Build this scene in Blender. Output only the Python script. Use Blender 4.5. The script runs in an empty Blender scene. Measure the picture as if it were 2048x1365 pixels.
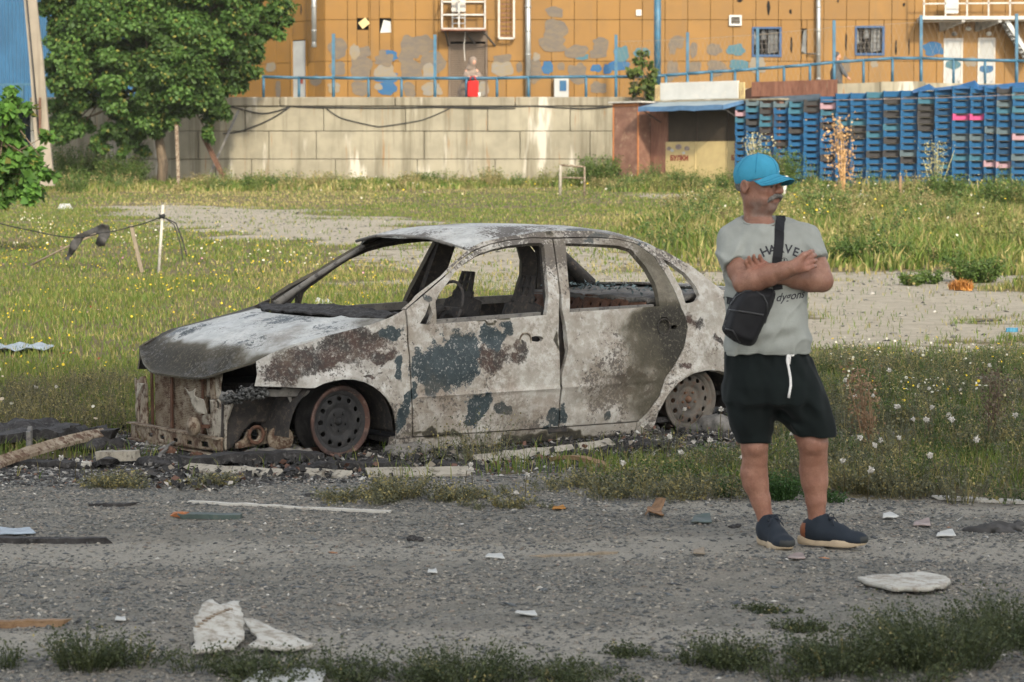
import bpy, math, random
import numpy as np
from mathutils import Vector, Matrix, noise as mnoise
from mathutils.geometry import delaunay_2d_cdt
from mathutils.bvhtree import BVHTree

R = math.radians
rng = np.random.default_rng(11)
random.seed(5)
SC = bpy.context.scene
COL = SC.collection

# ------------------------------------------------------------------ camera, sky, sun, exposure
FPX, CAMZ = 4836.0, 1.603                      # 85 mm lens, eye height
PITCH = math.atan((682.5 - 350) / FPX)
cam_d = bpy.data.cameras.new('camera')
cam = bpy.data.objects.new('camera', cam_d)
COL.objects.link(cam)
cam.location = (0, 0, CAMZ)
cam.rotation_euler = (R(90) - PITCH, 0, 0)
cam_d.sensor_width = 36.0
cam_d.lens = FPX / 2048 * 36.0
cam_d.clip_end = 2000
cam_d.dof.use_dof = True
cam_d.dof.focus_distance = 14.0
cam_d.dof.aperture_fstop = 7.0
SC.camera = cam

SUN_EL, SUN_AZ = R(31), R(161)                 # azimuth from +Y towards +X: behind the camera, to the right
world = bpy.data.worlds.new('World')
SC.world = world
world.use_nodes = True
wn = world.node_tree.nodes
wl = world.node_tree.links
wn.clear()
sky_n = wn.new('ShaderNodeTexSky')
sky_n.sky_type = 'NISHITA'
sky_n.sun_disc = False
sky_n.sun_elevation = SUN_EL
sky_n.sun_rotation = SUN_AZ
sky_n.air_density = 1.0
sky_n.dust_density = 2.5
sky_n.ozone_density = 1.0
bg_n = wn.new('ShaderNodeBackground')
bg_n.inputs['Strength'].default_value = 0.15
wo_n = wn.new('ShaderNodeOutputWorld')
hs_n = wn.new('ShaderNodeHueSaturation')            # thin haze: a paler sky
hs_n.inputs['Saturation'].default_value = 0.33
wl.new(sky_n.outputs[0], hs_n.inputs['Color'])
wl.new(hs_n.outputs[0], bg_n.inputs[0])
wl.new(bg_n.outputs[0], wo_n.inputs[0])

sun_d = bpy.data.lights.new('sun', 'SUN')
sun_d.energy = 2.0
sun_d.angle = R(2.5)
sun_d.color = (1.0, 0.88, 0.68)
sun = bpy.data.objects.new('sun', sun_d)
COL.objects.link(sun)
SUN_DIR = Vector((math.sin(SUN_AZ) * math.cos(SUN_EL), math.cos(SUN_AZ) * math.cos(SUN_EL), math.sin(SUN_EL)))
sun.rotation_euler = SUN_DIR.to_track_quat('Z', 'Y').to_euler()

SC.view_settings.view_transform = 'Standard'
SC.view_settings.look = 'None'
SC.view_settings.exposure = 1.3
SC.view_settings.gamma = 1.0
SC.view_settings.use_curve_mapping = False
SC.cycles.max_bounces = 6
SC.cycles.transparent_max_bounces = 8

# ------------------------------------------------------------------ where things stand
_c, _s = math.cos(PITCH), math.sin(PITCH)

def ray(px, py):
    a = (px - 1024) / FPX
    b = -(py - 682.5) / FPX
    return np.array([a, _c + b * _s, -_s + b * _c])

def at(px, py, D):
    r = ray(px, py)
    return Vector(np.array([0, 0, CAMZ]) + r * (D / r[1]))

def gz(x, y):
    """height of the ground"""
    x = np.asarray(x, float); y = np.asarray(y, float)
    t = np.clip(y - 20.0, 0, 90)
    z = 0.0196 * t * t / (t + 4.0)
    z = z + 0.012 * np.sin(1.3 * x + 0.7 * y) + 0.010 * np.sin(2.1 * y - 0.8 * x + 1.0) + 0.006 * np.sin(3.7 * x + 2.9 * y)
    return z

def gpt(px, py, dz=0.0):
    """point of the ground under a sight line"""
    r = ray(px, py)
    lo, hi = 3.0, 160.0
    for _ in range(50):
        m = (lo + hi) / 2
        p = np.array([0, 0, CAMZ]) + r * (m / r[1])
        if p[2] > gz(p[0], p[1]):
            lo = m
        else:
            hi = m
    p = np.array([0, 0, CAMZ]) + r * (lo / r[1])
    return Vector((p[0], p[1], float(gz(p[0], p[1])) + dz))

# ------------------------------------------------------------------ numpy noise
def _hash(ix, iy, iz, seed):
    h = (ix * 374761393 + iy * 668265263 + iz * 2147483647 + seed * 1274126177) & 0xFFFFFFFF
    h = ((h ^ (h >> 13)) * 1274126177) & 0xFFFFFFFF
    return ((h ^ (h >> 16)) & 0xFFFF) / 65535.0

def vnoise(x, y, z=0.0, seed=0):
    x, y, z = np.broadcast_arrays(np.asarray(x, float), np.asarray(y, float), np.asarray(z, float))
    ix, iy, iz = (np.floor(v).astype(np.int64) for v in (x, y, z))
    fx, fy, fz = x - ix, y - iy, z - iz
    fx, fy, fz = (f * f * (3 - 2 * f) for f in (fx, fy, fz))
    out = 0
    for dx in (0, 1):
        for dy in (0, 1):
            for dz in (0, 1):
                w = (fx if dx else 1 - fx) * (fy if dy else 1 - fy) * (fz if dz else 1 - fz)
                out = out + w * _hash(ix + dx, iy + dy, iz + dz, seed)
    return out                                    # 0..1

def fbm(x, y, z=0.0, seed=0, oct=4):
    a, f, s, n = 0.5, 1.0, 0.0, 0.0
    for o in range(oct):
        s = s + a * vnoise(np.asarray(x) * f, np.asarray(y) * f, np.asarray(z) * f, seed + o * 17)
        n += a
        a *= 0.5
        f *= 2.03
    return s / n

def sstep(a, b, x):
    t = np.clip((x - a) / (b - a), 0, 1)
    return t * t * (3 - 2 * t)

# ------------------------------------------------------------------ objects
def tag(o, label=None, cat=None, group=None, kind=None):
    if label: o['label'] = label
    if cat: o['category'] = cat
    if group: o['group'] = group
    if kind: o['kind'] = kind
    return o

def empty(name, loc=(0, 0, 0), rz=0.0, label=None, cat=None, group=None):
    o = bpy.data.objects.new(name, None)
    COL.objects.link(o)
    o.location = loc
    o.rotation_euler = (0, 0, rz)
    o.empty_display_size = 0.1
    return tag(o, label, cat, group)

def link(name, me, mat=None, parent=None, loc=None):
    o = bpy.data.objects.new(name, me)
    COL.objects.link(o)
    if mat is not None and len(me.materials) == 0:
        me.materials.append(mat)
    if parent is not None: o.parent = parent
    if loc is not None: o.location = loc
    return o

def copy_tree(o, parent=None):
    c = o.copy()
    COL.objects.link(c)
    if parent is not None: c.parent = parent
    for ch in list(o.children):
        copy_tree(ch, c)
    return c

def np_mesh(name, V, T, smooth=False, attrs=None, cols=None, k=3):
    """fast mesh of faces with k corners; attrs: point floats; cols: point colours"""
    V = np.ascontiguousarray(V, np.float32); T = np.ascontiguousarray(T, np.int32)
    me = bpy.data.meshes.new(name)
    me.vertices.add(len(V)); me.vertices.foreach_set('co', V.ravel())
    me.loops.add(T.size); me.loops.foreach_set('vertex_index', T.ravel())
    me.polygons.add(len(T))
    me.polygons.foreach_set('loop_start', np.arange(0, T.size, k, dtype=np.int32))
    if smooth: me.polygons.foreach_set('use_smooth', np.ones(len(T), bool))
    me.update(calc_edges=True)
    for n, a in (attrs or {}).items():
        at_ = me.attributes.new(n, 'FLOAT', 'POINT'); at_.data.foreach_set('value', np.ascontiguousarray(a, np.float32))
    if cols is not None:
        c4 = np.ones((len(V), 4), np.float32); c4[:, :3] = cols
        ca = me.attributes.new('Col', 'FLOAT_COLOR', 'POINT'); ca.data.foreach_set('color', c4.ravel())
    return me

class MB:
    """collects shapes; build() links them as one mesh object"""
    def __init__(self): self.v = []; self.f = []; self.s = []
    def add(self, vs, fs, smooth=False):
        b = len(self.v)
        self.v += [tuple(p) for p in vs]
        self.f += [tuple(i + b for i in f) for f in fs]
        self.s += [smooth] * len(fs)
        return self
    def box(self, c, size, rot=None, jit=0.0, bev=0.0):
        hx, hy, hz = (s / 2 for s in size)
        if bev > 0:
            b = min(bev, hx * .9, hy * .9, hz * .9)
            vs, fs = [], []
            idx = {}
            for sx in (-1, 1):
                for sy in (-1, 1):
                    for sz in (-1, 1):
                        for ax in range(3):
                            p = [sx * hx, sy * hy, sz * hz]
                            for q in range(3):
                                if q != ax: p[q] -= (sx, sy, sz)[q] * b
                            idx[(sx, sy, sz, ax)] = len(vs); vs.append(p)
            for ax in range(3):
                o1, o2 = [q for q in range(3) if q != ax]
                for s in (-1, 1):
                    ring = []
                    for a, bb in ((-1, -1), (1, -1), (1, 1), (-1, 1)):
                        k = [0, 0, 0]; k[ax] = s; k[o1] = a; k[o2] = bb
                        ring.append(idx[(*k, ax)])
                    fs.append(ring)
            for ax in range(3):
                o1, o2 = [q for q in range(3) if q != ax]
                for a in (-1, 1):
                    for bb in (-1, 1):
                        k0 = [0, 0, 0]; k0[o1] = a; k0[o2] = bb
                        k1 = list(k0); k0[ax] = -1; k1[ax] = 1
                        fs.append([idx[(*k0, o1)], idx[(*k1, o1)], idx[(*k1, o2)], idx[(*k0, o2)]])
            for sx in (-1, 1):
                for sy in (-1, 1):
                    for sz in (-1, 1):
                        fs.append([idx[(sx, sy, sz, a)] for a in range(3)])
        else:
            vs = [(-hx, -hy, -hz), (hx, -hy, -hz), (hx, hy, -hz), (-hx, hy, -hz), (-hx, -hy, hz), (hx, -hy, hz), (hx, hy, hz), (-hx, hy, hz)]
            fs = [(0, 3, 2, 1), (4, 5, 6, 7), (0, 1, 5, 4), (1, 2, 6, 5), (2, 3, 7, 6), (3, 0, 4, 7)]
        M = rot if rot is not None else Matrix.Identity(3)
        out = []
        for p in vs:
            q = M @ Vector(p)
            if jit: q += Vector((random.uniform(-jit, jit), random.uniform(-jit, jit), random.uniform(-jit, jit)))
            out.append(tuple(q + Vector(c)))
        return self.add(out, fs)
    def bar(self, a, b, w, h=None, up=(0, 0, 1), bev=0.0):
        a, b = Vector(a), Vector(b); d = b - a; L = d.length
        if L < 1e-6: return self
        x = d.normalized(); u = Vector(up)
        if abs(x.dot(u)) > .98: u = Vector((0, 1, 0))
        y = u.cross(x).normalized(); z = x.cross(y)
        M = Matrix((x, y, z)).transposed()
        return self.box((a + b) / 2, (L, w, h or w), M, 0, bev)
    def tube(self, pts, r, seg=8, caps=True, smooth=True):
        pts = [Vector(p) for p in pts]; n = len(pts)
        rr = r if hasattr(r, '__len__') else [r] * n
        vs, fs = [], []
        pu = None
        for i, p in enumerate(pts):
            t = (pts[min(i + 1, n - 1)] - pts[max(i - 1, 0)]).normalized()
            if pu is None:
                u = Vector((0, 0, 1)) if abs(t.z) < .9 else Vector((1, 0, 0))
            else: u = pu
            u = (u - t * u.dot(t)).normalized(); pu = u; w = t.cross(u)
            for k in range(seg):
                a = 2 * math.pi * k / seg
                vs.append(p + (u * math.cos(a) + w * math.sin(a)) * rr[i])
        for i in range(n - 1):
            for k in range(seg):
                k2 = (k + 1) % seg
                fs.append((i * seg + k, i * seg + k2, (i + 1) * seg + k2, (i + 1) * seg + k))
        if caps:
            fs.append(tuple(range(seg))[::-1]); fs.append(tuple((n - 1) * seg + k for k in range(seg)))
        return self.add(vs, fs, smooth)
    def lathe(self, prof, seg=32, M=None, smooth=True):
        """prof: (radius, height) along local z"""
        vs, fs = [], []
        M = M or Matrix.Identity(4)
        for r, z in prof:
            for k in range(seg):
                a = 2 * math.pi * k / seg
                vs.append(M @ Vector((r * math.cos(a), r * math.sin(a), z)))
        for i in range(len(prof) - 1):
            for k in range(seg):
                k2 = (k + 1) % seg
                fs.append((i * seg + k, i * seg + k2, (i + 1) * seg + k2, (i + 1) * seg + k))
        return self.add(vs, fs, smooth)
    def sphere(self, c, r, seg=10, rings=7, sc=(1, 1, 1)):
        prof = [(r * math.sin(math.pi * i / rings) + 1e-5, -r * math.cos(math.pi * i / rings)) for i in range(rings + 1)]
        return self.lathe(prof, seg, Matrix.Translation(c) @ Matrix.Diagonal((*sc, 1)))
    def prism(self, poly, f, th):
        """poly 2d, f(x, y, depth) -> point"""
        n = len(poly)
        vs = [f(x, y, 0) for x, y in poly] + [f(x, y, th) for x, y in poly]
        fs = [tuple(range(n)), tuple(range(2 * n - 1, n - 1, -1))] + [((i + 1) % n, i, n + i, n + (i + 1) % n) for i in range(n)]
        return self.add(vs, fs)
    def mesh(self, name):
        me = bpy.data.meshes.new(name)
        me.from_pydata(self.v, [], self.f)
        me.polygons.foreach_set('use_smooth', self.s)
        me.update()
        return me
    def build(self, name, mat, parent=None, loc=None):
        return link(name, self.mesh(name), mat, parent, loc)

def rot_z(a): return Matrix.Rotation(a, 3, 'Z')

# panels of sheet metal: outline with holes -> fine triangles -> bent by f(u, z) -> thickness
def inside(poly, X, Y):
    ins = np.zeros(X.shape, bool)
    n = len(poly)
    for i in range(n):
        x1, y1 = poly[i]; x2, y2 = poly[(i + 1) % n]
        c = (y1 > Y) != (y2 > Y)
        with np.errstate(divide='ignore', invalid='ignore'):
            xi = (x2 - x1) * (Y - y1) / (y2 - y1) + x1
        ins ^= c & (X < xi)
    return ins

def chaikin(poly, it=1):
    for _ in range(it):
        out = []
        for i in range(len(poly)):
            a, b = poly[i], poly[(i + 1) % len(poly)]
            out.append((a[0] * .75 + b[0] * .25, a[1] * .75 + b[1] * .25)); out.append((a[0] * .25 + b[0] * .75, a[1] * .25 + b[1] * .75))
        poly = out
    return poly

def cdt(outline, holes=(), step=.03):
    pts, edges = [], []
    for loop in [outline, *holes]:
        b = len(pts); m = []
        for i in range(len(loop)):
            p, q = loop[i], loop[(i + 1) % len(loop)]
            k = max(1, int(math.hypot(q[0] - p[0], q[1] - p[1]) / step + .5))
            for j in range(k):
                m.append((p[0] + (q[0] - p[0]) * j / k, p[1] + (q[1] - p[1]) * j / k))
        pts += m
        edges += [(b + i, b + (i + 1) % len(m)) for i in range(len(m))]
    xs = [p[0] for p in outline]; ys = [p[1] for p in outline]
    gx, gy = np.meshgrid(np.arange(min(xs), max(xs), step), np.arange(min(ys), max(ys), step * .87))
    gx = gx + (np.arange(gx.shape[0]) % 2)[:, None] * step * .5
    gx, gy = gx.ravel(), gy.ravel()
    keep = inside(outline, gx, gy)
    for h in holes: keep &= ~inside(h, gx, gy)
    gx, gy = gx[keep], gy[keep]
    bp = np.array(pts)
    if len(gx):
        d2 = ((gx[:, None] - bp[None, :, 0]) ** 2 + (gy[:, None] - bp[None, :, 1]) ** 2).min(1)
        k2 = d2 > (step * .45) ** 2
        gx, gy = gx[k2], gy[k2]
    allp = [Vector(p) for p in pts] + [Vector((a, b)) for a, b in zip(gx, gy)]
    V2, _, F, *_ = delaunay_2d_cdt(allp, edges, [], 0, 1e-6)
    V2 = np.array([(v.x, v.y) for v in V2]); F = np.array([f for f in F if len(f) == 3])
    cx, cy = V2[F].mean(1).T
    k = inside(outline, cx, cy)
    for h in holes: k &= ~inside(h, cx, cy)
    return V2, F[k]

def thicken(V, F, t):
    """V (n,3), F tris; gives shell with rim; front = given side, back moved by -t along the normals"""
    fn = np.cross(V[F[:, 1]] - V[F[:, 0]], V[F[:, 2]] - V[F[:, 0]])
    vn = np.zeros_like(V)
    for k in range(3): np.add.at(vn, F[:, k], fn)
    vn /= np.maximum(np.linalg.norm(vn, axis=1, keepdims=True), 1e-12)
    n = len(V)
    e = np.concatenate([F[:, [0, 1]], F[:, [1, 2]], F[:, [2, 0]]])
    key = np.sort(e, 1); kk = key[:, 0].astype(np.int64) * (n + 1) + key[:, 1]
    _, inv, cnt = np.unique(kk, return_inverse=True, return_counts=True)
    b = e[cnt[inv] == 1]
    V2 = np.concatenate([V, V - vn * t])
    rim = np.concatenate([np.stack([b[:, 1], b[:, 0], b[:, 0] + n], 1), np.stack([b[:, 1], b[:, 0] + n, b[:, 1] + n], 1)])
    return V2, np.concatenate([F, F[:, ::-1] + n, rim])

def sheet(name, outline, f, mat, parent=None, holes=(), step=.03, th=.004, attrs=None, smooth=False, flip=False):
    """f(U, Z) arrays -> (n,3); attrs(V) -> dict of point floats"""
    V2, F = cdt(outline, holes, step)
    V = np.asarray(f(V2[:, 0], V2[:, 1]), float)
    if flip: F = F[:, ::-1]
    if th: V, F = thicken(V, F, th)
    me = np_mesh(name, V, F, smooth, attrs(V) if attrs else None)
    return link(name, me, mat, parent)

# ------------------------------------------------------------------ volumes: signed distances -> surface nets
class SDF:
    def __init__(self, lo, hi, h):
        self.lo = np.array(lo, float); self.h = h
        self.n = np.ceil((np.array(hi) - self.lo) / h).astype(int) + 1
        self.a = np.full(self.n, 1.0, np.float32)
    def _sub(self, lo, hi):
        i0 = np.clip(np.floor((np.array(lo) - self.lo) / self.h).astype(int), 0, self.n)
        i1 = np.clip(np.ceil((np.array(hi) - self.lo) / self.h).astype(int) + 1, 0, self.n)
        sl = tuple(slice(a, b) for a, b in zip(i0, i1))
        g = [self.lo[k] + self.h * np.arange(i0[k], i1[k]) for k in range(3)]
        return sl, g[0][:, None, None], g[1][None, :, None], g[2][None, None, :]
    def _mix(self, sl, d, k, cut=False):
        a = self.a[sl]
        d = d.astype(np.float32)
        if cut:
            d = -d
            if k > 0:
                h = np.maximum(k - np.abs(a - d), 0) / k
                self.a[sl] = np.maximum(a, d) + h * h * k * .25
            else: self.a[sl] = np.maximum(a, d)
        else:
            if k > 0:
                h = np.maximum(k - np.abs(a - d), 0) / k
                self.a[sl] = np.minimum(a, d) - h * h * k * .25
            else: self.a[sl] = np.minimum(a, d)
    def cap(self, a, b, ra, rb=None, k=.02, cut=False, flat=None):
        """tapered capsule; flat = (axis vector, factor>1) squeezes the section along that axis"""
        rb = ra if rb is None else rb
        a, b = np.array(a, float), np.array(b, float); m = max(ra, rb) + k + 3 * self.h
        sl, X, Y, Z = self._sub(np.minimum(a, b) - m, np.maximum(a, b) + m)
        ab = b - a; L2 = max(ab @ ab, 1e-12)
        px, py, pz = X - a[0], Y - a[1], Z - a[2]
        t = np.clip((px * ab[0] + py * ab[1] + pz * ab[2]) / L2, 0, 1)
        qx, qy, qz = px - t * ab[0], py - t * ab[1], pz - t * ab[2]
        if flat is not None:
            ax = np.array(flat[0], float); ax /= np.linalg.norm(ax)
            dd = qx * ax[0] + qy * ax[1] + qz * ax[2]
            g = flat[1] - 1
            qx, qy, qz = qx + dd * g * ax[0], qy + dd * g * ax[1], qz + dd * g * ax[2]
        self._mix(sl, np.sqrt(qx * qx + qy * qy + qz * qz) - (ra + (rb - ra) * t), k, cut)
        return self
    def chain(self, pts, k=.02, flat=None):
        for p, q in zip(pts[:-1], pts[1:]):
            self.cap(p[:3], q[:3], p[3], q[3], k, False, flat)
        return self
    def ell(self, c, r, rot=None, k=.02, cut=False):
        c, r = np.array(c, float), np.array(r, float); m = max(r) + k + 3 * self.h
        sl, X, Y, Z = self._sub(c - m, c + m)
        x, y, z = X - c[0], Y - c[1], Z - c[2]
        if rot is not None:
            Mt = np.array(rot.transposed())
            x, y, z = (Mt[i][0] * x + Mt[i][1] * y + Mt[i][2] * z for i in range(3))
        q0 = np.sqrt((x / r[0]) ** 2 + (y / r[1]) ** 2 + (z / r[2]) ** 2)
        q1 = np.sqrt((x / r[0] ** 2) ** 2 + (y / r[1] ** 2) ** 2 + (z / r[2] ** 2) ** 2)
        self._mix(sl, q0 * (q0 - 1) / np.maximum(q1, 1e-6), k, cut)
        return self
    def loft(self, secs, k=.02, e=2.0, cut=False, warp=None):
        """secs: (z, cx, cy, rx, ry) rising; rounded sections"""
        S = np.array(secs, float); m = k + 3 * self.h + .03
        lo = [(S[:, 1] - S[:, 3]).min() - m, (S[:, 2] - S[:, 4]).min() - m, S[0, 0] - m]
        hi = [(S[:, 1] + S[:, 3]).max() + m, (S[:, 2] + S[:, 4]).max() + m, S[-1, 0] + m]
        sl, X, Y, Z = self._sub(lo, hi)
        z = Z[0, 0]
        from_ = lambda j: np.interp(z, S[:, 0], S[:, j])[None, None, :]
        cx, cy, rx, ry = (from_(j) for j in (1, 2, 3, 4))
        u, v = np.abs((X - cx) / rx), np.abs((Y - cy) / ry)
        d = ((u ** e + v ** e) ** (1 / e) - 1) * np.minimum(rx, ry)
        if warp is not None: d = d + warp(X, Y, Z)
        zd = np.maximum(S[0, 0] - Z, Z - S[-1, 0])
        self._mix(sl, np.maximum(d, zd), k, cut)
        return self
    def add(self, f):
        """f(X, Y, Z) added to the distance near the surface"""
        sl, X, Y, Z = self._sub(self.lo, self.lo + self.h * self.n)
        self.a += f(X, Y, Z).astype(np.float32)
        return self
    def plane_cut(self, p, nrm):
        sl, X, Y, Z = self._sub(self.lo, self.lo + self.h * self.n)
        n_ = np.array(nrm, float); n_ /= np.linalg.norm(n_)
        d = (X - p[0]) * n_[0] + (Y - p[1]) * n_[1] + (Z - p[2]) * n_[2]
        self.a = np.maximum(self.a, d.astype(np.float32))
        return self
    def mesh(self, name, smooth_it=2):
        a = self.a
        a[0], a[-1], a[:, 0], a[:, -1], a[:, :, 0], a[:, :, -1] = (np.maximum(x, 1e-3) for x in (a[0], a[-1], a[:, 0], a[:, -1], a[:, :, 0], a[:, :, -1]))
        s = a < 0
        cs = np.zeros(self.n - 1, np.int8)
        for dx in (0, 1):
            for dy in (0, 1):
                for dz in (0, 1):
                    cs += s[dx:self.n[0] - 1 + dx, dy:self.n[1] - 1 + dy, dz:self.n[2] - 1 + dz]
        act = (cs > 0) & (cs < 8)
        I = np.argwhere(act)
        idx = np.full(act.shape, -1, np.int64); idx[act] = np.arange(len(I))
        P = np.zeros((len(I), 3)); W = np.zeros(len(I))
        for ax in range(3):
            o1, o2 = [q for q in range(3) if q != ax]
            for p in (0, 1):
                for q in (0, 1):
                    c0 = np.zeros(3, int); c0[o1] = p; c0[o2] = q
                    c1 = c0.copy(); c1[ax] = 1
                    A = a[tuple((I + c0).T)].astype(float); B = a[tuple((I + c1).T)].astype(float)
                    x = (A < 0) != (B < 0)
                    t = A[x] / (A[x] - B[x])
                    pos = np.tile(c0.astype(float), (x.sum(), 1)); pos[:, ax] = t
                    P[x] += pos; W[x] += 1
        V = self.lo + self.h * (I + P / np.maximum(W, 1)[:, None])
        quads = []
        for ax in range(3):
            o1, o2 = [q for q in range(3) if q != ax]
            if ax == 1: o1, o2 = o2, o1
            sl0 = [slice(None)] * 3; sl1 = [slice(None)] * 3
            sl0[ax] = slice(0, -1); sl1[ax] = slice(1, None)
            A, B = s[tuple(sl0)], s[tuple(sl1)]
            E = np.argwhere(A != B)
            E = E[(E[:, o1] > 0) & (E[:, o2] > 0) & (E[:, o1] < self.n[o1] - 1) & (E[:, o2] < self.n[o2] - 1)]
            if not len(E): continue
            fl = A[tuple(E.T)]
            d1 = np.zeros(3, int); d1[o1] = 1
            d2 = np.zeros(3, int); d2[o2] = 1
            Q = np.stack([idx[tuple((E - d1 - d2).T)], idx[tuple((E - d2).T)], idx[tuple(E.T)], idx[tuple((E - d1).T)]], 1)
            Q[~fl] = Q[~fl][:, ::-1]
            quads.append(Q)
        Q = np.concatenate(quads)
        Q = Q[(Q >= 0).all(1)]
        e = np.concatenate([Q[:, [i, (i + 1) % 4]] for i in range(4)])
        for it in range(smooth_it):
            acc = np.zeros_like(V); cn = np.zeros(len(V))
            np.add.at(acc, e[:, 0], V[e[:, 1]]); np.add.at(cn, e[:, 0], 1)
            V = V * .4 + .6 * acc / np.maximum(cn, 1)[:, None]
        return V, Q

def sdf_obj(name, S, mat, parent=None, smooth_it=2, attrs=None, cols=None):
    V, Q = S.mesh(name, smooth_it)
    me = np_mesh(name, V, Q, True, attrs(V) if attrs else None, cols(V) if cols else None, k=4)
    return link(name, me, mat, parent)
# ------------------------------------------------------------------ materials
class NT:
    def __init__(self, name):
        self.m = bpy.data.materials.new(name); self.m.use_nodes = True
        self.t = self.m.node_tree; self.n = self.t.nodes; self.l = self.t.links
        self.n.clear()
        self.out = self.n.new('ShaderNodeOutputMaterial')
        self.b = self.n.new('ShaderNodeBsdfPrincipled')
        self.l.new(self.b.outputs[0], self.out.inputs[0])
        self.b.inputs['Specular IOR Level'].default_value = .3
        self._tc = None; self._oi = None; self._geo = None
    def put(self, sock, v):
        if hasattr(v, 'is_output') or isinstance(v, bpy.types.NodeSocket): self.l.new(v, sock)
        elif isinstance(v, (tuple, list)) and sock.type == 'RGBA': sock.default_value = (*v[:3], 1)
        else: sock.default_value = v
    def co(self, kind='Object'):
        if self._tc is None: self._tc = self.n.new('ShaderNodeTexCoord')
        return self._tc.outputs[kind]
    def pos(self):
        if self._geo is None: self._geo = self.n.new('ShaderNodeNewGeometry')
        return self._geo.outputs['Position']
    def rnd(self):
        if self._oi is None: self._oi = self.n.new('ShaderNodeObjectInfo')
        return self._oi.outputs['Random']
    def noise(self, scale, detail=4, rough=.55, co=None, stretch=None, dist=0.0, shift=None):
        v = co or self.co()
        if stretch is not None or shift is not None:
            mp = self.n.new('ShaderNodeMapping')
            if stretch is not None: mp.inputs['Scale'].default_value = stretch
            if shift is not None: self.put(mp.inputs['Location'], shift)
            self.l.new(v, mp.inputs[0]); v = mp.outputs[0]
        x = self.n.new('ShaderNodeTexNoise')
        x.inputs['Scale'].default_value = scale; x.inputs['Detail'].default_value = detail
        x.inputs['Roughness'].default_value = rough; x.inputs['Distortion'].default_value = dist
        self.l.new(v, x.inputs['Vector'])
        return x.outputs[0]
    def voro(self, scale, co=None, feat='F1', out='Distance', stretch=None):
        v = co or self.co()
        if stretch is not None:
            mp = self.n.new('ShaderNodeMapping'); mp.inputs['Scale'].default_value = stretch
            self.l.new(v, mp.inputs[0]); v = mp.outputs[0]
        x = self.n.new('ShaderNodeTexVoronoi'); x.feature = feat
        x.inputs['Scale'].default_value = scale
        self.l.new(v, x.inputs['Vector'])
        return x.outputs[out]
    def ramp(self, f, a, b, lo=0.0, hi=1.0):
        x = self.n.new('ShaderNodeMapRange'); x.clamp = True; x.interpolation_type = 'SMOOTHSTEP'
        for i, v in enumerate((f, a, b, lo, hi)): self.put(x.inputs[i], v)
        return x.outputs[0]
    def cramp(self, f, stops):
        x = self.n.new('ShaderNodeValToRGB'); e = x.color_ramp.elements
        e[0].position, e[0].color = stops[0][0], (*stops[0][1], 1)
        e[1].position, e[1].color = stops[-1][0], (*stops[-1][1], 1)
        for p, c in stops[1:-1]:
            k = e.new(p); k.color = (*c, 1)
        self.put(x.inputs[0], f)
        return x.outputs[0]
    def mix(self, f, a, b, mode='MIX'):
        x = self.n.new('ShaderNodeMix'); x.data_type = 'RGBA'; x.blend_type = mode
        self.put(x.inputs[0], f); self.put(x.inputs[6], a); self.put(x.inputs[7], b)
        return x.outputs[2]
    def math(self, op, a, b=0.0, c=None):
        x = self.n.new('ShaderNodeMath'); x.operation = op
        self.put(x.inputs[0], a); self.put(x.inputs[1], b)
        if c is not None: self.put(x.inputs[2], c)
        return x.outputs[0]
    def attr(self, name, out='Fac'):
        x = self.n.new('ShaderNodeAttribute'); x.attribute_name = name
        return x.outputs[out]
    def bump(self, h, strength=.5, dist=.01, normal=None):
        x = self.n.new('ShaderNodeBump'); x.inputs['Strength'].default_value = strength; x.inputs['Distance'].default_value = dist
        self.put(x.inputs['Height'], h)
        if normal is not None: self.l.new(normal, x.inputs['Normal'])
        self.l.new(x.outputs[0], self.b.inputs['Normal'])
        return x.outputs[0]
    def done(self, color=None, rough=.8, metal=0.0, spec=None):
        if color is not None: self.put(self.b.inputs['Base Color'], color)
        self.put(self.b.inputs['Roughness'], rough)
        self.put(self.b.inputs['Metallic'], metal)
        if spec is not None: self.b.inputs['Specular IOR Level'].default_value = spec
        return self.m

def plain(name, c, rough=.8, var=.25, scale=6.0, spec=.3, bump=.15, metal=0.0, dirt=None, fine=60.0):
    """one material with uneven tone, a fine grain and some dirt"""
    t = NT(name)
    a = tuple(max(0, x * (1 - var)) for x in c); b = tuple(min(1, x * (1 + var * .7)) for x in c)
    col = t.mix(t.ramp(t.noise(scale, 5, .6), .3, .7), a, b)
    if dirt: col = t.mix(t.ramp(t.noise(scale * 1.7, 6, .7, shift=(3, 7, 1)), .52, .72, 0, .75), col, dirt)
    if bump: t.bump(t.noise(fine, 3, .6), bump, .004)
    return t.done(col, rough, metal, spec)

M = {}
M['concrete'] = None
def m_concrete(name, base, stain, rust=True, streak=True):
    t = NT(name)
    p = t.pos()
    n1 = t.noise(.9, 6, .6, co=p)
    col = t.mix(t.ramp(n1, .3, .7), tuple(x * .78 for x in base), tuple(min(1, x * 1.08) for x in base))
    if streak:
        s1 = t.noise(1.0, 5, .65, co=p, stretch=(2.6, 2.6, .16))
        col = t.mix(t.ramp(s1, .46, .68, 0, .85), col, stain)
        s3 = t.noise(1.0, 4, .6, co=p, stretch=(1.3, 1.3, .22), shift=(9, 2, 3))
        col = t.mix(t.ramp(s3, .56, .66, 0, .85), col, (.46, .43, .36))
        if rust:
            s2 = t.noise(1.0, 5, .7, co=p, stretch=(4.5, 4.5, .3), shift=(5, 1, 8))
            col = t.mix(t.ramp(s2, .60, .72, 0, .75), col, (.22, .115, .045))
    t.bump(t.noise(14, 6, .7, co=p), .35, .02)
    return t.done(col, .92, 0, .2)
M['concrete'] = m_concrete('weathered_concrete', (.265, .24, .175), (.13, .115, .08))
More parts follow.
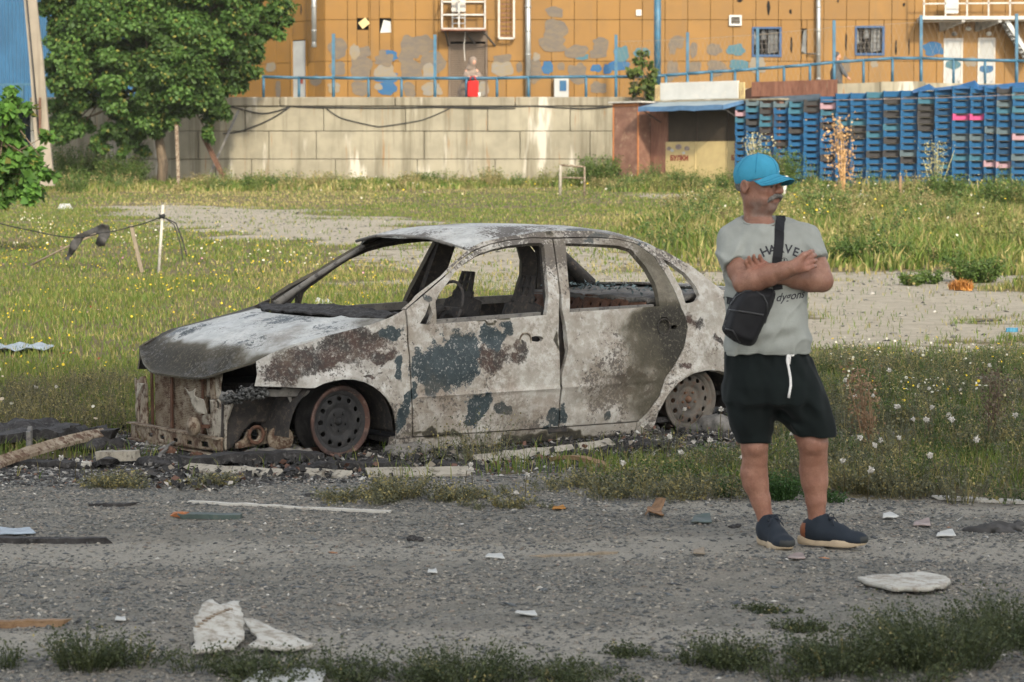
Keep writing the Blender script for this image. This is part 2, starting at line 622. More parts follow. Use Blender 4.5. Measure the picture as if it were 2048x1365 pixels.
M['coping'] = m_concrete('mossy_concrete', (.23, .205, .15), (.11, .095, .065))
M['pole_concrete'] = m_concrete('pole_concrete', (.26, .225, .175), (.16, .135, .10), rust=False)

def m_ochre():
    t = NT('ochre_panel')
    base = t.mix(t.rnd(), (.180, .088, .013), (.215, .107, .017))
    p = t.pos()
    col = t.mix(t.ramp(t.noise(1.1, 5, .6, co=p), .35, .7, 0, .45), base, (.14, .074, .016))
    s = t.noise(1.0, 4, .6, co=p, stretch=(3.5, 3.5, .12))
    col = t.mix(t.ramp(s, .58, .75, 0, .5), col, (.125, .08, .032))
    return t.done(col, .55, 0, .35)
M['ochre'] = m_ochre()
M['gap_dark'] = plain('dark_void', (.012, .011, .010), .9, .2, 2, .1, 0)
def m_patch(name, c, c2):
    t = NT(name)
    col = t.mix(t.ramp(t.noise(2.2, 6, .7, stretch=(1, 1, 2.2)), .35, .65), c, c2)
    return t.done(col, .7, 0, .25)
M['patch_grey'] = m_patch('grey_cover_paint', (.10, .085, .07), (.135, .105, .07))
M['patch_light'] = m_patch('pale_grey_cover_paint', (.165, .155, .135), (.19, .15, .09))
M['patch_blue'] = m_patch('blue_cover_paint', (.015, .075, .18), (.03, .09, .16))
M['patch_teal'] = m_patch('teal_cover_paint', (.04, .11, .145), (.06, .12, .13))
M['blue_paint'] = plain('blue_post_paint', (.03, .105, .165), .5, .25, 3, .4, .1, dirt=(.12, .15, .15))
M['blue_cladding'] = plain('blue_cladding', (.02, .085, .165), .5, .15, .8, .4, 0)
M['galv'] = plain('galvanised_steel', (.30, .31, .30), .4, .2, 2, .5, .05, metal=.5, dirt=(.25, .23, .2))
M['white_metal'] = plain('white_painted_steel', (.42, .40, .36), .55, .15, 4, .4, .05, dirt=(.32, .25, .18))
M['door_grey'] = plain('pale_grey_door_paint', (.32, .325, .31), .5, .15, 1.5, .35, .05, dirt=(.30, .30, .28))
M['shutter'] = plain('brown_roller_shutter', (.11, .08, .055), .6, .2, 2, .35, .1)
M['grille'] = plain('dark_grille_steel', (.06, .055, .05), .6, .2, 6, .3, .1)
M['glass_broken'] = plain('dusty_broken_glass', (.14, .145, .14), .25, .4, 4, .5, .1)
M['win_blue'] = plain('blue_window_frame', (.015, .055, .13), .5, .2, 4, .4, 0)
M['white_board'] = plain('white_board', (.46, .46, .43), .6, .08, 2, .3, .05, dirt=(.55, .52, .45))
M['cream'] = plain('cream_panel_paint', (.45, .35, .165), .6, .12, 2, .3, .05, dirt=(.45, .33, .16))
M['letters'] = plain('dark_red_lettering', (.20, .045, .03), .7, .2, 5, .2, 0)
M['sticker_red'] = plain('faded_red_print', (.25, .20, .18), .7, .3, 8, .2, 0)
M['awning_top'] = plain('faded_blue_grey_awning', (.20, .245, .265), .7, .15, 2, .25, .05)
M['awning_edge'] = plain('blue_awning_valance', (.07, .14, .24), .7, .2, 3, .25, .05)
M['kiosk_red'] = plain('reddish_flaky_board', (.19, .10, .07), .8, .25, 2.5, .2, .2, dirt=(.33, .22, .15))
M['orange_trim'] = plain('orange_brown_trim', (.36, .14, .055), .7, .2, 4, .2, .1)
M['shutter_dark'] = plain('dark_brown_shutter', (.045, .034, .023), .7, .2, 2, .25, .1)
M['rust_sheet'] = None
def m_rust(name, c1, c2, c3, sc=5.0, st=(1, 1, 1), bump=.3, cov=(.5, .7)):
    t = NT(name)
    col = t.mix(t.ramp(t.noise(sc, 6, .7, stretch=st), .35, .65), c1, c2)
    col = t.mix(t.ramp(t.noise(sc * 3.1, 6, .75, stretch=st, shift=(4, 4, 2)), cov[0], cov[1]), col, c3)
    t.bump(t.noise(sc * 14, 4, .7), bump, .004)
    return t.done(col, .85, .1, .25)
M['rust_sheet'] = m_rust('rusty_corrugated_sheet', (.16, .075, .05), (.24, .12, .08), (.10, .05, .035), 2.0, (3, 3, .5))
M['rust'] = m_rust('brown_rust', (.095, .048, .030), (.15, .082, .054), (.035, .027, .022), 9)
M['rust_pale'] = m_rust('ashy_rust', (.19, .145, .098), (.30, .255, .19), (.085, .048, .030), 7, cov=(.45, .60))
M['charred'] = m_rust('charred_matter', (.018, .017, .016), (.045, .042, .04), (.10, .095, .09), 14, bump=.7)
M['char_metal'] = m_rust('sooty_metal', (.030, .029, .028), (.055, .048, .042), (.11, .085, .065), 8)
M['soot_grey'] = m_rust('grey_sooty_metal', (.12, .115, .105), (.20, .185, .16), (.05, .045, .042), 6)
M['ash_metal'] = m_rust('ash_coated_metal', (.27, .24, .185), (.37, .335, .27), (.10, .070, .048), 6, cov=(.47, .62))
M['wood_grey'] = m_rust('weathered_wood', (.20, .165, .12), (.28, .23, .165), (.12, .095, .07), 4, (12, 12, 1.2))
M['wood_brown'] = m_rust('brown_wood', (.19, .115, .06), (.26, .17, .10), (.10, .06, .035), 4, (1.2, 12, 12))
M['white_paint_wood'] = m_rust('chipped_white_paint', (.40, .385, .34), (.47, .45, .40), (.22, .185, .14), 5)
M['trim_pale'] = m_rust('scorched_pale_trim', (.26, .235, .185), (.34, .31, .25), (.09, .075, .055), 7, bump=.2)
M['plaster'] = m_rust('dirty_white_plaster', (.37, .355, .305), (.45, .435, .385), (.24, .21, .165), 6, cov=(.44, .62))
M['paper'] = plain('white_litter', (.42, .42, .39), .7, .12, 8, .2, .2, dirt=(.4, .38, .33))
M['net'] = plain('dark_net_cloth', (.06, .058, .055), .9, .3, 12, .1, .5)
M['cable'] = plain('black_cable', (.02, .02, .02), .6, .2, 12, .3, 0)
M['bark'] = m_rust('tree_bark', (.10, .075, .05), (.16, .12, .08), (.06, .045, .03), 9, (1, 1, .25), .8)
M['leaf_brown'] = plain('dry_leaf', (.20, .115, .06), .8, .4, 20, .2, .3)
M['orange_fibre'] = plain('orange_fibre', (.33, .16, .045), .9, .35, 12, .1, .5)
M['plastic_blue'] = plain('blue_plastic_litter', (.06, .22, .33), .4, .2, 8, .4, .1)
M['poly_sheet'] = plain('grey_blue_plastic_film', (.19, .23, .26), .45, .3, 10, .5, .3)
M['green_wood'] = plain('dark_green_painted_board', (.05, .07, .06), .6, .3, 8, .3, .2, dirt=(.10, .09, .07))
M['shade_block'] = plain('shade_block_wall', (.42, .40, .36), .85, .1, .5, .2, 0)

def m_leaf(name, trans=.35):
    t = NT(name)
    c = t.attr('Col', 'Color')
    t.put(t.b.inputs['Base Color'], c)
    t.b.inputs['Roughness'].default_value = .55
    t.b.inputs['Specular IOR Level'].default_value = .25
    tr = t.n.new('ShaderNodeBsdfTranslucent'); t.l.new(c, tr.inputs[0])
    mx = t.n.new('ShaderNodeMixShader'); mx.inputs[0].default_value = trans
    t.l.new(t.b.outputs[0], mx.inputs[1]); t.l.new(tr.outputs[0], mx.inputs[2])
    t.l.new(mx.outputs[0], t.out.inputs[0])
    return t.m
M['leaf'] = m_leaf('foliage')
M['grass'] = m_leaf('grass_blades', .25)
M['bits'] = None
def m_col(name, rough=.85):
    t = NT(name)
    c = t.mix(t.ramp(t.noise(40, 4, .6, co=t.pos()), .3, .7, 0, .35), t.attr('Col', 'Color'), (.06, .06, .055))
    return t.done(c, rough, 0, .25)
M['bits'] = m_col('loose_bits')

def m_ground():
    t = NT('ground')
    p = t.pos()
    big = t.noise(.7, 5, .6, co=p); mid = t.noise(5, 6, .65, co=p); fine = t.noise(60, 4, .7, co=p); peb = t.voro(38, co=p); pebc = t.voro(38, co=p, out='Color')
    soil = t.mix(t.ramp(mid, .3, .7), (.10, .082, .045), (.15, .125, .07))
    sand = t.mix(t.ramp(mid, .3, .7), (.26, .235, .185), (.34, .31, .25))
    sand = t.mix(t.ramp(fine, .52, .68, 0, .5), sand, (.17, .15, .12))
    g = t.mix(t.ramp(mid, .3, .7), (.16, .152, .126), (.235, .222, .186))
    grey = t.n.new('ShaderNodeSeparateColor'); t.l.new(pebc, grey.inputs[0])
    g = t.mix(t.math('MULTIPLY', t.ramp(peb, .45, .2), t.ramp(grey.outputs[0], .3, .9, .1, .85)), g, t.mix(grey.outputs[1], (.075, .08, .078), (.30, .29, .26)))
    ash = t.mix(t.ramp(fine, .40, .62), (.022, .021, .02), (.10, .095, .088))
    ash = t.mix(t.ramp(t.noise(13, 6, .75, co=p, shift=(2, 2, 2)), .53, .62), ash, (.40, .385, .35))
    g = t.mix(t.ramp(t.noise(1.6, 5, .65, co=p, shift=(4, 9, 0)), .42, .62, 0, .55), g, t.mix(fine, (.24, .21, .165), (.30, .27, .22)))
    g = t.mix(t.ramp(fine, .52, .70, 0, .6), g, (.075, .075, .07))
    def w(a, nz=.55):
        return t.ramp(t.math('ADD', t.attr(a), t.math('MULTIPLY', t.math('SUBTRACT', mid, .5), nz)), .38, .62)
    col = t.mix(w('sand', .9), soil, sand)
    col = t.mix(w('gravel'), col, g)
    col = t.mix(w('track', .5), col, t.mix(t.ramp(fine, .5, .68, 0, .45), t.mix(mid, (.255, .238, .198), (.335, .313, .26)), (.10, .095, .085)))
    col = t.mix(w('ash', .8), col, ash)
    h = t.math('ADD', t.math('MULTIPLY', t.ramp(peb, .5, .1), .5), fine)
    t.bump(h, 1.0, .02)
    return t.done(col, .95, 0, .15)
M['ground'] = m_ground()

def m_carbody():
    """burnt body shell: ash and bare oxidised steel, remains of dark teal paint, soot, rust"""
    t = NT('burnt_car_body')
    p = t.co()
    n1 = t.noise(3.2, 6, .65, co=p); n2 = t.noise(11, 8, .7, co=p); n3 = t.noise(55, 6, .7, co=p); n4 = t.noise(120, 3, .6, co=p)
    base = t.mix(t.ramp(n1, .35, .65), (.34, .315, .265), (.225, .19, .148))
    base = t.mix(t.ramp(n2, .45, .62, 0, .8), base, (.47, .45, .40))
    base = t.mix(t.ramp(t.noise(2.1, 5, .6, co=p, shift=(8, 3, 1)), .52, .70, 0, .6), base, (.24, .185, .14))
    ash_sky = t.attr('ash_sky')  # bluish pale ash, with sky light on bonnet and roof painted in
    base = t.mix(t.math('MULTIPLY', ash_sky, .9), base, t.mix(t.ramp(n2, .35, .65), (.36, .375, .36), (.50, .512, .492)))
    crust = t.noise(34, 5, .75, co=p, shift=(6, 2, 4))
    cw = t.ramp(t.noise(2.6, 4, .6, co=p, shift=(11, 2, 7)), .38, .66)
    base = t.mix(t.math('MULTIPLY', t.ramp(crust, .46, .60, 0, .6), cw), base, (.50, .475, .42))
    base = t.mix(t.math('MULTIPLY', t.ramp(crust, .50, .36, 0, .5), cw), base, (.17, .145, .115))
    # speckled scale
    sp = t.math('ADD', t.math('MULTIPLY', t.math('SUBTRACT', n1, .5), 1.1), n3)
    sp = t.math('ADD', sp, t.math('MULTIPLY', t.attr('speck'), .22))
    col = t.mix(t.ramp(sp, .60, .66, 0, .92), base, t.mix(n2, (.055, .048, .042), (.12, .105, .09)))
    def mask(a, nz2=1.4, nz3=1.2, lo=-.05, hi=.05):
        v = t.math('ADD', t.attr(a), t.math('MULTIPLY', t.math('SUBTRACT', n2, .5), nz2))
        v = t.math('ADD', v, t.math('MULTIPLY', t.math('SUBTRACT', n3, .5), nz3))
        return t.ramp(v, lo, hi)
    rustc = t.mix(t.ramp(n2, .38, .62), (.060, .036, .028), (.030, .026, .023))
    mr = mask('rust', 1.5, 2.0, -.16, .16)
    mr = t.math('MULTIPLY', mr, t.ramp(t.math('ADD', t.math('MULTIPLY', n3, .6), t.math('MULTIPLY', crust, .4)), .60, .49, .55, .97))
    col = t.mix(mr, col, rustc)
    teal = t.mix(t.ramp(n2, .35, .65), (.020, .031, .034), (.040, .054, .057))
    teal = t.mix(t.ramp(n3, .56, .64, 0, .8), teal, (.30, .29, .26))
    mt = mask('teal')
    col = t.mix(mt, col, teal)
    ms = t.math('MULTIPLY', t.ramp(t.math('ADD', t.attr('soot'), t.math('MULTIPLY', t.math('SUBTRACT', n2, .5), .5)), 0, 1), .96)
    smg = t.ramp(t.noise(1.7, 7, .7, co=p, shift=(1, 5, 9)), .50, .72, 0, .7)
    col = t.mix(smg, col, t.mix(n3, (.10, .082, .06), (.19, .16, .12)))
    sootc = t.mix(t.ramp(n3, .52, .68), t.mix(ms, (.125, .108, .072), (.026, .024, .019)), (.12, .105, .075))
    col = t.mix(t.ramp(ms, .0, .55), col, sootc)
    h = t.math('ADD', t.math('MULTIPLY', n2, .6), t.math('ADD', t.math('MULTIPLY', n3, .45), t.math('MULTIPLY', mt, -.25)))
    t.bump(t.math('ADD', h, t.math('MULTIPLY', crust, .6)), .75, .007)
    return t.done(col, t.mix(mt, (.82,) * 3, (.5,) * 3), 0, .25)
M['carbody'] = m_carbody()

# cloth and skin
def m_skin():
    t = NT('tanned_skin')
    n = t.noise(9, 5, .6); f = t.noise(160, 3, .6)
    col = t.mix(t.ramp(n, .3, .7), (.215, .105, .066), (.295, .158, .106))
    col = t.mix(t.attr('red'), col, (.33, .125, .085))
    col = t.mix(t.attr('grey'), col, (.20, .165, .145))
    col = t.mix(t.ramp(f, .5, .72, 0, .45), col, (.13, .055, .03))
    bl = t.noise(28, 5, .7, shift=(3, 3, 3))
    col = t.mix(t.ramp(bl, .42, .62, 0, .45), col, (.19, .080, .052))
    col = t.mix(t.ramp(t.noise(45, 4, .7, shift=(9, 3, 3)), .55, .72, 0, .4), col, (.36, .21, .145))
    t.b.inputs['Subsurface Weight'].default_value = .08
    t.b.inputs['Subsurface Radius'].default_value = (.01, .004, .002)
    t.bump(t.math('ADD', f, t.math('MULTIPLY', bl, .8)), .45, .003)
    return t.done(col, .5, 0, .35)
M['skin'] = m_skin()
def m_cloth(name, c, var=.12, weave=700, rough=.9, b=.2):
    t = NT(name)
    col = t.mix(t.ramp(t.noise(5, 5, .6), .3, .7), tuple(x * (1 - var) for x in c), tuple(min(1, x * (1 + var)) for x in c))
    col = t.mix(t.ramp(t.noise(260, 2, .5), .4, .65, 0, .3), col, tuple(x * .8 for x in c))
    t.bump(t.noise(weave, 2, .5), b, .001)
    t.b.inputs['Sheen Weight'].default_value = .03
    return t.done(col, rough, 0, .15)
M['tee'] = m_cloth('grey_marl_cotton', (.265, .275, .245))
M['shorts'] = m_cloth('black_jersey', (.006, .009, .0085), .3)
M['cap'] = m_cloth('light_blue_cap_cloth', (.045, .245, .36), .12)
M['cap_white'] = plain('white_print', (.75, .78, .78), .7, .05, 5, .2, 0)
M['print_black'] = plain('cracked_black_print', (.035, .035, .04), .8, .3, 60, .15, 0, dirt=(.16, .165, .15))
M['bag'] = m_cloth('black_nylon', (.011, .011, .012), .25, 300, .6)
M['bag_zip'] = plain('black_zip', (.03, .03, .03), .4, .2, 30, .4, .2)
M['shoe'] = m_cloth('navy_mesh_shoe', (.020, .026, .034), .2, 400)
M['shoe_tan'] = plain('tan_shoe_sole', (.42, .33, .22), .7, .12, 12, .3, .15, dirt=(.25, .2, .14))
M['shoe_brown'] = plain('brown_heel_leather', (.20, .07, .03), .6, .15, 12, .3, .1)
M['shoe_dark'] = plain('black_toe_rubber', (.03, .032, .03), .7, .15, 12, .3, .1)
M['lace'] = plain('navy_lace', (.025, .03, .04), .8, .2, 20, .2, 0)
M['cord_white'] = plain('white_cord', (.68, .66, .62), .8, .1, 20, .2, 0)
M['hair_grey'] = plain('grey_hair', (.15, .138, .122), .8, .35, 90, .2, .6, fine=220)
M['eye'] = plain('eye', (.10, .08, .07), .2, .3, 20, .5, 0)
M['coat'] = m_cloth('beige_fleece', (.19, .15, .12), .2, 120, .95, .4)
M['red_bag'] = m_cloth('red_fabric', (.42, .02, .018), .1)
M['jacket'] = m_cloth('dark_grey_jacket', (.075, .08, .085), .15)
M['skin_far'] = plain('face_skin', (.40, .22, .15), .6, .1, 5, .3, 0)
# ------------------------------------------------------------------ the ground
CAR_YAW = math.atan2(-0.5790, -0.8153)
CAR_O = np.array([-1.4028, 14.3029])
_cf = np.array([-0.8153, -0.5790]); _cl = np.array([0.5790, -0.8153])

def car_uv(x, y):
    dx, dy = x - CAR_O[0], y - CAR_O[1]
    return dx * _cf[0] + dy * _cf[1], dx * _cl[0] + dy * _cl[1]

def sdpoly(poly, X, Y):
    d = np.full(X.shape, 1e9)
    for i in range(len(poly)):
        ax, ay = poly[i]; bx, by = poly[(i + 1) % len(poly)]
        ex, ey = bx - ax, by - ay
        t = np.clip(((X - ax) * ex + (Y - ay) * ey) / (ex * ex + ey * ey), 0, 1)
        d = np.minimum(d, np.hypot(X - ax - t * ex, Y - ay - t * ey))
    return np.where(inside(poly, X, Y), d, -d)

def gpoly(*pts): return [tuple(gpt(*p)[:2]) for p in pts]
SAND = [
    (gpoly((150, 418), (330, 405), (640, 425), (900, 446), (1000, 470), (760, 492), (560, 486), (380, 470), (230, 446)), .75),
    (gpoly((640, 500), (1000, 478), (1440, 486), (1460, 560), (1100, 600), (760, 590)), .62),
    (gpoly((1390, 560), (1640, 543), (1900, 545), (2250, 580), (2250, 705), (1640, 706), (1390, 712)), 1.0),
    (gpoly((1230, 386), (1500, 388), (1850, 386), (1850, 398), (1500, 401), (1230, 398)), .6),
    (gpoly((-40, 700), (120, 722), (260, 730), (250, 790), (60, 800), (-40, 790)), .45),
]

def zones(x, y):
    n = fbm(x * .8, y * .8, 0, 3) - .5
    n2 = fbm(x * 2.7, y * 2.7, 0, 8) - .5
    yb = np.interp(x, [-3, -1.5, .2, .9, 1.5, 3, 4.5], [12.7, 12.75, 12.5, 12.15, 11.9, 12.0, 12.1])
    grav = sstep(.35, -.35, y - yb + n * 1.6 + n2 * .5)
    tr = np.exp(-((y - 10.25 - .25 * n) / .42) ** 2) + .8 * np.exp(-((y - 8.25 + .3 * n) / .35) ** 2) + .7 * np.exp(-((y - 11.6 - .04 * x) / .35) ** 2) * sstep(-.4, .8, x)
    tr = np.clip(tr * (.95 + n * 1.5), 0, 1) * grav
    u, v = car_uv(x, y)
    du = np.maximum(np.abs(u + 1.35) - 2.15, 0); dv = np.maximum(np.abs(v - .40) - 1.0, 0)
    ash = sstep(.75, .05, np.hypot(du, dv) + n * .9 + n2 * .5)
    d2 = np.hypot((x + 2.55) / 1.1, (y - 13.1) / .55)
    ash = np.maximum(ash, sstep(1.25, .75, d2 + n))
    sand = np.zeros_like(x)
    st = fbm(x * .45, y * 1.1, 0, 21) - .5
    for poly, s in SAND:
        sd = sdpoly(poly, x, y)
        sand = np.maximum(sand, s * sstep(-1.2, 1.8, sd + st * 4.6 + n2 * 1.5))
    return dict(gravel=grav, track=tr, ash=ash * (1 - .55 * grav * sstep(12.6, 12.2, y)), sand=sand * (1 - grav))

_yy = np.concatenate([[-150, -60, -20, -5, 2, 5], np.geomspace(6.6, 100, 520), [115, 150, 200, 260]])
_ss = np.concatenate([[-40, -12, -5, -2.4], np.linspace(-1.35, 1.35, 300), [2.4, 5, 12, 40]])
_GX = _ss[None, :] * (0.215 * np.maximum(np.abs(_yy), 6.6)[:, None] + .3)
_GX = np.clip(_GX, -300, 300)
_GY = np.repeat(_yy[:, None], len(_ss), 1)
_GZ = gz(_GX, _GY)
_near = (_GY < 30) & (_GY > 5)
_GZ = np.where(_near, _GZ + .012 * (fbm(_GX * 5, _GY * 5, 0, 4) - .5) + .010 * (fbm(_GX * 17, _GY * 17, 0, 5, 3) - .5), _GZ)
_nr, _nc = _GX.shape
_i = (np.arange(_nr - 1)[:, None] * _nc + np.arange(_nc - 1)[None, :]).ravel()
_Q = np.stack([_i, _i + 1, _i + _nc + 1, _i + _nc], 1)
_z = zones(_GX.ravel(), _GY.ravel())
_me = np_mesh('ground', np.stack([_GX.ravel(), _GY.ravel(), _GZ.ravel()], 1), _Q, True, _z, k=4)
tag(link('ground', _me, M['ground']), kind='structure')

# ------------------------------------------------------------------ unseen block added behind the photographer to lay shade over the road
blk = empty('added_shade_block', (0, -45, 0), 0, 'unseen grey block added behind the photographer to shade the gravel road', 'building')
b = MB(); b.box((22, -7, 20.5), (34, 14, 41)); b.build('wall', M['shade_block'], blk)
b = MB(); b.box((22, -7, 41.15), (34.6, 14.6, .3)); b.box((14, -7, 42.3), (6, 5, 2.0)); b.box((31, -7, 42.0), (5, 4, 1.4)); b.build('roof', M['coping'], blk)
_w = MB(); _w.box((0, 0, 0), (1.5, .06, 1.5), bev=.02); _wm = _w.mesh('window'); _wm.materials.append(M['glass_broken'])
for fl in range(13):
    for k in range(9):
        link('window', _wm, None, blk, (7.2 + k * 3.7, .02, 2.2 + fl * 3.0))

# ------------------------------------------------------------------ ochre building on the terrace
YB = 95.0
def B(px, py, d=0.0): return at(px, py, YB - d)
def rects_minus(r, holes):
    out = [r]
    for h in holes:
        nxt = []
        for (x0, z0, x1, z1) in out:
            a0, b0, a1, b1 = max(x0, h[0]), max(z0, h[1]), min(x1, h[2]), min(z1, h[3])
            if a0 >= a1 or b0 >= b1: nxt.append((x0, z0, x1, z1)); continue
            if x0 < a0: nxt.append((x0, z0, a0, z1))
            if a1 < x1: nxt.append((a1, z0, x1, z1))
            if z0 < b0: nxt.append((a0, z0, a1, b0))
            if b1 < z1: nxt.append((a0, b1, a1, z1))
        out = nxt
    return [q for q in out if q[2] - q[0] > .02 and q[3] - q[1] > .02]

def R_(x0, y0, x1, y1):
    """pixel rectangle -> metres on the facade (x0, z0, x1, z1)"""
    a, c = B(x0, y1), B(x1, y0)
    return (a.x, a.z, c.x, c.z)

bld = empty('ochre_building', (0, 0, 0), 0, 'ochre yellow panelled building with patches of grey and blue cover paint', 'building')
OPEN = dict(win1=R_(1505, 57, 1562, 110), win2=R_(1711, 55, 1768, 107), slit=R_(1603, 58, 1614, 108), sq1=R_(714, 37, 737, 60), sq2=R_(759, 37, 782, 66),
            gate=R_(897, 62, 975, 215), d1=R_(1887, 78, 1925, 215), d2=R_(1955, 77, 1990, 215))
ZB = 3.2
seam_z = [ZB, B(1024, 205).z, B(1024, 123).z, B(1024, 40).z, B(1024, -45).z, B(1024, -130).z]
xs = [B(650, 100).x]
while xs[-1] < B(2180, 100).x: xs.append(xs[-1] + .885)
_pm = {}
def panel_mesh(w, h, th=.05):
    k = (round(w, 2), round(h, 2))
    if k not in _pm:
        m = MB(); m.box((0, 0, 0), (w - .016, th, h - .016), bev=.006)
        _pm[k] = m.mesh('wall_panel'); _pm[k].materials.append(M['ochre'])
    return _pm[k]
for i in range(len(xs) - 1):
    for j in range(len(seam_z) - 1):
        for (x0, z0, x1, z1) in rects_minus((xs[i], seam_z[j], xs[i + 1], seam_z[j + 1]), OPEN.values()):
            o = link('wall_panel', panel_mesh(x1 - x0, z1 - z0), None, bld, ((x0 + x1) / 2, YB + .025 + random.uniform(0, .006), (z0 + z1) / 2))
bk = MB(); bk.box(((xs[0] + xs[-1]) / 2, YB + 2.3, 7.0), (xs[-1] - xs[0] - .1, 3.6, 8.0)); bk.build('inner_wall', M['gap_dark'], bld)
# left face, turned away
LA = R(43)
lc = Vector((xs[0], YB, 0)); ld = Vector((-math.cos(LA), math.sin(LA), 0)); ln = Vector((-math.sin(LA), -math.cos(LA), 0))
lrot = Matrix((ld * -1, ln * -1, Vector((0, 0, 1)))).transposed()
def L(s, z, d=0.0): return lc + ld * s + ln * d + Vector((0, 0, z))
lw = [0.02, .62, 1.05, 1.93, 2.05, 2.9, 3.8, 4.7, 5.6, 6.5]
DOOR_L = (1.05, ZB, 1.93, B(575, 83).z + .1)
for i in range(len(lw) - 1):
    for j in range(len(seam_z) - 1):
        for (x0, z0, x1, z1) in rects_minus((lw[i], seam_z[j], lw[i + 1], seam_z[j + 1]), [DOOR_L]):
            m = MB(); m.box((0, 0, 0), (x1 - x0 - .016, .05, z1 - z0 - .016), bev=.006)
            o = m.build('wall_panel', M['ochre'], bld, L((x0 + x1) / 2, (z0 + z1) / 2, -.03)); o.rotation_euler = lrot.to_euler()
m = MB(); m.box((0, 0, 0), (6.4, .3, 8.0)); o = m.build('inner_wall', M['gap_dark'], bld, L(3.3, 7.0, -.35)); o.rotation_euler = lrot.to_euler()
def lbox(name, mat, s, z, sx, sz, d, th=.04, parent=bld):
    m = MB(); m.box((0, 0, 0), (sx, th, sz), bev=.006)
    o = m.build(name, mat, parent, L(s, z, d)); o.rotation_euler = lrot.to_euler(); return o
dz0, dz1 = ZB, DOOR_L[3]
lbox('door', M['door_grey'], 1.5, (dz0 + dz1) / 2, .80, dz1 - dz0 - .06, -.04)
lbox('door_louvre', M['patch_grey'], 1.5, 3.95, .72, .42, -.012, .02)
for s in (1.07, 1.93): lbox('door_frame', M['ochre'], s, (dz0 + dz1) / 2, .05, dz1 - dz0, .0, .1)
lbox('door_notice', M['letters'], 1.40, 5.3, .2, .22, -.012, .01)

# paint patches: thin uneven films on the panels
def patch(px, py, rx, ry, mat, strip=None):
    if mat in (M['patch_blue'], M['patch_teal']): rx, ry = rx * 1.25, ry * 1.25
    c = B(px, py); k = 95 / FPX
    n = 30; pts = []
    sd = random.random() * 99
    for i in range(n):
        a = 2 * math.pi * i / n
        q = 2.6
        ca, sa = math.cos(a), math.sin(a)
        rad = (abs(ca) ** q + abs(sa) ** q) ** (-1 / q)
        r = rad * (.86 + .34 * mnoise.noise((ca * 1.5 + sd, sa * 1.5, sd)) + .06 * mnoise.noise((ca * 6, sa * 6 + sd, 3)))
        pts.append((c.x + rx * k * r * ca, c.z + ry * k * r * sa))
    d = .006 + random.random() * .012
    m = MB(); m.prism(pts, lambda x, z, t: (x, YB - d + t, z), .003)
    m.build('paint_patch', mat, bld)
z2 = lambda l, mt: [patch(450 + x / 2.41, y / 2.41, rx / 2.41, ry / 2.41, mt) for x, y, rx, ry in l]
z3 = lambda l, mt: [patch(1200 + x / 2.415, y / 2.415, rx / 2.415, ry / 2.415, mt) for x, y, rx, ry in l]
z2([(545, 235, 48, 55), (545, 330, 48, 34), (655, 330, 58, 70), (650, 430, 50, 38), (675, 250, 32, 30), (770, 290, 55, 32), (760, 255, 20, 18), (890, 240, 64, 76), (960, 220, 60, 52), (895, 340, 64, 60), (890, 430, 34, 42),
    (1000, 300, 65, 60), (1340, 285, 54, 25), (1500, 345, 32, 66), (1590, 60, 44, 33), (1590, 145, 62, 60), (1580, 215, 78, 42), (1700, 248, 62, 38), (1810, 215, 44, 40), (1800, 260, 50, 30), (1700, 355, 55, 60), (1420, 325, 16, 32),
    (1622, 322, 22, 20), (1800, 425, 44, 34)], M['patch_grey'])
z2([(525, 425, 34, 32), (625, 250, 26, 40), (775, 350, 58, 38), (740, 420, 22, 18), (985, 345, 34, 48), (1000, 430, 55, 36), (1340, 335, 54, 44), (1245, 430, 28, 42), (1500, 275, 20, 22)], M['patch_light'])
z2([(795, 270, 34, 22), (780, 375, 50, 22), (785, 428, 42, 34), (1555, 328, 24, 28), (1788, 330, 24, 17), (1900, 318, 44, 22), (1845, 335, 22, 20)], M['patch_blue'])
z2([(1720, 275, 30, 14), (1912, 262, 34, 34), (2010, 255, 36, 20)], M['patch_teal'])
z3([(375, 205, 42, 34), (350, 225, 22, 44), (452, 245, 22, 44), (555, 238, 40, 32), (565, 322, 52, 32), (560, 350, 40, 26), (460, 330, 34, 40), (350, 345, 40, 55), (1190, 320, 22, 44)], M['patch_grey'])
z3([(760, 315, 50, 44), (1325, 310, 20, 20), (1790, 300, 30, 30)], M['patch_light'])
z3([(655, 242, 38, 25)], M['patch_teal']); z3([(668, 316, 42, 26)], M['patch_teal']); z3([(1615, 236, 44, 30)], M['patch_blue'])
for (s, z, rx, rz, mt) in ((.55, 5.3, .33, .22, 'patch_grey'), (2.75, 5.0, .16, .4, 'patch_grey'), (3.2, 5.9, .3, .2, 'patch_light')):
    pts = [(s + rx * math.cos(a) * (1 + .3 * mnoise.noise((a, s, 1))), z + rz * math.sin(a) * (1 + .3 * mnoise.noise((a, s, 5)))) for a in np.linspace(0, 6.0, 16)]
    m = MB(); m.prism(pts, lambda x, zz, t: L(x, zz, .006 - t), .003); m.build('paint_patch', M[mt], bld)

def bbox(name, mat, r, d, th, parent=bld, bev=.005):
    m = MB(); m.box(((r[0] + r[2]) / 2, YB - d + th / 2, (r[1] + r[3]) / 2), (r[2] - r[0], th, r[3] - r[1]), bev=bev)
    return m.build(name, mat, parent)
def grow(r, a): return (r[0] - a, r[1] - a, r[2] + a, r[3] + a)
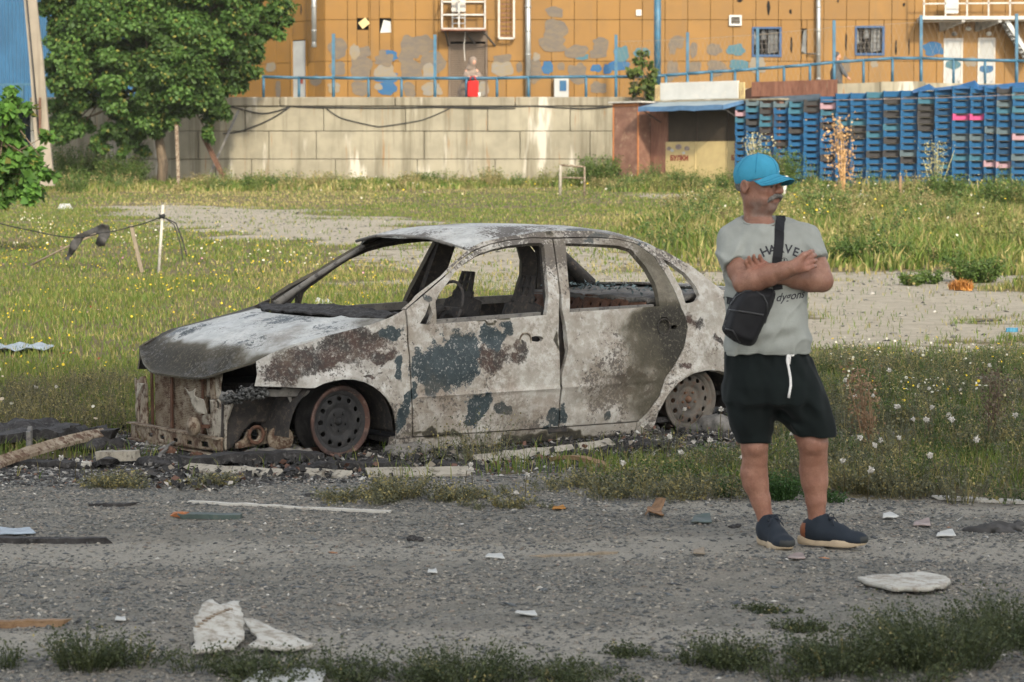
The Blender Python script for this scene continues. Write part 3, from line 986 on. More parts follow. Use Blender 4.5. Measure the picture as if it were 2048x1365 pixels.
# two broken windows with blue frames and grilles
for key, cur in (('win1', (.62, .95)), ('win2', (.05, .30))):
    x0, z0, x1, z1 = OPEN[key]
    w = MB()
    for r in ((x0 - .03, z1 - .03, x1 + .03, z1 + .05), (x0 - .03, z0 - .09, x1 + .03, z0 + .01), (x0 - .03, z0 + .01, x0 + .04, z1 - .03), (x1 - .07, z0 + .01, x1 + .03, z1 - .03)):
        w.box(((r[0] + r[2]) / 2, YB + .02, (r[1] + r[3]) / 2), (r[2] - r[0], .12, r[3] - r[1]), bev=.008)
    wo = w.build('window', M['win_blue'], bld)
    g = MB(); n = 6
    for k in range(n + 1):
        x = x0 + .06 + (x1 - x0 - .14) * k / n
        g.bar((x, YB + .10, z0), (x, YB + .10, z1), .022)
    for zz in (.2, .42, .6, .8): g.bar((x0, YB + .08, z0 + (z1 - z0) * zz), (x1, YB + .08, z0 + (z1 - z0) * zz), .02)
    g.build('grille', M['grille'], wo)
    for (f0, f1, zl) in ((.55, .95, .06), (.30, .52, .55), (.04, .16, .35)):
        poly = [(x0 + (x1 - x0) * f0, z0 + (z1 - z0) * zl), (x0 + (x1 - x0) * f1, z0 + (z1 - z0) * (zl + .05)), (x0 + (x1 - x0) * (f1 - .04), z0 + (z1 - z0) * .75), (x0 + (x1 - x0) * (f1 - .09), z1), (x0 + (x1 - x0) * (f0 + .03), z1)]
        m = MB(); m.prism(poly, lambda x, z, t: (x, YB + .16 + t, z), .012); m.build('glass_shard', M['glass_broken'], wo)
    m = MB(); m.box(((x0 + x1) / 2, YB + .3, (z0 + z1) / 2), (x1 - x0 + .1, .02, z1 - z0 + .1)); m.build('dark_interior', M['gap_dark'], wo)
for key in ('sq1', 'sq2', 'slit'):
    x0, z0, x1, z1 = OPEN[key]
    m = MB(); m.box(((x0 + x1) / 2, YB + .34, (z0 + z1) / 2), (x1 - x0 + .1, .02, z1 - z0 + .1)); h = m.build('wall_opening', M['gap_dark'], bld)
    m = MB()
    if key == 'sq1': m.box(((x0 + x1) / 2 + .05, YB - .02, (z0 + z1) / 2 + .03), (.36, .03, .30), Matrix.Rotation(R(-38), 3, 'Y'), bev=.006); m.build('loose_board', M['cream'], bld)
    elif key == 'sq2': m.prism([(x0 + .02, z0), (x1, z0 + .02), (x1 - .02, z1 - .12), (x0 + .16, z1 - .06)], lambda x, z, t: (x, YB + .06 + t, z), .02); m.build('loose_board', M['paper'], bld)
    else: m.prism([(x0, z0 + .1), (x1 - .02, z0), (x1, z1), (x0 + .08, z1 - .1)], lambda x, z, t: (x, YB + .08 + t, z), .02); m.build('loose_board', M['glass_broken'], bld)
# vent box
x0, z0, x1, z1 = R_(1458, 31, 1483, 52)
m = MB()
for r in ((x0, z1 - .07, x1, z1), (x0, z0, x1, z0 + .07), (x0, z0 + .07, x0 + .07, z1 - .07), (x1 - .07, z0 + .07, x1, z1 - .07)):
    m.box(((r[0] + r[2]) / 2, YB - .05, (r[1] + r[3]) / 2), (r[2] - r[0], .1, r[3] - r[1]))
v = m.build('vent', M['white_board'], bld)
for k in range(3):
    m = MB(); m.box(((x0 + x1) / 2, YB - .03, z0 + .12 + k * .085), (x1 - x0 - .14, .05, .035), Matrix.Rotation(R(35), 3, 'X')); m.build('slat', M['soot_grey'], v)
bbox('wall_box', M['white_board'], R_(1272, 20, 1283, 32), .05, .05)
# doors at the right
for key in ('d1', 'd2'):
    x0, z0, x1, z1 = OPEN[key]
    d_ = bbox('door', M['door_grey'], (x0 + .05, z0, x1 - .05, z1 - .05), .01, .05)
    for r in ((x0 - .02, z0, x0 + .05, z1 + .02), (x1 - .05, z0, x1 + .02, z1 + .02), (x0 + .05, z1 - .05, x1 - .05, z1 + .02)): bbox('door_frame', M['white_metal'], r, .03, .1)
    c = ((x0 + x1) / 2, (z0 + z1) / 2 + (.32 if key == 'd1' else .15))
    pts = [(c[0] + .30 * math.cos(a) * (1 + .2 * mnoise.noise((a, c[0], 1))), c[1] + .17 * math.sin(a) * (1 + .3 * mnoise.noise((a, c[0], 5)))) for a in np.linspace(0, 6.0, 14)]
    m = MB(); m.prism(pts, lambda x, z, t: (x, YB - .016 + t, z), .003); m.build('paint_patch', M['patch_teal' if key == 'd1' else 'patch_blue'], bld)
    m = MB(); m.sphere((x1 - .12, YB - .04, z0 + 1.0), .03); m.build('handle', M['galv'], d_)
for px, py in ((1909, 68), (1937, 58), (1978, 68)):
    m = MB(); m.sphere(tuple(B(px, py, .06)), .11, 10, 7, (1, .6, .8)); m.build('wall_lamp', M['soot_grey' if px == 1909 else 'white_board'], bld)
# roller gate with slats
x0, z0, x1, z1 = OPEN['gate']
ns = 30
sm = MB(); sm.box((0, 0, 0), (x1 - x0 - .1, .03, (z1 - z0 - .5) / ns - .012), bev=.008); sme = sm.mesh('slat'); sme.materials.append(M['shutter'])
gt = bbox('roller_gate', M['shutter'], (x0, z1 - .42, x1, z1), .04, .08)
for k in range(ns): link('slat', sme, None, gt, ((x0 + x1) / 2, YB + .06, z0 + (z1 - z0 - .5) * (k + .5) / ns))
for xx in (x0, x1 - .08): bbox('gate_rail', M['shutter'], (xx, z0, xx + .08, z1 - .42), .04, .12)
# cage balcony over the gate, with a ladder
def bars(name, segs, w, mat, parent=bld):
    m = MB()
    for a, c in segs: m.bar(a, c, w)
    return m.build(name, mat, parent)
cg = []
for (dx) in (.1, 1.0):
    for px in (884, 918, 970): cg.append((B(px, -40, dx), B(px, 58, dx)))
    for py in (58, 30, 4): cg.append((B(884, py, dx), B(970, py, dx)))
for px in (884, 970):
    for py in (58, 4): cg.append((B(px, py, .02), B(px, py, 1.0)))
cage = bars('balcony_cage', cg, .06, M['white_metal'])
m = MB(); a, c = B(882, 60, 1.05), B(972, 60, .02); m.box(((a.x + c.x) / 2, (a.y + c.y) / 2, a.z), (c.x - a.x, 1.05, .05)); m.build('balcony_floor', M['rust_sheet'], cage)
bars('brace', [(B(965, 62, .9), B(990, 92, .02)), (B(890, 62, .9), B(897, 92, .02)), (B(930, 62, .5), B(950, 88, .02))], .06, M['grille'], cage)
lad = [(B(px, -40, .5), B(px, 56, .5)) for px in (905, 930)] + [(B(905, py, .5), B(930, py, .5)) for py in range(-30, 56, 11)]
bars('ladder', lad, .04, M['galv'], cage)
m = MB(); a = B(917, 12, .6); m.box(tuple(a), (.55, .3, .5), bev=.02); m.build('air_conditioner', M['white_metal'], cage)
bars('hanging_cord', [(B(931, 60, .5), B(928, 95, .5)), (B(928, 95, .5), B(930, 122, .5))], .025, M['white_metal'], cage)
l2 = [(B(px, -40, .35), B(px, 77, .35)) for px in (998, 1028)] + [(B(998, 77, .35), B(1028, 77, .35)), (B(998, 76, .02), B(998, 76, .35)), (B(1028, 76, .02), B(1028, 76, .35))]
bars('wall_ladder', l2, .07, M['white_metal'])
bars('ladder_rungs', [(B(1001, py, .2), B(1025, py, .2)) for py in range(-36, 74, 9)], .03, M['rust_sheet'])
# pipes
def pipe(name, px, py0, py1, wpx, mat, d=.2, **k):
    m = MB(); r = wpx / 2 * YB / FPX
    m.tube([B(px, py0, d), B(px, py1, d)], r, 12)
    o = m.build(name, mat, bld)
    for py in range(int(max(py0, 0)) + 14, int(py1) - 10, 48):
        q = MB(); q.tube([B(px, py, d) + Vector((0, 0, .03)), B(px, py, d) - Vector((0, 0, .03))], r * 1.18, 12); q.build('pipe_clip', mat, o)
    return o
pipe('downpipe', 628, -60, 84, 10, M['galv'], .3)
m = MB(); m.lathe([(.02, 0), (.115, .04), (.08, .22), (.08, .3)], 12, Matrix.Translation(B(628, 96, .3))); m.build('pipe_end', M['galv'], bld)
pipe('downpipe', 1056, -60, 212, 11, M['galv'], .25)
pipe('downpipe', 1637, -60, 200, 9, M['galv'], .2)
m = MB(); m.tube([B(1614, 108, .1), B(1637, 108, .2)], .03, 8); m.build('pipe_bracket', M['grille'], bld)
# high platform at the right with white railing and stair
pf = []
a, c = B(1845, 36, 1.3), B(2200, 30, 0)
m = MB(); m.box(((a.x + c.x) / 2, YB - .65, a.z), (c.x - a.x, 1.3, .14), bev=.01); plat = m.build('platform', M['white_metal'], bld)
for px in range(1848, 2180, 43): pf.append((B(px, 33, 1.27), B(px, -50, 1.27)))
pf += [(B(1846, py, 1.27), B(2190, py - 3, 1.27)) for py in (8, -20)]
bars('platform_railing', pf, .055, M['white_metal'], plat)
for px in (1878, 1950):
    q = MB(); q.prism([(0, 0), (1.2, 0), (1.2, -.10), (0, -.38)], lambda x, z, t: (B(px, 42).x + t + .55 * x, YB - .05 - x, a.z - .07 + z), .12); q.build('bracket', M['galv'], plat)
m = MB(); m.box(tuple(B(1903, 12, .8)), (.5, .3, .62), bev=.03); m.build('air_conditioner', M['white_board'], plat)
st0, st1 = B(2012, 40, 1.0), B(2062, 120, 1.0)
sb = [(st0, st1), (st0 + Vector((0, .8, 0)), st1 + Vector((0, .8, 0)))]
stair = bars('stair_string', sb, .16, M['galv'], plat)
for k in range(9):
    p = st0.lerp(st1, (k + .5) / 9); m = MB(); m.box((p.x, p.y + .4, p.z), (.26, .8, .04)); m.build('step', M['galv'], stair)
# dark tears in the cladding
for px, py, w, h in ((1583, 90, 5, 36), (1668, 84, 5, 36), (1692, 84, 5, 38), (1792, 95, 4, 36), (1818, 94, 4, 36), (1537, 16, 7, 32), (1581, 24, 6, 10), (1676, 2, 5, 10), (1808, 10, 5, 8), (1480, 2, 14, 6), (602, 20, 4, 24), (585, 42, 16, 3)):
    c = B(px, py); k = YB / FPX
    pts = [(c.x + w * k * .5 * math.cos(a) * random.uniform(.6, 1.3), c.z + h * k * .5 * math.sin(a) * random.uniform(.8, 1.1)) for a in np.linspace(0, 5.7, 9)]
    m = MB(); m.prism(pts, lambda x, z, t: (x, YB - .012 + t, z), .004); m.build('wall_tear', M['gap_dark'], bld)
# electric box, small things by the wall
bbox('meter_cabinet', M['door_grey'], R_(1108, 158, 1137, 205), .35, .3)
m = MB(); c = B(1126, 172, .37); m.box(tuple(c), (.26, .01, .4), bev=.004); m.build('paint_patch', M['patch_blue'], bld)

# ------------------------------------------------------------------ terrace, retaining wall of concrete blocks
YW = 89.0
def W(px, py, d=0.0): return at(px, py, YW - d)
TZ = W(1024, 195).z - .18
t_ = MB()
xL, xR = W(60, 200).x, W(2400, 200).x
xm = W(1300, 190).x; xr0 = W(1840, 165).x; TZ2 = W(1840, 166).z - .15
t_.add([(xL - 8, YW + .5, TZ), (xm, YW + .5, TZ), (xm, 125, TZ), (xL - 8, 125, TZ), (xr0, YW + .5, TZ2), (xr0, 125, TZ2), (xR + 8, YW + .5, TZ2), (xR + 8, 125, TZ2)], [(0, 1, 2, 3), (1, 4, 5, 2), (4, 6, 7, 5)])
tag(t_.build('terrace', M['coping']), kind='structure')
rw = empty('retaining_wall', (0, 0, 0), 0, 'rust-stained concrete block retaining wall below the ochre building', 'wall')
zt, z1_, z2_, z3_ = W(1024, 213).z, W(1024, 263).z, W(1024, 319).z, -.6
rows = [(zt, z1_, [60, 190, 330, 490, 647, 811, 975, 1140, 1290]), (z1_, z2_, [60, 240, 395, 537, 632, 848, 1040, 1180, 1290]), (z2_, z3_, [60, 260, 430, 502, 670, 834, 990, 1150, 1290])]
def block(px0, px1, za, zb, d):
    x0, x1 = W(px0, 200).x, W(px1, 200).x
    m = MB(); m.box(((x0 + x1) / 2, YW + .3 - d, (za + zb) / 2), (x1 - x0 - .016, .6, za - zb - .014), bev=.02)
    m.build('concrete_block', M['concrete'], rw)
for za, zb, cut in rows:
    for k in range(len(cut) - 1): block(cut[k], cut[k + 1], za, zb, random.uniform(0, .05))
m = MB(); m.box(((xL + xm) / 2, YW + .62, 1.6), (xm - xL, .5, 4.2)); m.build('joint_mortar', M['coping'], rw)
ctop = W(1024, 195).z
for k, (p0, p1) in enumerate(((60, 300), (300, 560), (560, 790), (790, 1030), (1030, 1290))):
    x0, x1 = W(p0, 200).x, W(p1, 200).x
    m = MB(); m.box(((x0 + x1) / 2, YW + .28, (ctop + zt) / 2 + .002 * k), (x1 - x0 - .02, .78, ctop - zt), bev=.03); m.build('coping_stone', M['coping'], rw)
rw2 = empty('ramp_wall', (0, 0, 0), 0, 'pale concrete ramp wall showing above the stacked crates', 'wall')
for p0, p1, y0, y1 in ((1290, 1480, 188, 178), (1480, 1672, 178, 166), (1672, 1760, 168, 165), (1760, 1850, 164, 163), (1850, 1990, 166, 168), (1990, 2200, 168, 168)):
    x0, x1, za, zb = W(p0, 200).x, W(p1, 200).x, W(p0, y0).z, W(p1, y1).z
    m = MB(); m.prism([(x0 + .01, -.5), (x1 - .01, -.5), (x1 - .01, zb), (x0 + .01, za)], lambda x, z, t: (x, YW + t + .01 * (p0 % 3), z), .6); m.build('concrete_block', M['concrete'], rw2)
# sagging cables on the wall
def cable(name, pts, r, label, sag=0.0, mat='cable', cat='cable', n=8, parent=None, group=None):
    P = []
    for a, b_ in zip(pts[:-1], pts[1:]):
        for k in range(n): 
            t = k / n; q = Vector(a).lerp(Vector(b_), t); q.z -= sag * 4 * t * (1 - t); P.append(q)
    P.append(Vector(pts[-1]))
    m = MB(); m.tube(P, r, 6)
    o = m.build(name, M[mat], parent)
    return tag(o, label, cat, group) if label else o
_w1 = lambda x, y: W(450 + x / 2.41, y / 2.41, .07)
cable('wall_cable', [_w1(-10, 500), _w1(150, 545), _w1(215, 545), _w1(320, 512), _w1(560, 520), _w1(1000, 518), _w1(1500, 512), _w1(1740, 524), _w1(1880, 510)], .022, 'long black cable running level along the top of the concrete wall', .02)
cable('wall_cable', [_w1(-10, 645), _w1(140, 610), _w1(310, 518)], .022, 'short black cable rising from the trees to the wall cable', .06)
cable('wall_cable', [_w1(490, 525), _w1(560, 570), _w1(740, 612), _w1(950, 580), _w1(1090, 520), _w1(1400, 524)], .018, 'black cable drooping in a loop across the middle of the concrete wall', .02)

# ------------------------------------------------------------------ blue railing and tall fence posts on the wall
rl = empty('blue_railing', (0, 0, 0), 0, 'blue pipe railing along the top of the concrete wall and up the ramp', 'railing')
top = [(450, 153), (527, 154), (598, 156), (667, 156), (737, 157), (803, 157), (870, 157), (933, 157), (994, 157), (1057, 155), (1172, 154), (1232, 154), (1292, 154), (1332, 151), (1375, 148), (1423, 144), (1470, 142), (1515, 138), (1568, 134), (1620, 130), (1668, 125), (1727, 121), (1785, 117), (1842, 117), (1907, 119), (1970, 121), (2033, 122), (2100, 124)]
bot = lambda px: 195 if px < 1240 else np.interp(px, [1240, 1375, 1515, 1668, 1785, 1842], [195, 188, 176, 164, 162, 164])
for k in range(len(top) - 1):
    m = MB(); m.tube([W(*top[k], -.12), W(*top[k + 1], -.12)], .055, 8); m.build('rail', M['blue_paint'], rl)
for px, py in top:
    m = MB(); m.tube([W(px, py, -.12), W(px, bot(px) + 6, -.12)], .05, 8); m.build('post', M['blue_paint'], rl)
tf = empty('net_fence', (0, 0, 0), 0, 'tall thin blue posts carrying a faint wire net behind the blue railing', 'fence')
tp = [(667, 68), (870, 70), (1232, 70), (1375, 65), (1515, 56), (1668, 41), (1842, 31), (2033, 28), (2180, 24)]
for px, py in tp:
    m = MB(); m.bar(W(px, py, -.2), W(px, bot(px) + 8, -.2), .11); m.build('post', M['blue_paint'], tf)
net = MB()
for (a, b_) in zip(tp[2:-1], tp[3:]):
    pa, pb = W(a[0], a[1] + 14, -.2), W(b_[0], b_[1] + 14, -.2); qa, qb = W(a[0], bot(a[0]), -.2), W(b_[0], bot(b_[0]), -.2)
    n = 16
    for k in range(n):
        for (t0, t1) in ((k / n, (k + 4) / n), (k / n, (k - 4) / n)):
            if 0 <= t1 <= 1: net.tube([pa.lerp(pb, t0), qa.lerp(qb, t1)], .004, 3, False)
    net.tube([pa, pb], .008, 4, False)
tag(net.build('wire_net', M['wood_grey'], tf), kind='stuff')
m = MB(); m.tube([at(1315, -60, 90), at(1315, 196, 90)], .13, 14); pb_ = m.build('blue_pole', M['blue_paint']); tag(pb_, 'thick round blue pole standing behind the kiosk sign', 'pole')
q = MB(); q.lathe([(.22, 0), (.22, .08), (.135, .16)], 14, Matrix.Translation(at(1315, 196, 90))); q.build('pole_collar', M['blue_paint'], pb_)

# ------------------------------------------------------------------ blue corrugated building, far left
bb = empty('blue_building', (0, 0, 0), 0, 'bright blue building of upright corrugated sheets behind the concrete pole', 'building')
for k in range(7):
    m = MB(); x0 = at(-120 + 90 * k, 100, 104).x; n = 12; wd = 90 / FPX * 104
    vs, fs = [], []
    for i in range(n * 4 + 1):
        x = x0 + wd * i / (n * 4); d = (0, 0, .05, .05)[i % 4]
        vs += [(x, 104 - d - k * .004, 2.5), (x, 104 - d - k * .004, 10.5)]
    fs = [(2 * i, 2 * i + 2, 2 * i + 3, 2 * i + 1) for i in range(n * 4)]
    m.add(vs, fs); m.build('wall_sheet', M['blue_cladding'], bb)
m = MB(); m.box((at(180, 100, 104).x, 105.5, 6.5), (14, 2.8, 8)); m.build('inner_wall', M['patch_blue'], bb)
fe = empty('blue_fence', (0, 0, 0), 0, 'low blue railing in front of the blue corrugated building', 'fence')
for px in (8, 45, 82, 120):
    m = MB(); m.bar(at(px, 168, 90.5), at(px, 210, 90.5), .1); m.build('post', M['blue_paint'], fe)
m = MB(); m.bar(at(-40, 170, 90.5), at(200, 168, 90.5), .08); m.build('rail', M['blue_paint'], fe)
# ------------------------------------------------------------------ kiosk
ORD = ['first', 'second', 'third', 'fourth', 'fifth', 'sixth', 'seventh', 'eighth', 'ninth', 'tenth', 'eleventh', 'twelfth', 'thirteenth', 'fourteenth', 'fifteenth', 'sixteenth', 'seventeenth', 'eighteenth', 'nineteenth', 'twentieth', 'twenty-first', 'twenty-second']
K0, K1 = at(1323, 283, 84.3), at(1480, 283, 82.0)
ke = Vector((K1.x - K0.x, K1.y - K0.y, 0)); KL = ke.length; ke.normalize()
kn = Vector((ke.y, -ke.x, 0))
krot = Matrix((ke, kn * -1, Vector((0, 0, 1)))).transposed().to_euler()
kg = float(gz(K0.x, K0.y)) - .05
def KP(s, z, d=0.0): return Vector((K0.x, K0.y, 0)) + ke * s + kn * d + Vector((0, 0, z))
def kz(py, D=83.2): return at(1400, py, D).z
ks = empty('bread_kiosk', (0, 0, 0), 0, 'small bread kiosk with cream panels, brown shutters and white cracked signboard', 'kiosk')
def kbox(name, mat, s0, s1, z0, z1, d, th, parent=ks, bev=.01):
    m = MB(); m.box((0, 0, 0), (s1 - s0, th, z1 - z0), bev=bev)
    o = m.build(name, mat, parent, KP((s0 + s1) / 2, (z0 + z1) / 2, d - th / 2)); o.rotation_euler = krot; return o
zc, ztop = kz(283.5), kz(205)
kbox('body', M['kiosk_red'], .0, KL + 1.6, kg, ztop, -.06, 2.4)
kbox('roof', M['coping'], -.05, KL + 1.7, ztop + .002, ztop + .07, .1, 2.6)
pw = (KL + .75) / 3
for k in range(3):
    s0, s1 = .20 + k * pw * .97, .20 + (k + 1) * pw * .97 - .05
    p = kbox('cream_panel', M['cream'], s0, s1, kg, zc, .03, .06)
    kbox('panel_post', M['cream'], s1 + .003, s1 + .047, kg, zc, .05, .08)
    sh = kbox('roller_shutter', M['shutter_dark'], s0, s1, zc + .004, ztop - .1, -.03, .03)
    nsl = 16
    for q in range(nsl):
        z = zc + .03 + (ztop - .16 - zc) * q / nsl
        m = MB(); m.box((0, 0, 0), (s1 - s0 - .06, .025, (ztop - .16 - zc) / nsl - .012), bev=.008)
        o = m.build('shutter_slat', M['shutter_dark'], sh, KP((s0 + s1) / 2, z + .04, -.005)); o.rotation_euler = krot
    kbox('shutter_post', M['shutter_dark'], s1 + .003, s1 + .047, zc + .004, ztop - .1, .02, .06)
    for ss in (s0 + .06, s1 - .06):
        m = MB(); m.sphere((0, 0, 0), .03); m.build('latch', M['galv'], sh, KP(ss, zc + .09, .03))
def text_obj(name, s, size, loc, rot, mat, parent, bold=.006, th=.004):
    c = bpy.data.curves.new(name, 'FONT'); c.body = s; c.size = size; c.align_x = 'CENTER'; c.align_y = 'CENTER'; c.extrude = th; c.offset = bold; c.resolution_u = 3
    o = bpy.data.objects.new(name, c); COL.objects.link(o)
    bpy.context.view_layer.update()
    me = bpy.data.meshes.new_from_object(o.evaluated_get(bpy.context.evaluated_depsgraph_get()))
    bpy.data.objects.remove(o); bpy.data.curves.remove(c)
    me.name = name; me.materials.clear()
    o2 = link(name, me, mat, parent, loc); o2.rotation_euler = rot
    return o2
trot = (Matrix((ke, Vector((0, 0, 1)), kn)).transposed()).to_euler()
s_at = lambda px: (at(px, 300, 83.2).x - K0.x) / ke.x
text_obj('lettering', 'БУЛКИ', .235, KP(s_at(1362), kz(317), .036), trot, M['letters'], ks, .012)
for txt, py, sz in (('ХЛЕБ', 294, .20), ('СВИСТ', 305, .145), ('БАТОН', 317, .22)):
    text_obj('lettering', txt, sz, KP(s_at(1475), kz(py), .036), trot, M['letters'], ks, .01)
for px, py, r, mt in ((1361, 294, .12, 'letters'), (1343, 297, .09, 'sticker_red'), (1377, 297, .10, 'sticker_red'), (1349, 301, .07, 'paper'), (1371, 306, .06, 'paper')):
    pts = [(r * math.cos(a) * (1.2 + .3 * mnoise.noise((a, px, 1))), r * .8 * math.sin(a)) for a in np.linspace(0, 6, 12)]
    m = MB(); m.prism(pts, lambda x, z, t: KP(s_at(px) + x, kz(py) + z, .036 + px * 1e-5 - t), .003); m.build('faded_print', M['sticker_red' if mt == 'letters' else mt], ks)
# signboard with cracks
zb0, zb1 = kz(199.5), kz(164.5)
sb_ = kbox('signboard', M['white_board'], .02, KL, zb0, zb1, .12, .06)
rs = random.Random(4)
for q in range(26):
    x, z = rs.uniform(.1, KL - .1), rs.uniform(zb0 + .05, zb1 - .05)
    a = rs.uniform(0, 6.28); pts = []
    for k in range(rs.randint(3, 6)):
        pts.append((min(max(x, .05), KL - .05), min(max(z, zb0 + .03), zb1 - .03))); a += rs.uniform(-.9, .9); x += .11 * math.cos(a); z += .11 * math.sin(a)
    w = rs.uniform(.006, .014)
    m = MB()
    for p0, p1 in zip(pts[:-1], pts[1:]): m.bar(KP(p0[0], p0[1], .121), KP(p1[0], p1[1], .121), .002, w)
    m.build('crack', M['soot_grey'], sb_)
for s0, s1 in ((-.22, .01), (KL + .01, KL + .25)):
    kbox('yellow_board', M['cream'], s0, s1, zb0 - .02, zb1 - .06, .11, .05)
    for q in range(3):
        kbox('dark_streak', M['wood_brown'], s0 + .03 + q * .07, s0 + .065 + q * .07, zb0 + rs.uniform(0, .15), zb1 - .1 - rs.uniform(0, .25), .115, .02)
# awning
za0, za1 = kz(203), kz(216, 82.5)
aw = MB()
n = 12
for i in range(n + 1):
    s = -.05 + (KL + .25) * i / n
    sagz = .02 * math.sin(i * 1.3)
    aw.v += [tuple(KP(s, za0, .08)), tuple(KP(s, za0 * .45 + za1 * .55 + sagz, .75)), tuple(KP(s, za1 + sagz * .6 + .05, 1.22))]
aw.f = [(3 * i + k, 3 * i + 3 + k, 3 * i + 4 + k, 3 * i + 1 + k) for i in range(n) for k in (0, 1)]; aw.s = [True] * len(aw.f)
ao = aw.build('awning', M['awning_top'], ks)
va = MB()
for i in range(n + 1):
    s = -.05 + (KL + .25) * i / n; sg = .02 * math.sin(i * 1.3) * .6
    va.v += [tuple(KP(s, za1 + sg + .055, 1.225)), tuple(KP(s, za1 + sg - .11 + .012 * math.sin(i * 2.2), 1.235)), tuple(KP(s, za1 + sg - .11 + .012 * math.sin(i * 2.2), 1.215)), tuple(KP(s, za1 + sg + .04, 1.205))]
va.f = [(4 * i + k, 4 * i + (k + 1) % 4, 4 * i + 4 + (k + 1) % 4, 4 * i + 4 + k) for i in range(n) for k in range(4)]; va.s = [False] * len(va.f)
va.build('valance', M['awning_edge'], ao)
for s in (-.05, KL + .2):
    q = MB(); q.prism([(.08, za0), (1.22, za1 + .05), (1.22, za1 - .1), (.08, za0 - .12)], lambda d, z, t: KP(s + t, z, d), .015); q.build('valance', M['awning_edge'], ao)
for s in (.0, KL + .1):
    q = MB(); q.tube([KP(s, za0 - .7, .03), KP(s, za1, 1.18)], .02, 6); q.build('awning_arm', M['grille'], ao)
# reddish booth at the left end
rb = empty('reddish_booth', (0, 0, 0), 0, 'narrow reddish flaky board booth standing at the left end of the kiosk', 'booth')
bs1 = -.55 + .05; bs0 = bs1 - 1.16
zbt = kz(207, 84.5)
kbox('front_board', M['kiosk_red'], bs0 + .06, bs1 - .05, kg, zbt - .12, .66, .05, rb)
for s0, s1 in ((bs0, bs0 + .055), (bs1 - .045, bs1)): kbox('corner_post', M['orange_trim'], s0, s1, kg, zbt, .68, .06, rb)
kbox('head_board', M['orange_trim'], bs0 + .06, bs1 - .05, zbt - .115, zbt, .675, .05, rb)
m = MB(); m.box((0, 0, 0), (.04, .8, zbt - kg)); o = m.build('side_board', M['kiosk_red'], rb, KP(bs1 - .03, (kg + zbt) / 2, .22)); o.rotation_euler = krot
kbox('side_post', M['rust_sheet'], bs1 + .02, bs1 + .78, kg, zbt, .02, .06, rb)
kbox('back_board', M['kiosk_red'], bs0, bs1 - .06, kg, zbt, -.2, .05, rb)
kbox('roof', M['white_metal'], bs0 - .1, bs1 + .25, zbt + .004, zbt + .06, .8, 1.1, rb)
# rusty shed roof behind the crates
rsd = empty('rusty_shed', (0, 0, 0), 0, 'shed with a rusty corrugated fascia showing above the crates right of the kiosk', 'shed')
pxs = np.linspace(1501, 1672, 9)
for k in range(8):
    a0, a1 = at(pxs[k], 170, 86), at(pxs[k + 1], 170, 86)
    t0, t1 = (165.5 - (pxs[k] - 1500) * .016 * 2), (165.5 - (pxs[k + 1] - 1500) * .016 * 2)
    vs = []; n = 16
    for i in range(n + 1):
        f = i / n; x = a0.x + (a1.x - a0.x) * f * .99
        y = 85.6 - .03 * (i % 2) - .02 * (k % 2)
        vs += [(x, y, at(1500, 194, 86).z), (x, y, at(1500, t0 + (t1 - t0) * f, 86).z)]
    m = MB(); m.add(vs, [(2 * i, 2 * i + 2, 2 * i + 3, 2 * i + 1) for i in range(n)]); m.build('fascia_sheet', M['rust_sheet'], rsd)
a0, a1 = at(1501, 190, 86), at(1672, 190, 86)
m = MB(); m.box(((a0.x + a1.x) / 2, 87.0, (a0.z + 1.0) / 2 + .2), (a1.x - a0.x, 2.4, a0.z - .9)); m.build('body', M['rust_sheet'], rsd)

# ------------------------------------------------------------------ stacked crates
CR = dict(blue=((.0006, .062, .150), 'blue'), deep=((.002, .040, .095), 'dark blue'), teal=((.025, .10, .14), 'teal'), black=((.028, .026, .025), 'black'), pink=((.38, .05, .15), 'bright pink'), pale=((.30, .19, .21), 'pale pink'), grey=((.07, .10, .11), 'dark grey'))
def crate_mesh(mat):
    m = MB(); w, d, h = .515, .55, .214
    m.box((0, 0, .012), (w - .01, d - .01, .016))
    for sx in (-1, 1):
        for sy in (-1, 1): m.box((sx * (w / 2 - .022), sy * (d / 2 - .018), h / 2), (.044, .036, h - .004))
    m.box((0, -d / 2 + .012, .075), (w - .09, .012, .125))
    m.box((0, d / 2 - .012, .107), (w - .02, .012, .210))
    for sx in (-1, 1): m.box((sx * (w / 2 - .010), 0, .10), (.012, d - .075, .2))
    for k in range(9): m.box((-.19 + k * .0475, -d / 2 + .003, .070), (.012, .008, .105))
    for z in (.018, .128): m.box((0, -d / 2 + .001, z), (w - .09, .012, .016))
    for sx in (-1, 1): m.box((sx * (w / 2 - .075), -d / 2 + .012, .165), (.06, .014, .055))
    me = m.mesh('crate'); me.materials.append(mat); return me
CM = {k: crate_mesh(plain('crate_' + k, c, .55, .22, 1.3, .25, 0, dirt=tuple(x * .6 + .012 for x in c))) for k, (c, _) in CR.items()}
cpx = [1470, 1491, 1518, 1546, 1576, 1606, 1639, 1670, 1699, 1731, 1764.5, 1799, 1833, 1867, 1901.5, 1937, 1966, 1990, 2021, 2053]
ctp = [208, 200, 203, 203, 203, 199, 193, 187, 186, 184, 182, 181, 182, 178, 174, 174, 172, 174, 172]
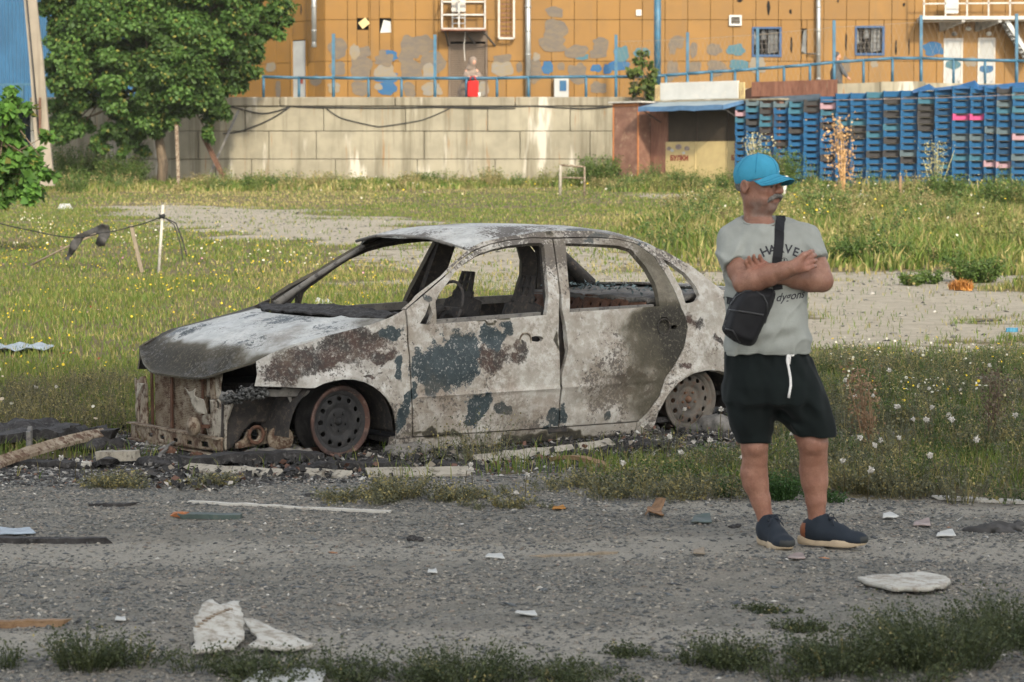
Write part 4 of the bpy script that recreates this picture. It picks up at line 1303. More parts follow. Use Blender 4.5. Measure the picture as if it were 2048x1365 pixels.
special = {(0, 2): 'pale', (0, 3): 'teal', (1, 2): 'teal', (1, 4): 'black', (2, 2): 'black', (2, 3): 'teal', (2, 4): 'teal', (2, 5): 'black', (3, 7): 'black', (4, 1): 'teal', (4, 2): 'teal', (4, 5): 'black', (5, 1): 'black', (5, 2): 'black', (6, 2): 'pale', (6, 3): 'teal', (6, 5): 'black', (6, 10): 'black',
           (7, 5): 'teal', (7, 7): 'black', (8, 6): 'black', (8, 7): 'black', (8, 5): 'teal', (9, 10): 'black', (9, 7): 'teal', (10, 2): 'black', (10, 4): 'black', (10, 6): 'teal', (10, 8): 'black', (10, 10): 'black', (11, 11): 'black', (11, 10): 'grey', (12, 3): 'black', (12, 4): 'black', (12, 5): 'black', (12, 6): 'black', (14, 5): 'pink', (15, 5): 'pink',
           (14, 8): 'grey', (15, 8): 'grey', (15, 11): 'teal', (14, 11): 'teal', (17, 1): 'black', (16, 7): 'grey', (17, 7): 'grey', (17, 3): 'grey', (18, 8): 'pale', (16, 12): 'pale', (17, 12): 'pale', (1, 1): 'grey', (2, 1): 'grey', (3, 1): 'grey', (0, 7): 'deep', (17, 9): 'deep', (17, 10): 'deep', (18, 11): 'grey'}
rc = random.Random(9); n_cr = 0
BOXTOP = {}
for c in range(19):
    mid = (cpx[c] + cpx[c + 1]) / 2
    D = 82.0 - 5.2 * (mid - 1470) / 578
    top_z = at(mid, ctp[c], D).z
    p = at(mid, 300, D); g = float(gz(p.x, p.y)) - .02
    pitch = 12.6 * 82 / FPX * 1.005
    nr = max(8, int((top_z - g) / pitch + .5))
    wpx = (cpx[c + 1] - cpx[c]) * D / FPX
    for r in range(1, nr + 1):
        key = special.get((c, r))
        if key is None: key = 'blue' if rc.random() < .87 else ('deep' if rc.random() < .65 else 'teal')
        z = top_z - r * pitch
        if r == nr: z = min(z, g)
        o = link('crate', CM[key], None, None, (p.x + rc.uniform(-.012, .012), p.y + rc.uniform(-.02, .02), z))
        o.rotation_euler = (0, 0, -R(4) + R(rc.uniform(-1.5, 1.5)))
        o.scale = (min(1.06, wpx / .525), 1, pitch / .2155)
        tag(o, f'{CR[key][1]} plastic crate, {ORD[c]} column from the kiosk, {ORD[r - 1]} from the top', 'crate', 'crates stacked beside the kiosk')
        n_cr += 1
        BOXTOP[c] = (p.x, p.y, top_z)
print('crates', n_cr)
# lids and a blue tarpaulin lying on the stacks, and the string round them
tp_ = [(1825, 181, 77.9), (1858, 168, 77.9), (1870, 176, 77.6), (1890, 174, 77.4), (1920, 170, 77.2), (1950, 161, 77.0), (1958, 170, 76.9), (1990, 170, 76.7), (2030, 166, 76.5), (2075, 163, 76.3)]
m = MB()
for (px, py, D) in tp_:
    a = at(px, py, D + .9); a2 = at(px, max(py + 2, 174), D + 1.5); b_ = at(px, max(py, 172) + 6 + (px % 5), D + .38)
    m.v += [tuple(a2), tuple(a), tuple(b_)]
m.f = [(3 * i + k, 3 * i + 1 + k, 3 * i + 4 + k, 3 * i + 3 + k) for i in range(len(tp_) - 1) for k in (0, 1)]; m.s = [False] * len(m.f)
tag(m.build('tarpaulin', plain('blue_tarpaulin', (.005, .065, .17), .5, .2, 3, .4, .1)), 'crumpled blue tarpaulin lying over the right end of the crate stacks', 'tarpaulin')
m = MB()
for (px, py, D) in [(1520, 196, 81.4), (1546, 194, 81.2), (1600, 191, 80.7), (1640, 188, 80.3)]:
    a = at(px, py, D + .6); b_ = at(px, py + 9, D + .15); m.v += [tuple(a), tuple(b_), (b_.x, b_.y - .02, b_.z - .06)]
m.f = [(3 * i + k, 3 * i + 1 + k, 3 * i + 4 + k, 3 * i + 3 + k) for i in range(3) for k in (0, 1)]; m.s = [False] * 6
tag(m.build('tarpaulin', plain('dark_tarpaulin', (.045, .065, .08), .6, .3, 3, .3, .1)), 'dark grey tarpaulin strip on top of the crates nearest the kiosk', 'tarpaulin')
cable('string', [at(1640, 201, 79.7), at(1760, 199, 78.6), at(1890, 196, 77.5), at(2060, 189, 76.0)], .012, 'thin pinkish string stretched across the front of the crates', .0, 'sticker_red', 'string')

# ------------------------------------------------------------------ trees and shrubs
def leaves(P, N, size, col, jit=.5, rs=rng):
    """P (n,3) places, N (n,3) facing; folded four-cornered leaves"""
    n = len(P)
    N = N + rs.normal(0, jit, (n, 3)); N /= np.linalg.norm(N, axis=1, keepdims=True)
    a = rs.normal(0, 1, (n, 3)); t = a - N * (a * N).sum(1, keepdims=True); t /= np.linalg.norm(t, axis=1, keepdims=True)
    t[:, 2] -= .35; t /= np.linalg.norm(t, axis=1, keepdims=True)
    w = np.cross(N, t)
    s = (size * rs.uniform(.6, 1.25, n))[:, None]
    V = np.stack([P, P + t * s * .45 + w * s * .38 + N * s * .10, P + t * s, P + t * s * .45 - w * s * .38 + N * s * .10], 1).reshape(-1, 3)
    b = np.arange(n) * 4
    F = np.concatenate([np.stack([b, b + 1, b + 2], 1), np.stack([b, b + 2, b + 3], 1)])
    return V, F, np.repeat(col, 4, 0)

def ball_points(c, r, n, rs=rng, shell=.55):
    d = rs.normal(0, 1, (n, 3)); d /= np.linalg.norm(d, axis=1, keepdims=True)
    q = shell + (1 - shell) * rs.random(n) ** .6
    lump = 1 + .22 * (vnoise(d[:, 0] * 2.3 + c[0], d[:, 1] * 2.3 + c[1], d[:, 2] * 2.3 + c[2], 2) - .5) * 2
    return np.array(c) + d * (np.array(r) * (q * lump)[:, None]), d

def greens(n, a, b, rs=rng, yellow=.08, yc=(.20, .20, .04)):
    t = rs.random((n, 1)) ** 1.3
    c = np.array(a) * (1 - t) + np.array(b) * t
    y = rs.random(n) < yellow
    c[y] = np.array(yc) * rs.uniform(.6, 1.1, (y.sum(), 1))
    return c

def make_tree(name, D, clusters, trunk, nleaf, size, ca, cb, label, cat='tree', r0=.16, depth=1.0, limbs=True, seed=1):
    rs = np.random.default_rng(seed)
    root = empty(name, tuple(trunk[0]), 0, label, cat)
    off = np.array(trunk[0])
    m = MB(); n = len(trunk)
    m.tube([Vector(p) - Vector(off) for p in trunk], [r0 * (1 - .65 * i / (n - 1)) for i in range(n)], 9)
    m.build('trunk', M['bark'], root)
    Vs, Fs, Cs = [], [], []; base = 0
    tot = sum(c[2] ** 2 for c in clusters)
    lm = MB()
    for (px, py, r, dd) in clusters:
        c = np.array(at(px, py, D + dd)); rad = r / FPX * D
        # several sprays per mass, with gaps between them
        k = max(4, int(r / 7)); nn = int(nleaf * r * r / tot / k)
        if limbs:
            tp = Vector(trunk[-1]).lerp(Vector(trunk[len(trunk) // 2]), rs.random())
            mid = tp.lerp(Vector(c), .5) + Vector(rs.normal(0, .1 * rad, 3))
            lm.tube([tp - Vector(off), mid - Vector(off), Vector(c) - Vector(off)], [r0 * .33, r0 * .2, r0 * .07], 6)
        for q in range(k):
            d = rs.normal(0, 1, 3); d /= np.linalg.norm(d)
            cc = c + d * rad * rs.uniform(.25, .95) * np.array([1, depth, .9]); rr = rad * rs.uniform(.22, .48)
            P, N = ball_points(cc, np.array([1, 1, .72]) * rr, nn, rs, .35)
            N = N * .6 + np.array([0, -.15, .65])
            if limbs: lm.tube([Vector(c) - Vector(off), Vector(cc) - Vector(off)], [r0 * .07, r0 * .03], 4)
            tint = rs.uniform(.68, 1.5)
            V, F, C = leaves(P, N, size, greens(nn, np.array(ca) * tint, np.array(cb) * tint, rs, .05), .55, rs)
            Vs.append(V); Fs.append(F + base); Cs.append(C); base += len(V)
    if limbs: lm.build('branches', M['bark'], root)
    V = np.concatenate(Vs) - off
    o = link('crown', np_mesh('crown', V, np.concatenate(Fs), False, None, np.concatenate(Cs)), M['leaf'], root)
    return root
TD = 84.0
tb = gpt(322, 372); tb = Vector((at(322, 340, TD).x, TD, float(gz(at(322, 340, TD).x, TD)) - .1))
trk = [tb, at(326, 330, TD), at(318, 280, TD), at(310, 220, TD), at(300, 140, TD), at(300, 60, TD), at(310, -40, TD)]
cl = [(300, 60, 120, 0), (410, 20, 110, 0), (190, 90, 95, -.5), (430, 130, 78, 0), (230, 205, 88, -.6), (340, 190, 85, -.9), (150, 40, 75, .5), (505, 20, 62, .4), (235, 262, 42, -.4), (420, 225, 42, -.2), (415, 268, 22, 0), (455, 175, 42, .2), (130, 150, 52, 0), (110, 15, 40, 0), (165, 255, 36, 0),
      (250, 130, 80, -1.4), (380, 90, 80, -1.4), (300, -40, 110, 0), (430, -60, 100, 0), (180, -50, 100, 0), (520, -40, 50, 0), (525, 62, 26, .3), (480, 85, 40, 0), (130, 205, 52, .3), (290, 270, 40, .3), (250, 60, 110, -.9), (360, 120, 90, -1.0), (180, 170, 80, -.6), (300, 150, 90, -1.2), (410, 190, 60, -.5), (120, 90, 62, .2), (470, 130, 45, -.2), (150, 245, 50, .2), (115, 262, 36, .3), (195, 282, 36, 0), (240, 292, 28, -.3), (330, 255, 34, -.6), (285, 240, 60, -.5), (545, 20, 42, .2), (560, -15, 40, .2), (505, 105, 36, .1), (572, 40, 16, .2), (535, 60, 34, 0)]
make_tree('maple_tree', TD, cl, trk, 190000, .16, (.030, .072, .013), (.085, .150, .032), 'big dense green maple tree in front of the concrete wall', 'tree', .2, .9, True, 3)
# back limb growing beside
SD = 40.0
sb0 = Vector((at(-70, 400, SD).x, SD, float(gz(at(-70, 400, SD).x, SD)) - .1))
make_tree('leafy_shrub', SD, [(15, 330, 62, 0), (-30, 260, 70, 0), (28, 245, 40, 0), (52, 372, 36, -.2), (5, 395, 34, -.2), (70, 318, 26, -.3), (-20, 350, 60, 0), (85, 350, 18, -.3), (14, 200, 18, 0), (55, 215, 14, 0), (95, 270, 14, -.1), (108, 352, 9, -.3), (30, 180, 9, 0)],
          [sb0, at(-50, 420, SD), at(-20, 360, SD), at(0, 290, SD), at(15, 225, SD)], 4200, .16, (.04, .10, .015), (.10, .20, .035), 'leafy light green shrub reaching into the left edge of the view', 'shrub', .05, 1.0, True, 5)
PD = 88.6
make_tree('sapling', PD, [(1283, 120, 18, 0), (1270, 150, 20, 0), (1307, 150, 19, 0), (1288, 165, 24, 0), (1265, 180, 18, 0), (1310, 180, 16, 0), (1285, 105, 9, 0), (1300, 130, 9, 0), (1298, 190, 12, 0), (1256, 215, 8, -.3), (1250, 240, 10, -.3), (1262, 255, 7, -.3), (1247, 205, 6, -.3)],
          [at(1289, 200, PD), at(1288, 170, PD), at(1285, 130, PD), at(1284, 92, PD)], 1000, .19, (.035, .065, .012), (.10, .13, .025), 'thin sapling growing on top of the concrete wall beside the kiosk', 'sapling', .04, .6, True, 8)

# ------------------------------------------------------------------ poles and posts
cpole = empty('concrete_pole', (0, 0, 0), 0, 'tall tapering concrete utility pole at the left, leaning slightly', 'utility pole')
CD = 70.0
pts = [at(95, 372, CD), at(84, 250, CD), at(74, 120, CD), at(62, 0, CD), at(54, -90, CD)]
m = MB()
for i, p in enumerate(pts):
    w = (31 - 2.0 * i) / FPX * CD / 2
    m.v += [(p.x - w, p.y - w * .8, p.z), (p.x + w, p.y - w * .8, p.z), (p.x + w * .8, p.y + w, p.z), (p.x - w * .8, p.y + w, p.z)]
m.f = [(4 * i + k, 4 * i + (k + 1) % 4, 4 * i + 4 + (k + 1) % 4, 4 * i + 4 + k) for i in range(4) for k in range(4)]; m.s = [False] * 16
m.build('pole', M['pole_concrete'], cpole)
m = MB(); m.tube([at(78, 270, CD - .3), at(66, 130, CD - .3), at(52, -20, CD - .3)], .022, 6); m.build('cable', M['cable'], cpole)
m = MB(); m.bar(at(80, 272, CD - .3), at(80, 196, CD - .3), .06); m.build('rust_strip', M['rust'], cpole)

def post(name, px0, py0, px1, py1, w, mat, label, cat, D=None, sq=True):
    """from the ground point (px0, py0) up to (px1, py1)"""
    b_ = gpt(px0, py0) if D is None else at(px0, py0, D)
    if D is not None: b_.z = min(b_.z, float(gz(b_.x, b_.y)))
    t = at(px1, py1, b_.y)
    root = empty(name, tuple(b_), 0, label, cat)
    m = MB()
    d = (t - b_)
    if sq: m.bar(Vector((0, 0, -.12)), d, w, w, (0, 1, 0), .004)
    else: m.tube([Vector((0, 0, -.12)), d], w / 2, 10)
    m.build('shaft', mat, root)
    return root, b_, t
rp, b_, t = post('rusty_post', 358, 366, 353, 250, .11, M['rust_pale'], 'upright rusty post in front of the shaded wall under the tree', 'post', 82.0)
m = MB(); m.box(tuple(t - b_ - Vector((0, 0, .01))), (.13, .13, .03)); m.build('cap', M['rust'], rp)
xb = empty('crossed_bars', (0, 0, 0), 0, 'pair of crossed rusty bars leaning against the concrete wall', 'bars')
m = MB(); m.bar(at(453, 366, 84.5), at(406, 272, 84.7), .14); m.build('bar', M['rust'], xb)
m = MB(); m.bar(at(413, 364, 84.2), at(477, 222, 88.3), .06); m.build('bar', M['soot_grey'], xb)
wp, wpb, wpt = post('white_post', 316, 546, 326, 410, .042, M['white_paint_wood'], 'leaning white pipe post with black wire wound round its top, left field', 'post', None, False)
m = MB()
tie = wpb.lerp(wpt, .83)
for k in range(5):
    c = tie - wpb + Vector((0, 0, (k - 2) * .012)); r = .035 + .008 * (k % 2)
    m.tube([c + Vector((r * math.cos(a), r * math.sin(a), .01 * math.sin(3 * a + k))) for a in np.linspace(0, 6.28, 12)], .007, 5)
m.build('wire_tie', M['cable'], wp)
ws, wsb, wst = post('wooden_stake', 288, 545, 262, 451, .05, M['wood_grey'], 'grey leaning wooden stake left of the white post', 'stake')
m = MB(); m.tube([wst - wsb + Vector((.04 * math.cos(a), .04 * math.sin(a), -.02)) for a in np.linspace(0, 6.28, 10)], .008, 5); m.build('wire_tie', M['cable'], ws)
dmid = wpb.y
cable('fence_wire', [at(-30, 438, dmid + 1), at(70, 463, dmid + .5), at(150, 476, dmid + .2), at(200, 466, dmid), wst - Vector((0, 0, .02)), tie], .008, 'sagging black fence wire tied between the stake and the white post', .015)
cable('loose_cable', [tie + Vector((0, -.03, 0)), at(352, 447, dmid), at(365, 480, dmid), at(373, 512, dmid - .1)], .009, 'two strands of black cable hanging from the white post', .0)
cable('loose_cable', [tie + Vector((0, -.04, .01)), at(348, 450, dmid - .1), at(360, 485, dmid - .1), at(366, 520, dmid - .15)], .008, 'thinner strand of black cable hanging beside the white post', .0)
st0_, st1_ = gpt(58, 534), at(205, 462, gpt(58, 534).y - .3)
m = MB(); m.tube([st0_ + Vector((0, 0, .01)), st0_.lerp(st1_, .5) + Vector((0, 0, .02)), st1_], .016, 7); tag(m.build('long_stick', M['wood_grey']), 'long pale stick propped up under the dark net rag', 'stick')
rag = [(144, 484), (152, 472), (180, 458), (205, 448), (219, 450), (221, 470), (212, 492), (196, 494), (188, 488), (200, 470), (190, 466), (165, 478), (156, 500), (134, 522), (128, 518), (140, 498)]
yr = st0_.y - .3
rp_ = [(at(x, y, yr).x, at(x, y, yr).z) for x, y in rag]
tag(sheet('net_rag', rp_, lambda u, z: np.stack([u, yr + .10 * np.sin(u * 14) + .05 * np.sin(z * 22 + u * 9), z], 1), M['net'], None, (), .03, .004), 'dark torn net rag hanging over the fence wire at the left', 'rag')
gf = empty('pipe_frame', (0, 0, 0), 0, 'low white and rusty pipe frame standing in the grass before the wall', 'frame')
fb0, fb1 = gpt(1120, 392), gpt(1170, 388)
ft0, ft1 = at(1121, 331, fb0.y), at(1169, 334, fb0.y)
m = MB(); m.tube([fb0 - Vector((0, 0, .1)), ft0], .045, 8); m.build('post', M['trim_pale'], gf)
m = MB(); m.tube([Vector((ft1.x, fb0.y, fb0.z - .1)), ft1], .03, 8); m.build('post', M['rust_pale'], gf)
m = MB(); m.tube([ft0, ft1], .03, 8); m.build('rail', M['rust_pale'], gf)
m = MB(); m.tube([at(1121, 355, fb0.y), at(1169, 357, fb0.y)], .022, 8); m.build('rail', M['rust_pale'], gf)
post('white_post', 1562, 412, 1573, 352, .10, M['white_paint_wood'], 'white post leaning in the grass just behind the man in the cap', 'post', None, False)
post('thin_stake', 1800, 402, 1801, 352, .07, M['wood_brown'], 'thin dark stake in the tall grass right of the man', 'stake')

# ------------------------------------------------------------------ people far off
def far_px(px, py, D): return np.array(at(px, py, D))
wo = empty('person', tuple(at(935, 196, 89.75)), 0, 'person in beige hooded fleece leaning on the blue railing above the wall', 'person')
wo.location.z = TZ
wof = np.array(wo.location)
def q(px, py, dd=0.0): return far_px(px, py, 89.75 + dd) - wof
S = SDF((-.75, -.75, -.05), (.75, .6, 2.0), .022)
S.ell(q(947, 124, -.15), (.095, .11, .13), None, .02)
S.chain([(*q(945, 132, -.1), .06), (*q(944, 138, -.05), .07)], .04)
S.chain([(*q(943, 147, 0), .13), (*q(932, 178, .2), .17)], .05)
for s in (-1, 1):
    S.chain([(*q(934 + s * 4, 180, .2), .13), (*(q(934 + s * 6, 205, .25) * np.array([1, 1, 0]) + np.array([0, 0, .5])), .085), (*(q(934 + s * 6, 205, .25) * np.array([1, 1, 0]) + np.array([0, 0, .08])), .06)], .04)
    S.chain([(*q(943 + s * 10, 142, -.02), .07), (*q(945 + s * 13, 153, -.25), .055), (*q(945 - s * 4, 154, -.42), .045), (*q(945 - s * 9, 154, -.42), .04)], .03)
sdf_obj('body', S, M['skin_far'], wo, 2, lambda V: dict(red=np.zeros(len(V)), grey=np.zeros(len(V))))
S = SDF((-.8, -.75, -.05), (.8, .7, 2.0), .022)
S.loft([(q(935, 205)[2] - .15, q(928, 190)[0], .22, .27, .21), (q(930, 180)[2], q(929, 180)[0], .20, .25, .20), (q(935, 160)[2], q(937, 160)[0], .05, .22, .18), (q(940, 148)[2], q(942, 148)[0], .0, .23, .15), (q(944, 139)[2], q(944, 139)[0], -.03, .13, .11)], .04, 2.2)
for s in (-1, 1):
    S.chain([(*q(943 + s * 9, 144, -.0), .10), (*q(945 + s * 14, 153, -.22), .09), (*q(945 - s * 1, 153, -.42), .07)], .04)
S.add(lambda X, Y, Z: .012 * (vnoise(X * 14, Y * 14, Z * 14, 5) - .5))
sdf_obj('coat', S, M['coat'], wo, 1)
S = SDF((-.5, -.6, 1.2), (.7, .4, 2.1), .018)
S.ell(q(946, 123, -.10), (.155, .16, .18), None, .03).chain([(*q(944, 128, -.06), .14), (*q(940, 143, .02), .19)], .05)
S.ell(q(950, 126, -.26), (.07, .09, .10), None, .02, True)
S.add(lambda X, Y, Z: .012 * (vnoise(X * 18, Y * 18, Z * 18, 6) - .5))
sdf_obj('hood', S, M['coat'], wo, 1)
rbg = empty('shopping_bag', tuple(at(946, 195, 88.98)), R(8), 'bright red bag hanging by the blue rail in front of the hooded person', 'bag')
m = MB(); m.box((0, 0, .30), (.40, .16, .58), None, .015, .03); m.build('body', M['red_bag'], rbg)
for y in (-.06, .06):
    m = MB(); m.tube([(-.12, y, .58), (-.08, y, .74), (.05, y, .76), (.12, y, .58)], .014, 6); m.build('handle', M['red_bag'], rbg)
cu = empty('paper_cup', tuple(at(958, 195, 89.0)), 0, 'small white cup standing on the wall beside the red bag', 'cup')
m = MB(); m.lathe([(.001, 0), (.05, 0), (.065, .17), (.058, .17), (.045, .02)], 12); m.build('cup', M['white_board'], cu)

wk = empty('person', tuple(at(1676, 166, 91.2)), 0, 'person in a dark grey jacket walking up the ramp behind the railing', 'person')
wk.location.z = at(1676, 166, 91.2).z - .62
wkf = np.array(wk.location)
def q(px, py, dd=0.0): return far_px(px, py, 91.2 + dd) - wkf
S = SDF((-.6, -.5, -.05), (.8, .5, 2.0), .02)
S.ell(q(1676, 113), (.10, .085, .125), None, .02).ell(q(1681, 115), (.03, .03, .03), None, .02)
S.chain([(*q(1675, 120), .055), (*q(1675, 126), .06)], .03).chain([(*q(1675, 132), .14), (*q(1675, 158), .15)], .04)
gz0 = q(1676, 166)[2] - .62
S.chain([(*q(1673, 160, -.05), .12), (q(1682, 160)[0], -.07, .5, .085), (q(1680, 160)[0], -.07, .07, .055), (q(1684, 160)[0], -.07, .04, .045)], .03)
S.chain([(*q(1675, 160, .08), .12), (q(1670, 160)[0], .08, .5, .085), (q(1662, 160)[0], .08, .09, .055), (q(1666, 160)[0], .08, .04, .045)], .03)
S.chain([(*q(1681, 130, -.17), .06), (*q(1688, 146, -.2), .05), (*q(1697, 157, -.2), .04), (*q(1700, 159, -.2), .04)], .03)
sdf_obj('body', S, M['skin_far'], wk, 2, lambda V: dict(red=np.zeros(len(V)), grey=np.zeros(len(V))))
S = SDF((-.6, -.5, .4), (.8, .5, 2.0), .02)
S.loft([(q(1675, 163)[2], q(1674, 160)[0], 0, .20, .17), (q(1675, 145)[2], q(1674, 145)[0], 0, .21, .18), (q(1675, 130)[2], q(1675, 130)[0], 0, .19, .22), (q(1675, 122)[2], q(1675, 122)[0], 0, .09, .10)], .04, 2.3)
S.chain([(*q(1679, 129, -.17), .09), (*q(1687, 145, -.2), .075), (*q(1693, 152, -.2), .065)], .03).chain([(*q(1671, 129, .17), .09), (*q(1664, 146, .2), .075), (*q(1664, 158, .2), .06)], .03)
sdf_obj('jacket', S, M['jacket'], wk, 1)
S = SDF((-.4, -.4, 1.2), (.5, .4, 2.1), .016)
S.ell(q(1674, 110), (.105, .095, .115), None, .02).ell(q(1683, 116), (.07, .2, .09), None, .01, True)
sdf_obj('hair', S, M['grille'], wk, 1)
S = SDF((-.5, -.4, .0), (.6, .4, 1.0), .02)
S.chain([(*q(1673, 158, -.05), .14), (q(1682, 160)[0], -.07, .5, .105), (q(1680, 160)[0], -.07, .12, .085)], .04).chain([(*q(1675, 158, .08), .14), (q(1670, 160)[0], .08, .5, .105), (q(1662, 160)[0], .08, .12, .085)], .04)
sdf_obj('trousers', S, M['grille'], wk, 1)
# ------------------------------------------------------------------ grass, weeds, flowers
def blades(x, y, h, w, col, lean=.45, rs=rng, z=None, k=1):
    """tapering bent blades; arrays of one length"""
    n = len(x)
    z = gz(x, y) if z is None else z
    a = rs.uniform(0, 2 * np.pi, n); f = rs.uniform(0, 2 * np.pi, n)
    L = h * rs.uniform(.1, 1.0, n) * lean
    dx, dy = np.cos(a), np.sin(a); wx, wy = np.cos(f) * w / 2, np.sin(f) * w / 2
    P = np.stack([x, y, z], 1)
    b0 = P + np.stack([wx, wy, -.01 * np.ones(n)], 1); b1 = P - np.stack([wx, wy, .01 * np.ones(n)], 1)
    mid = P + np.stack([dx * L * .3, dy * L * .3, h * .55], 1)
    m0 = mid + np.stack([wx, wy, 0 * wx], 1) * .75; m1 = mid - np.stack([wx, wy, 0 * wx], 1) * .75
    tip = P + np.stack([dx * L, dy * L, h * (1 - .25 * (L / np.maximum(h, 1e-4)) ** 2)], 1)
    V = np.stack([b0, b1, m0, m1, tip], 1).reshape(-1, 3)
    b = np.arange(n) * 5
    F = np.concatenate([np.stack([b, b + 1, b + 3], 1), np.stack([b, b + 3, b + 2], 1), np.stack([b + 2, b + 3, b + 4], 1)])
    return V, F, np.repeat(col, 5, 0)

class Pile:
    def __init__(self): self.V = []; self.F = []; self.C = []; self.n = 0
    def add(self, V, F, C):
        self.V.append(V); self.F.append(F + self.n); self.C.append(C); self.n += len(V); return self
    def build(self, name, mat, parent=None, off=None):
        V = np.concatenate(self.V)
        if off is not None: V = V - np.array(off)
        return link(name, np_mesh(name, V, np.concatenate(self.F), False, None, np.concatenate(self.C)), mat, parent)

def scatter(n, y0, y1, s=.24, rs=rng):
    """even over the ground between two distances, inside the widened view"""
    y = np.sqrt(rs.uniform(y0 ** 2, y1 ** 2, n)); x = rs.uniform(-1, 1, n) * (s * y + .25)
    return x, y
GREEN_A, GREEN_B, STRAW, OLIVE = np.array([.056, .100, .014]), np.array([.135, .185, .032]), np.array([.33, .28, .11]), np.array([.17, .178, .042])
def grass_cols(x, y, straw, rs=rng, dark=1.0):
    n = len(x)
    t = rs.random((n, 1))
    c = GREEN_A * (1 - t) + GREEN_B * t
    c = np.where(rs.random((n, 1)) < .35, OLIVE * rs.uniform(.7, 1.2, (n, 1)), c)
    s = rs.random(n) < straw
    c[s] = STRAW * rs.uniform(.55, 1.15, (s.sum(), 1))
    return c * dark

def in_poly(x, y, *pts): return sdpoly(gpoly(*pts), x, y)
# tall weeds on the right, height map
def tall_zone(x, y):
    a = in_poly(x, y, (1290, 470), (1330, 420), (1500, 400), (1700, 410), (2300, 400), (2300, 575), (1950, 560), (1690, 535), (1450, 520))
    b = in_poly(x, y, (1180, 360), (1300, 348), (2300, 340), (2300, 392), (1500, 384), (1200, 388))
    c = in_poly(x, y, (-200, 352), (420, 356), (1180, 350), (1260, 345), (1260, 372), (800, 382), (-200, 388))
    n = fbm(x * .6, y * .35, 0, 33)
    return np.maximum(.55 * sstep(-.5, 1.5, a + (n - .5) * 5) * (.45 + n), np.maximum(.62 * sstep(-.5, 1.0, b + (n - .5) * 2) * (.5 + n), .40 * sstep(-.5, 1.0, c + (n - .5) * 2) * (.4 + n)))

lawn = Pile()
for (y0, y1, n, w) in ((12.3, 20, 95000, .0055), (20, 34, 115000, .010), (34, 62, 105000, .019), (62, 89, 60000, .030)):
    x, y = scatter(n, y0, y1)
    Z = zones(x, y)
    pat = fbm(x * .9, y * .5, 0, 44)
    big = fbm(x * .16, y * .09, 2.0, 45)
    dens = (1 - Z['gravel']) * (1 - .97 * Z['ash']) * (1 - .95 * sstep(.25, .75, Z['sand'] + (pat - .5) * .7)) * (.35 + .9 * pat)
    k = rng.random(n) < dens
    x, y, big, pat = x[k], y[k], big[k], pat[k]
    tall = tall_zone(x, y)
    h = (.035 + .055 * pat) * (1 + .4 * (y < 20)) * rng.uniform(.5, 1.3, len(x)) + tall * .62 * rng.uniform(.3, 1.1, len(x))
    left = sstep(.5, -1.5, x + (y - 20) * .02)
    straw = np.clip(.10 + .55 * sstep(.45, .65, big) * sstep(24, 40, y) + .15 * (pat < .4), 0, .85)
    straw = np.where(tall > .2, np.clip(.18 + 1.1 * (fbm(x * .5, y * .25, 5.0, 46) - .42), .08, .8), straw)
    c = grass_cols(x, y, straw)
    V, F, C = blades(x, y, h, w * rng.uniform(.7, 1.4, len(x)) * (1 + 1.0 * (tall > .15)), c, .75)
    lawn.add(V, F, C)
tag(lawn.build('grass', M['grass']), kind='stuff')

# flowers scattered in the lawn: little flat heads on the blades
def heads(x, y, z, r, col, rs=rng, up=.7):
    n = len(x)
    N = rs.normal(0, .5, (n, 3)) + np.array([0, -.4, up]); N /= np.linalg.norm(N, axis=1, keepdims=True)
    t = np.cross(N, [[.3, .9, .1]]); t /= np.linalg.norm(t, axis=1, keepdims=True); b = np.cross(N, t)
    P = np.stack([x, y, z], 1); r = r[:, None]
    ring = [P + (t * math.cos(a) + b * math.sin(a)) * r for a in np.linspace(0, 2 * math.pi, 7)[:-1]]
    V = np.stack([P + N * r * .35] + ring, 1).reshape(-1, 3)
    i = np.arange(n) * 7
    F = np.concatenate([np.stack([i, i + 1 + k, i + 1 + (k + 1) % 6], 1) for k in range(6)])
    return V, F, np.repeat(col, 7, 0)
fl = Pile()
def flower(n, poly, hmin, hmax, r, cols, seed):
    rs = np.random.default_rng(seed)
    P = gpoly(*poly); xs, ys = [p[0] for p in P], [p[1] for p in P]
    x = rs.uniform(min(xs), max(xs), n * 4); y = rs.uniform(min(ys), max(ys), n * 4)
    k = (sdpoly(P, x, y) > 0) & (fbm(x * .9, y * .9, 0, seed) + rs.uniform(-.12, .12, n * 4) > .48)
    x, y = x[k][:n], y[k][:n]; m = len(x)
    if not m: return
    h = rs.uniform(hmin, hmax, m)
    rr = rs.uniform(.6, 1.25, m) * r
    c = np.array(cols)[rs.integers(0, len(cols), m)] * rs.uniform(.8, 1.1, (m, 1))
    fl.add(*heads(x, y, gz(x, y) + h, rr, c, rs))
    V, F, C = blades(x, y, h, np.full(m, .005), np.tile(GREEN_A, (m, 1)), .02, rs); fl.add(V, F, C)
YEL, WHI, PNK, RED = (.62, .45, .03), (.62, .60, .48), (.50, .26, .30), (.20, .055, .03)
left_f = ((-150, 470), (330, 440), (620, 480), (850, 560), (820, 690), (480, 640), (200, 770), (-200, 760))
flower(850, left_f, .05, .12, .012, [YEL], 51)
flower(300, ((-100, 430), (420, 480), (720, 520), (600, 560), (200, 520), (-100, 500)), .10, .24, .016, [WHI, WHI, (.55, .5, .35)], 52)
flower(70, left_f, .03, .08, .014, [RED, PNK, RED], 53)
flower(260, ((1640, 720), (2150, 720), (2150, 860), (1700, 840)), .10, .22, .010, [YEL, WHI, WHI, (.45, .38, .22)], 54)
flower(220, ((500, 350), (1400, 360), (2200, 350), (2200, 420), (600, 420)), .2, .45, .028, [WHI, YEL, (.6, .55, .3)], 55)
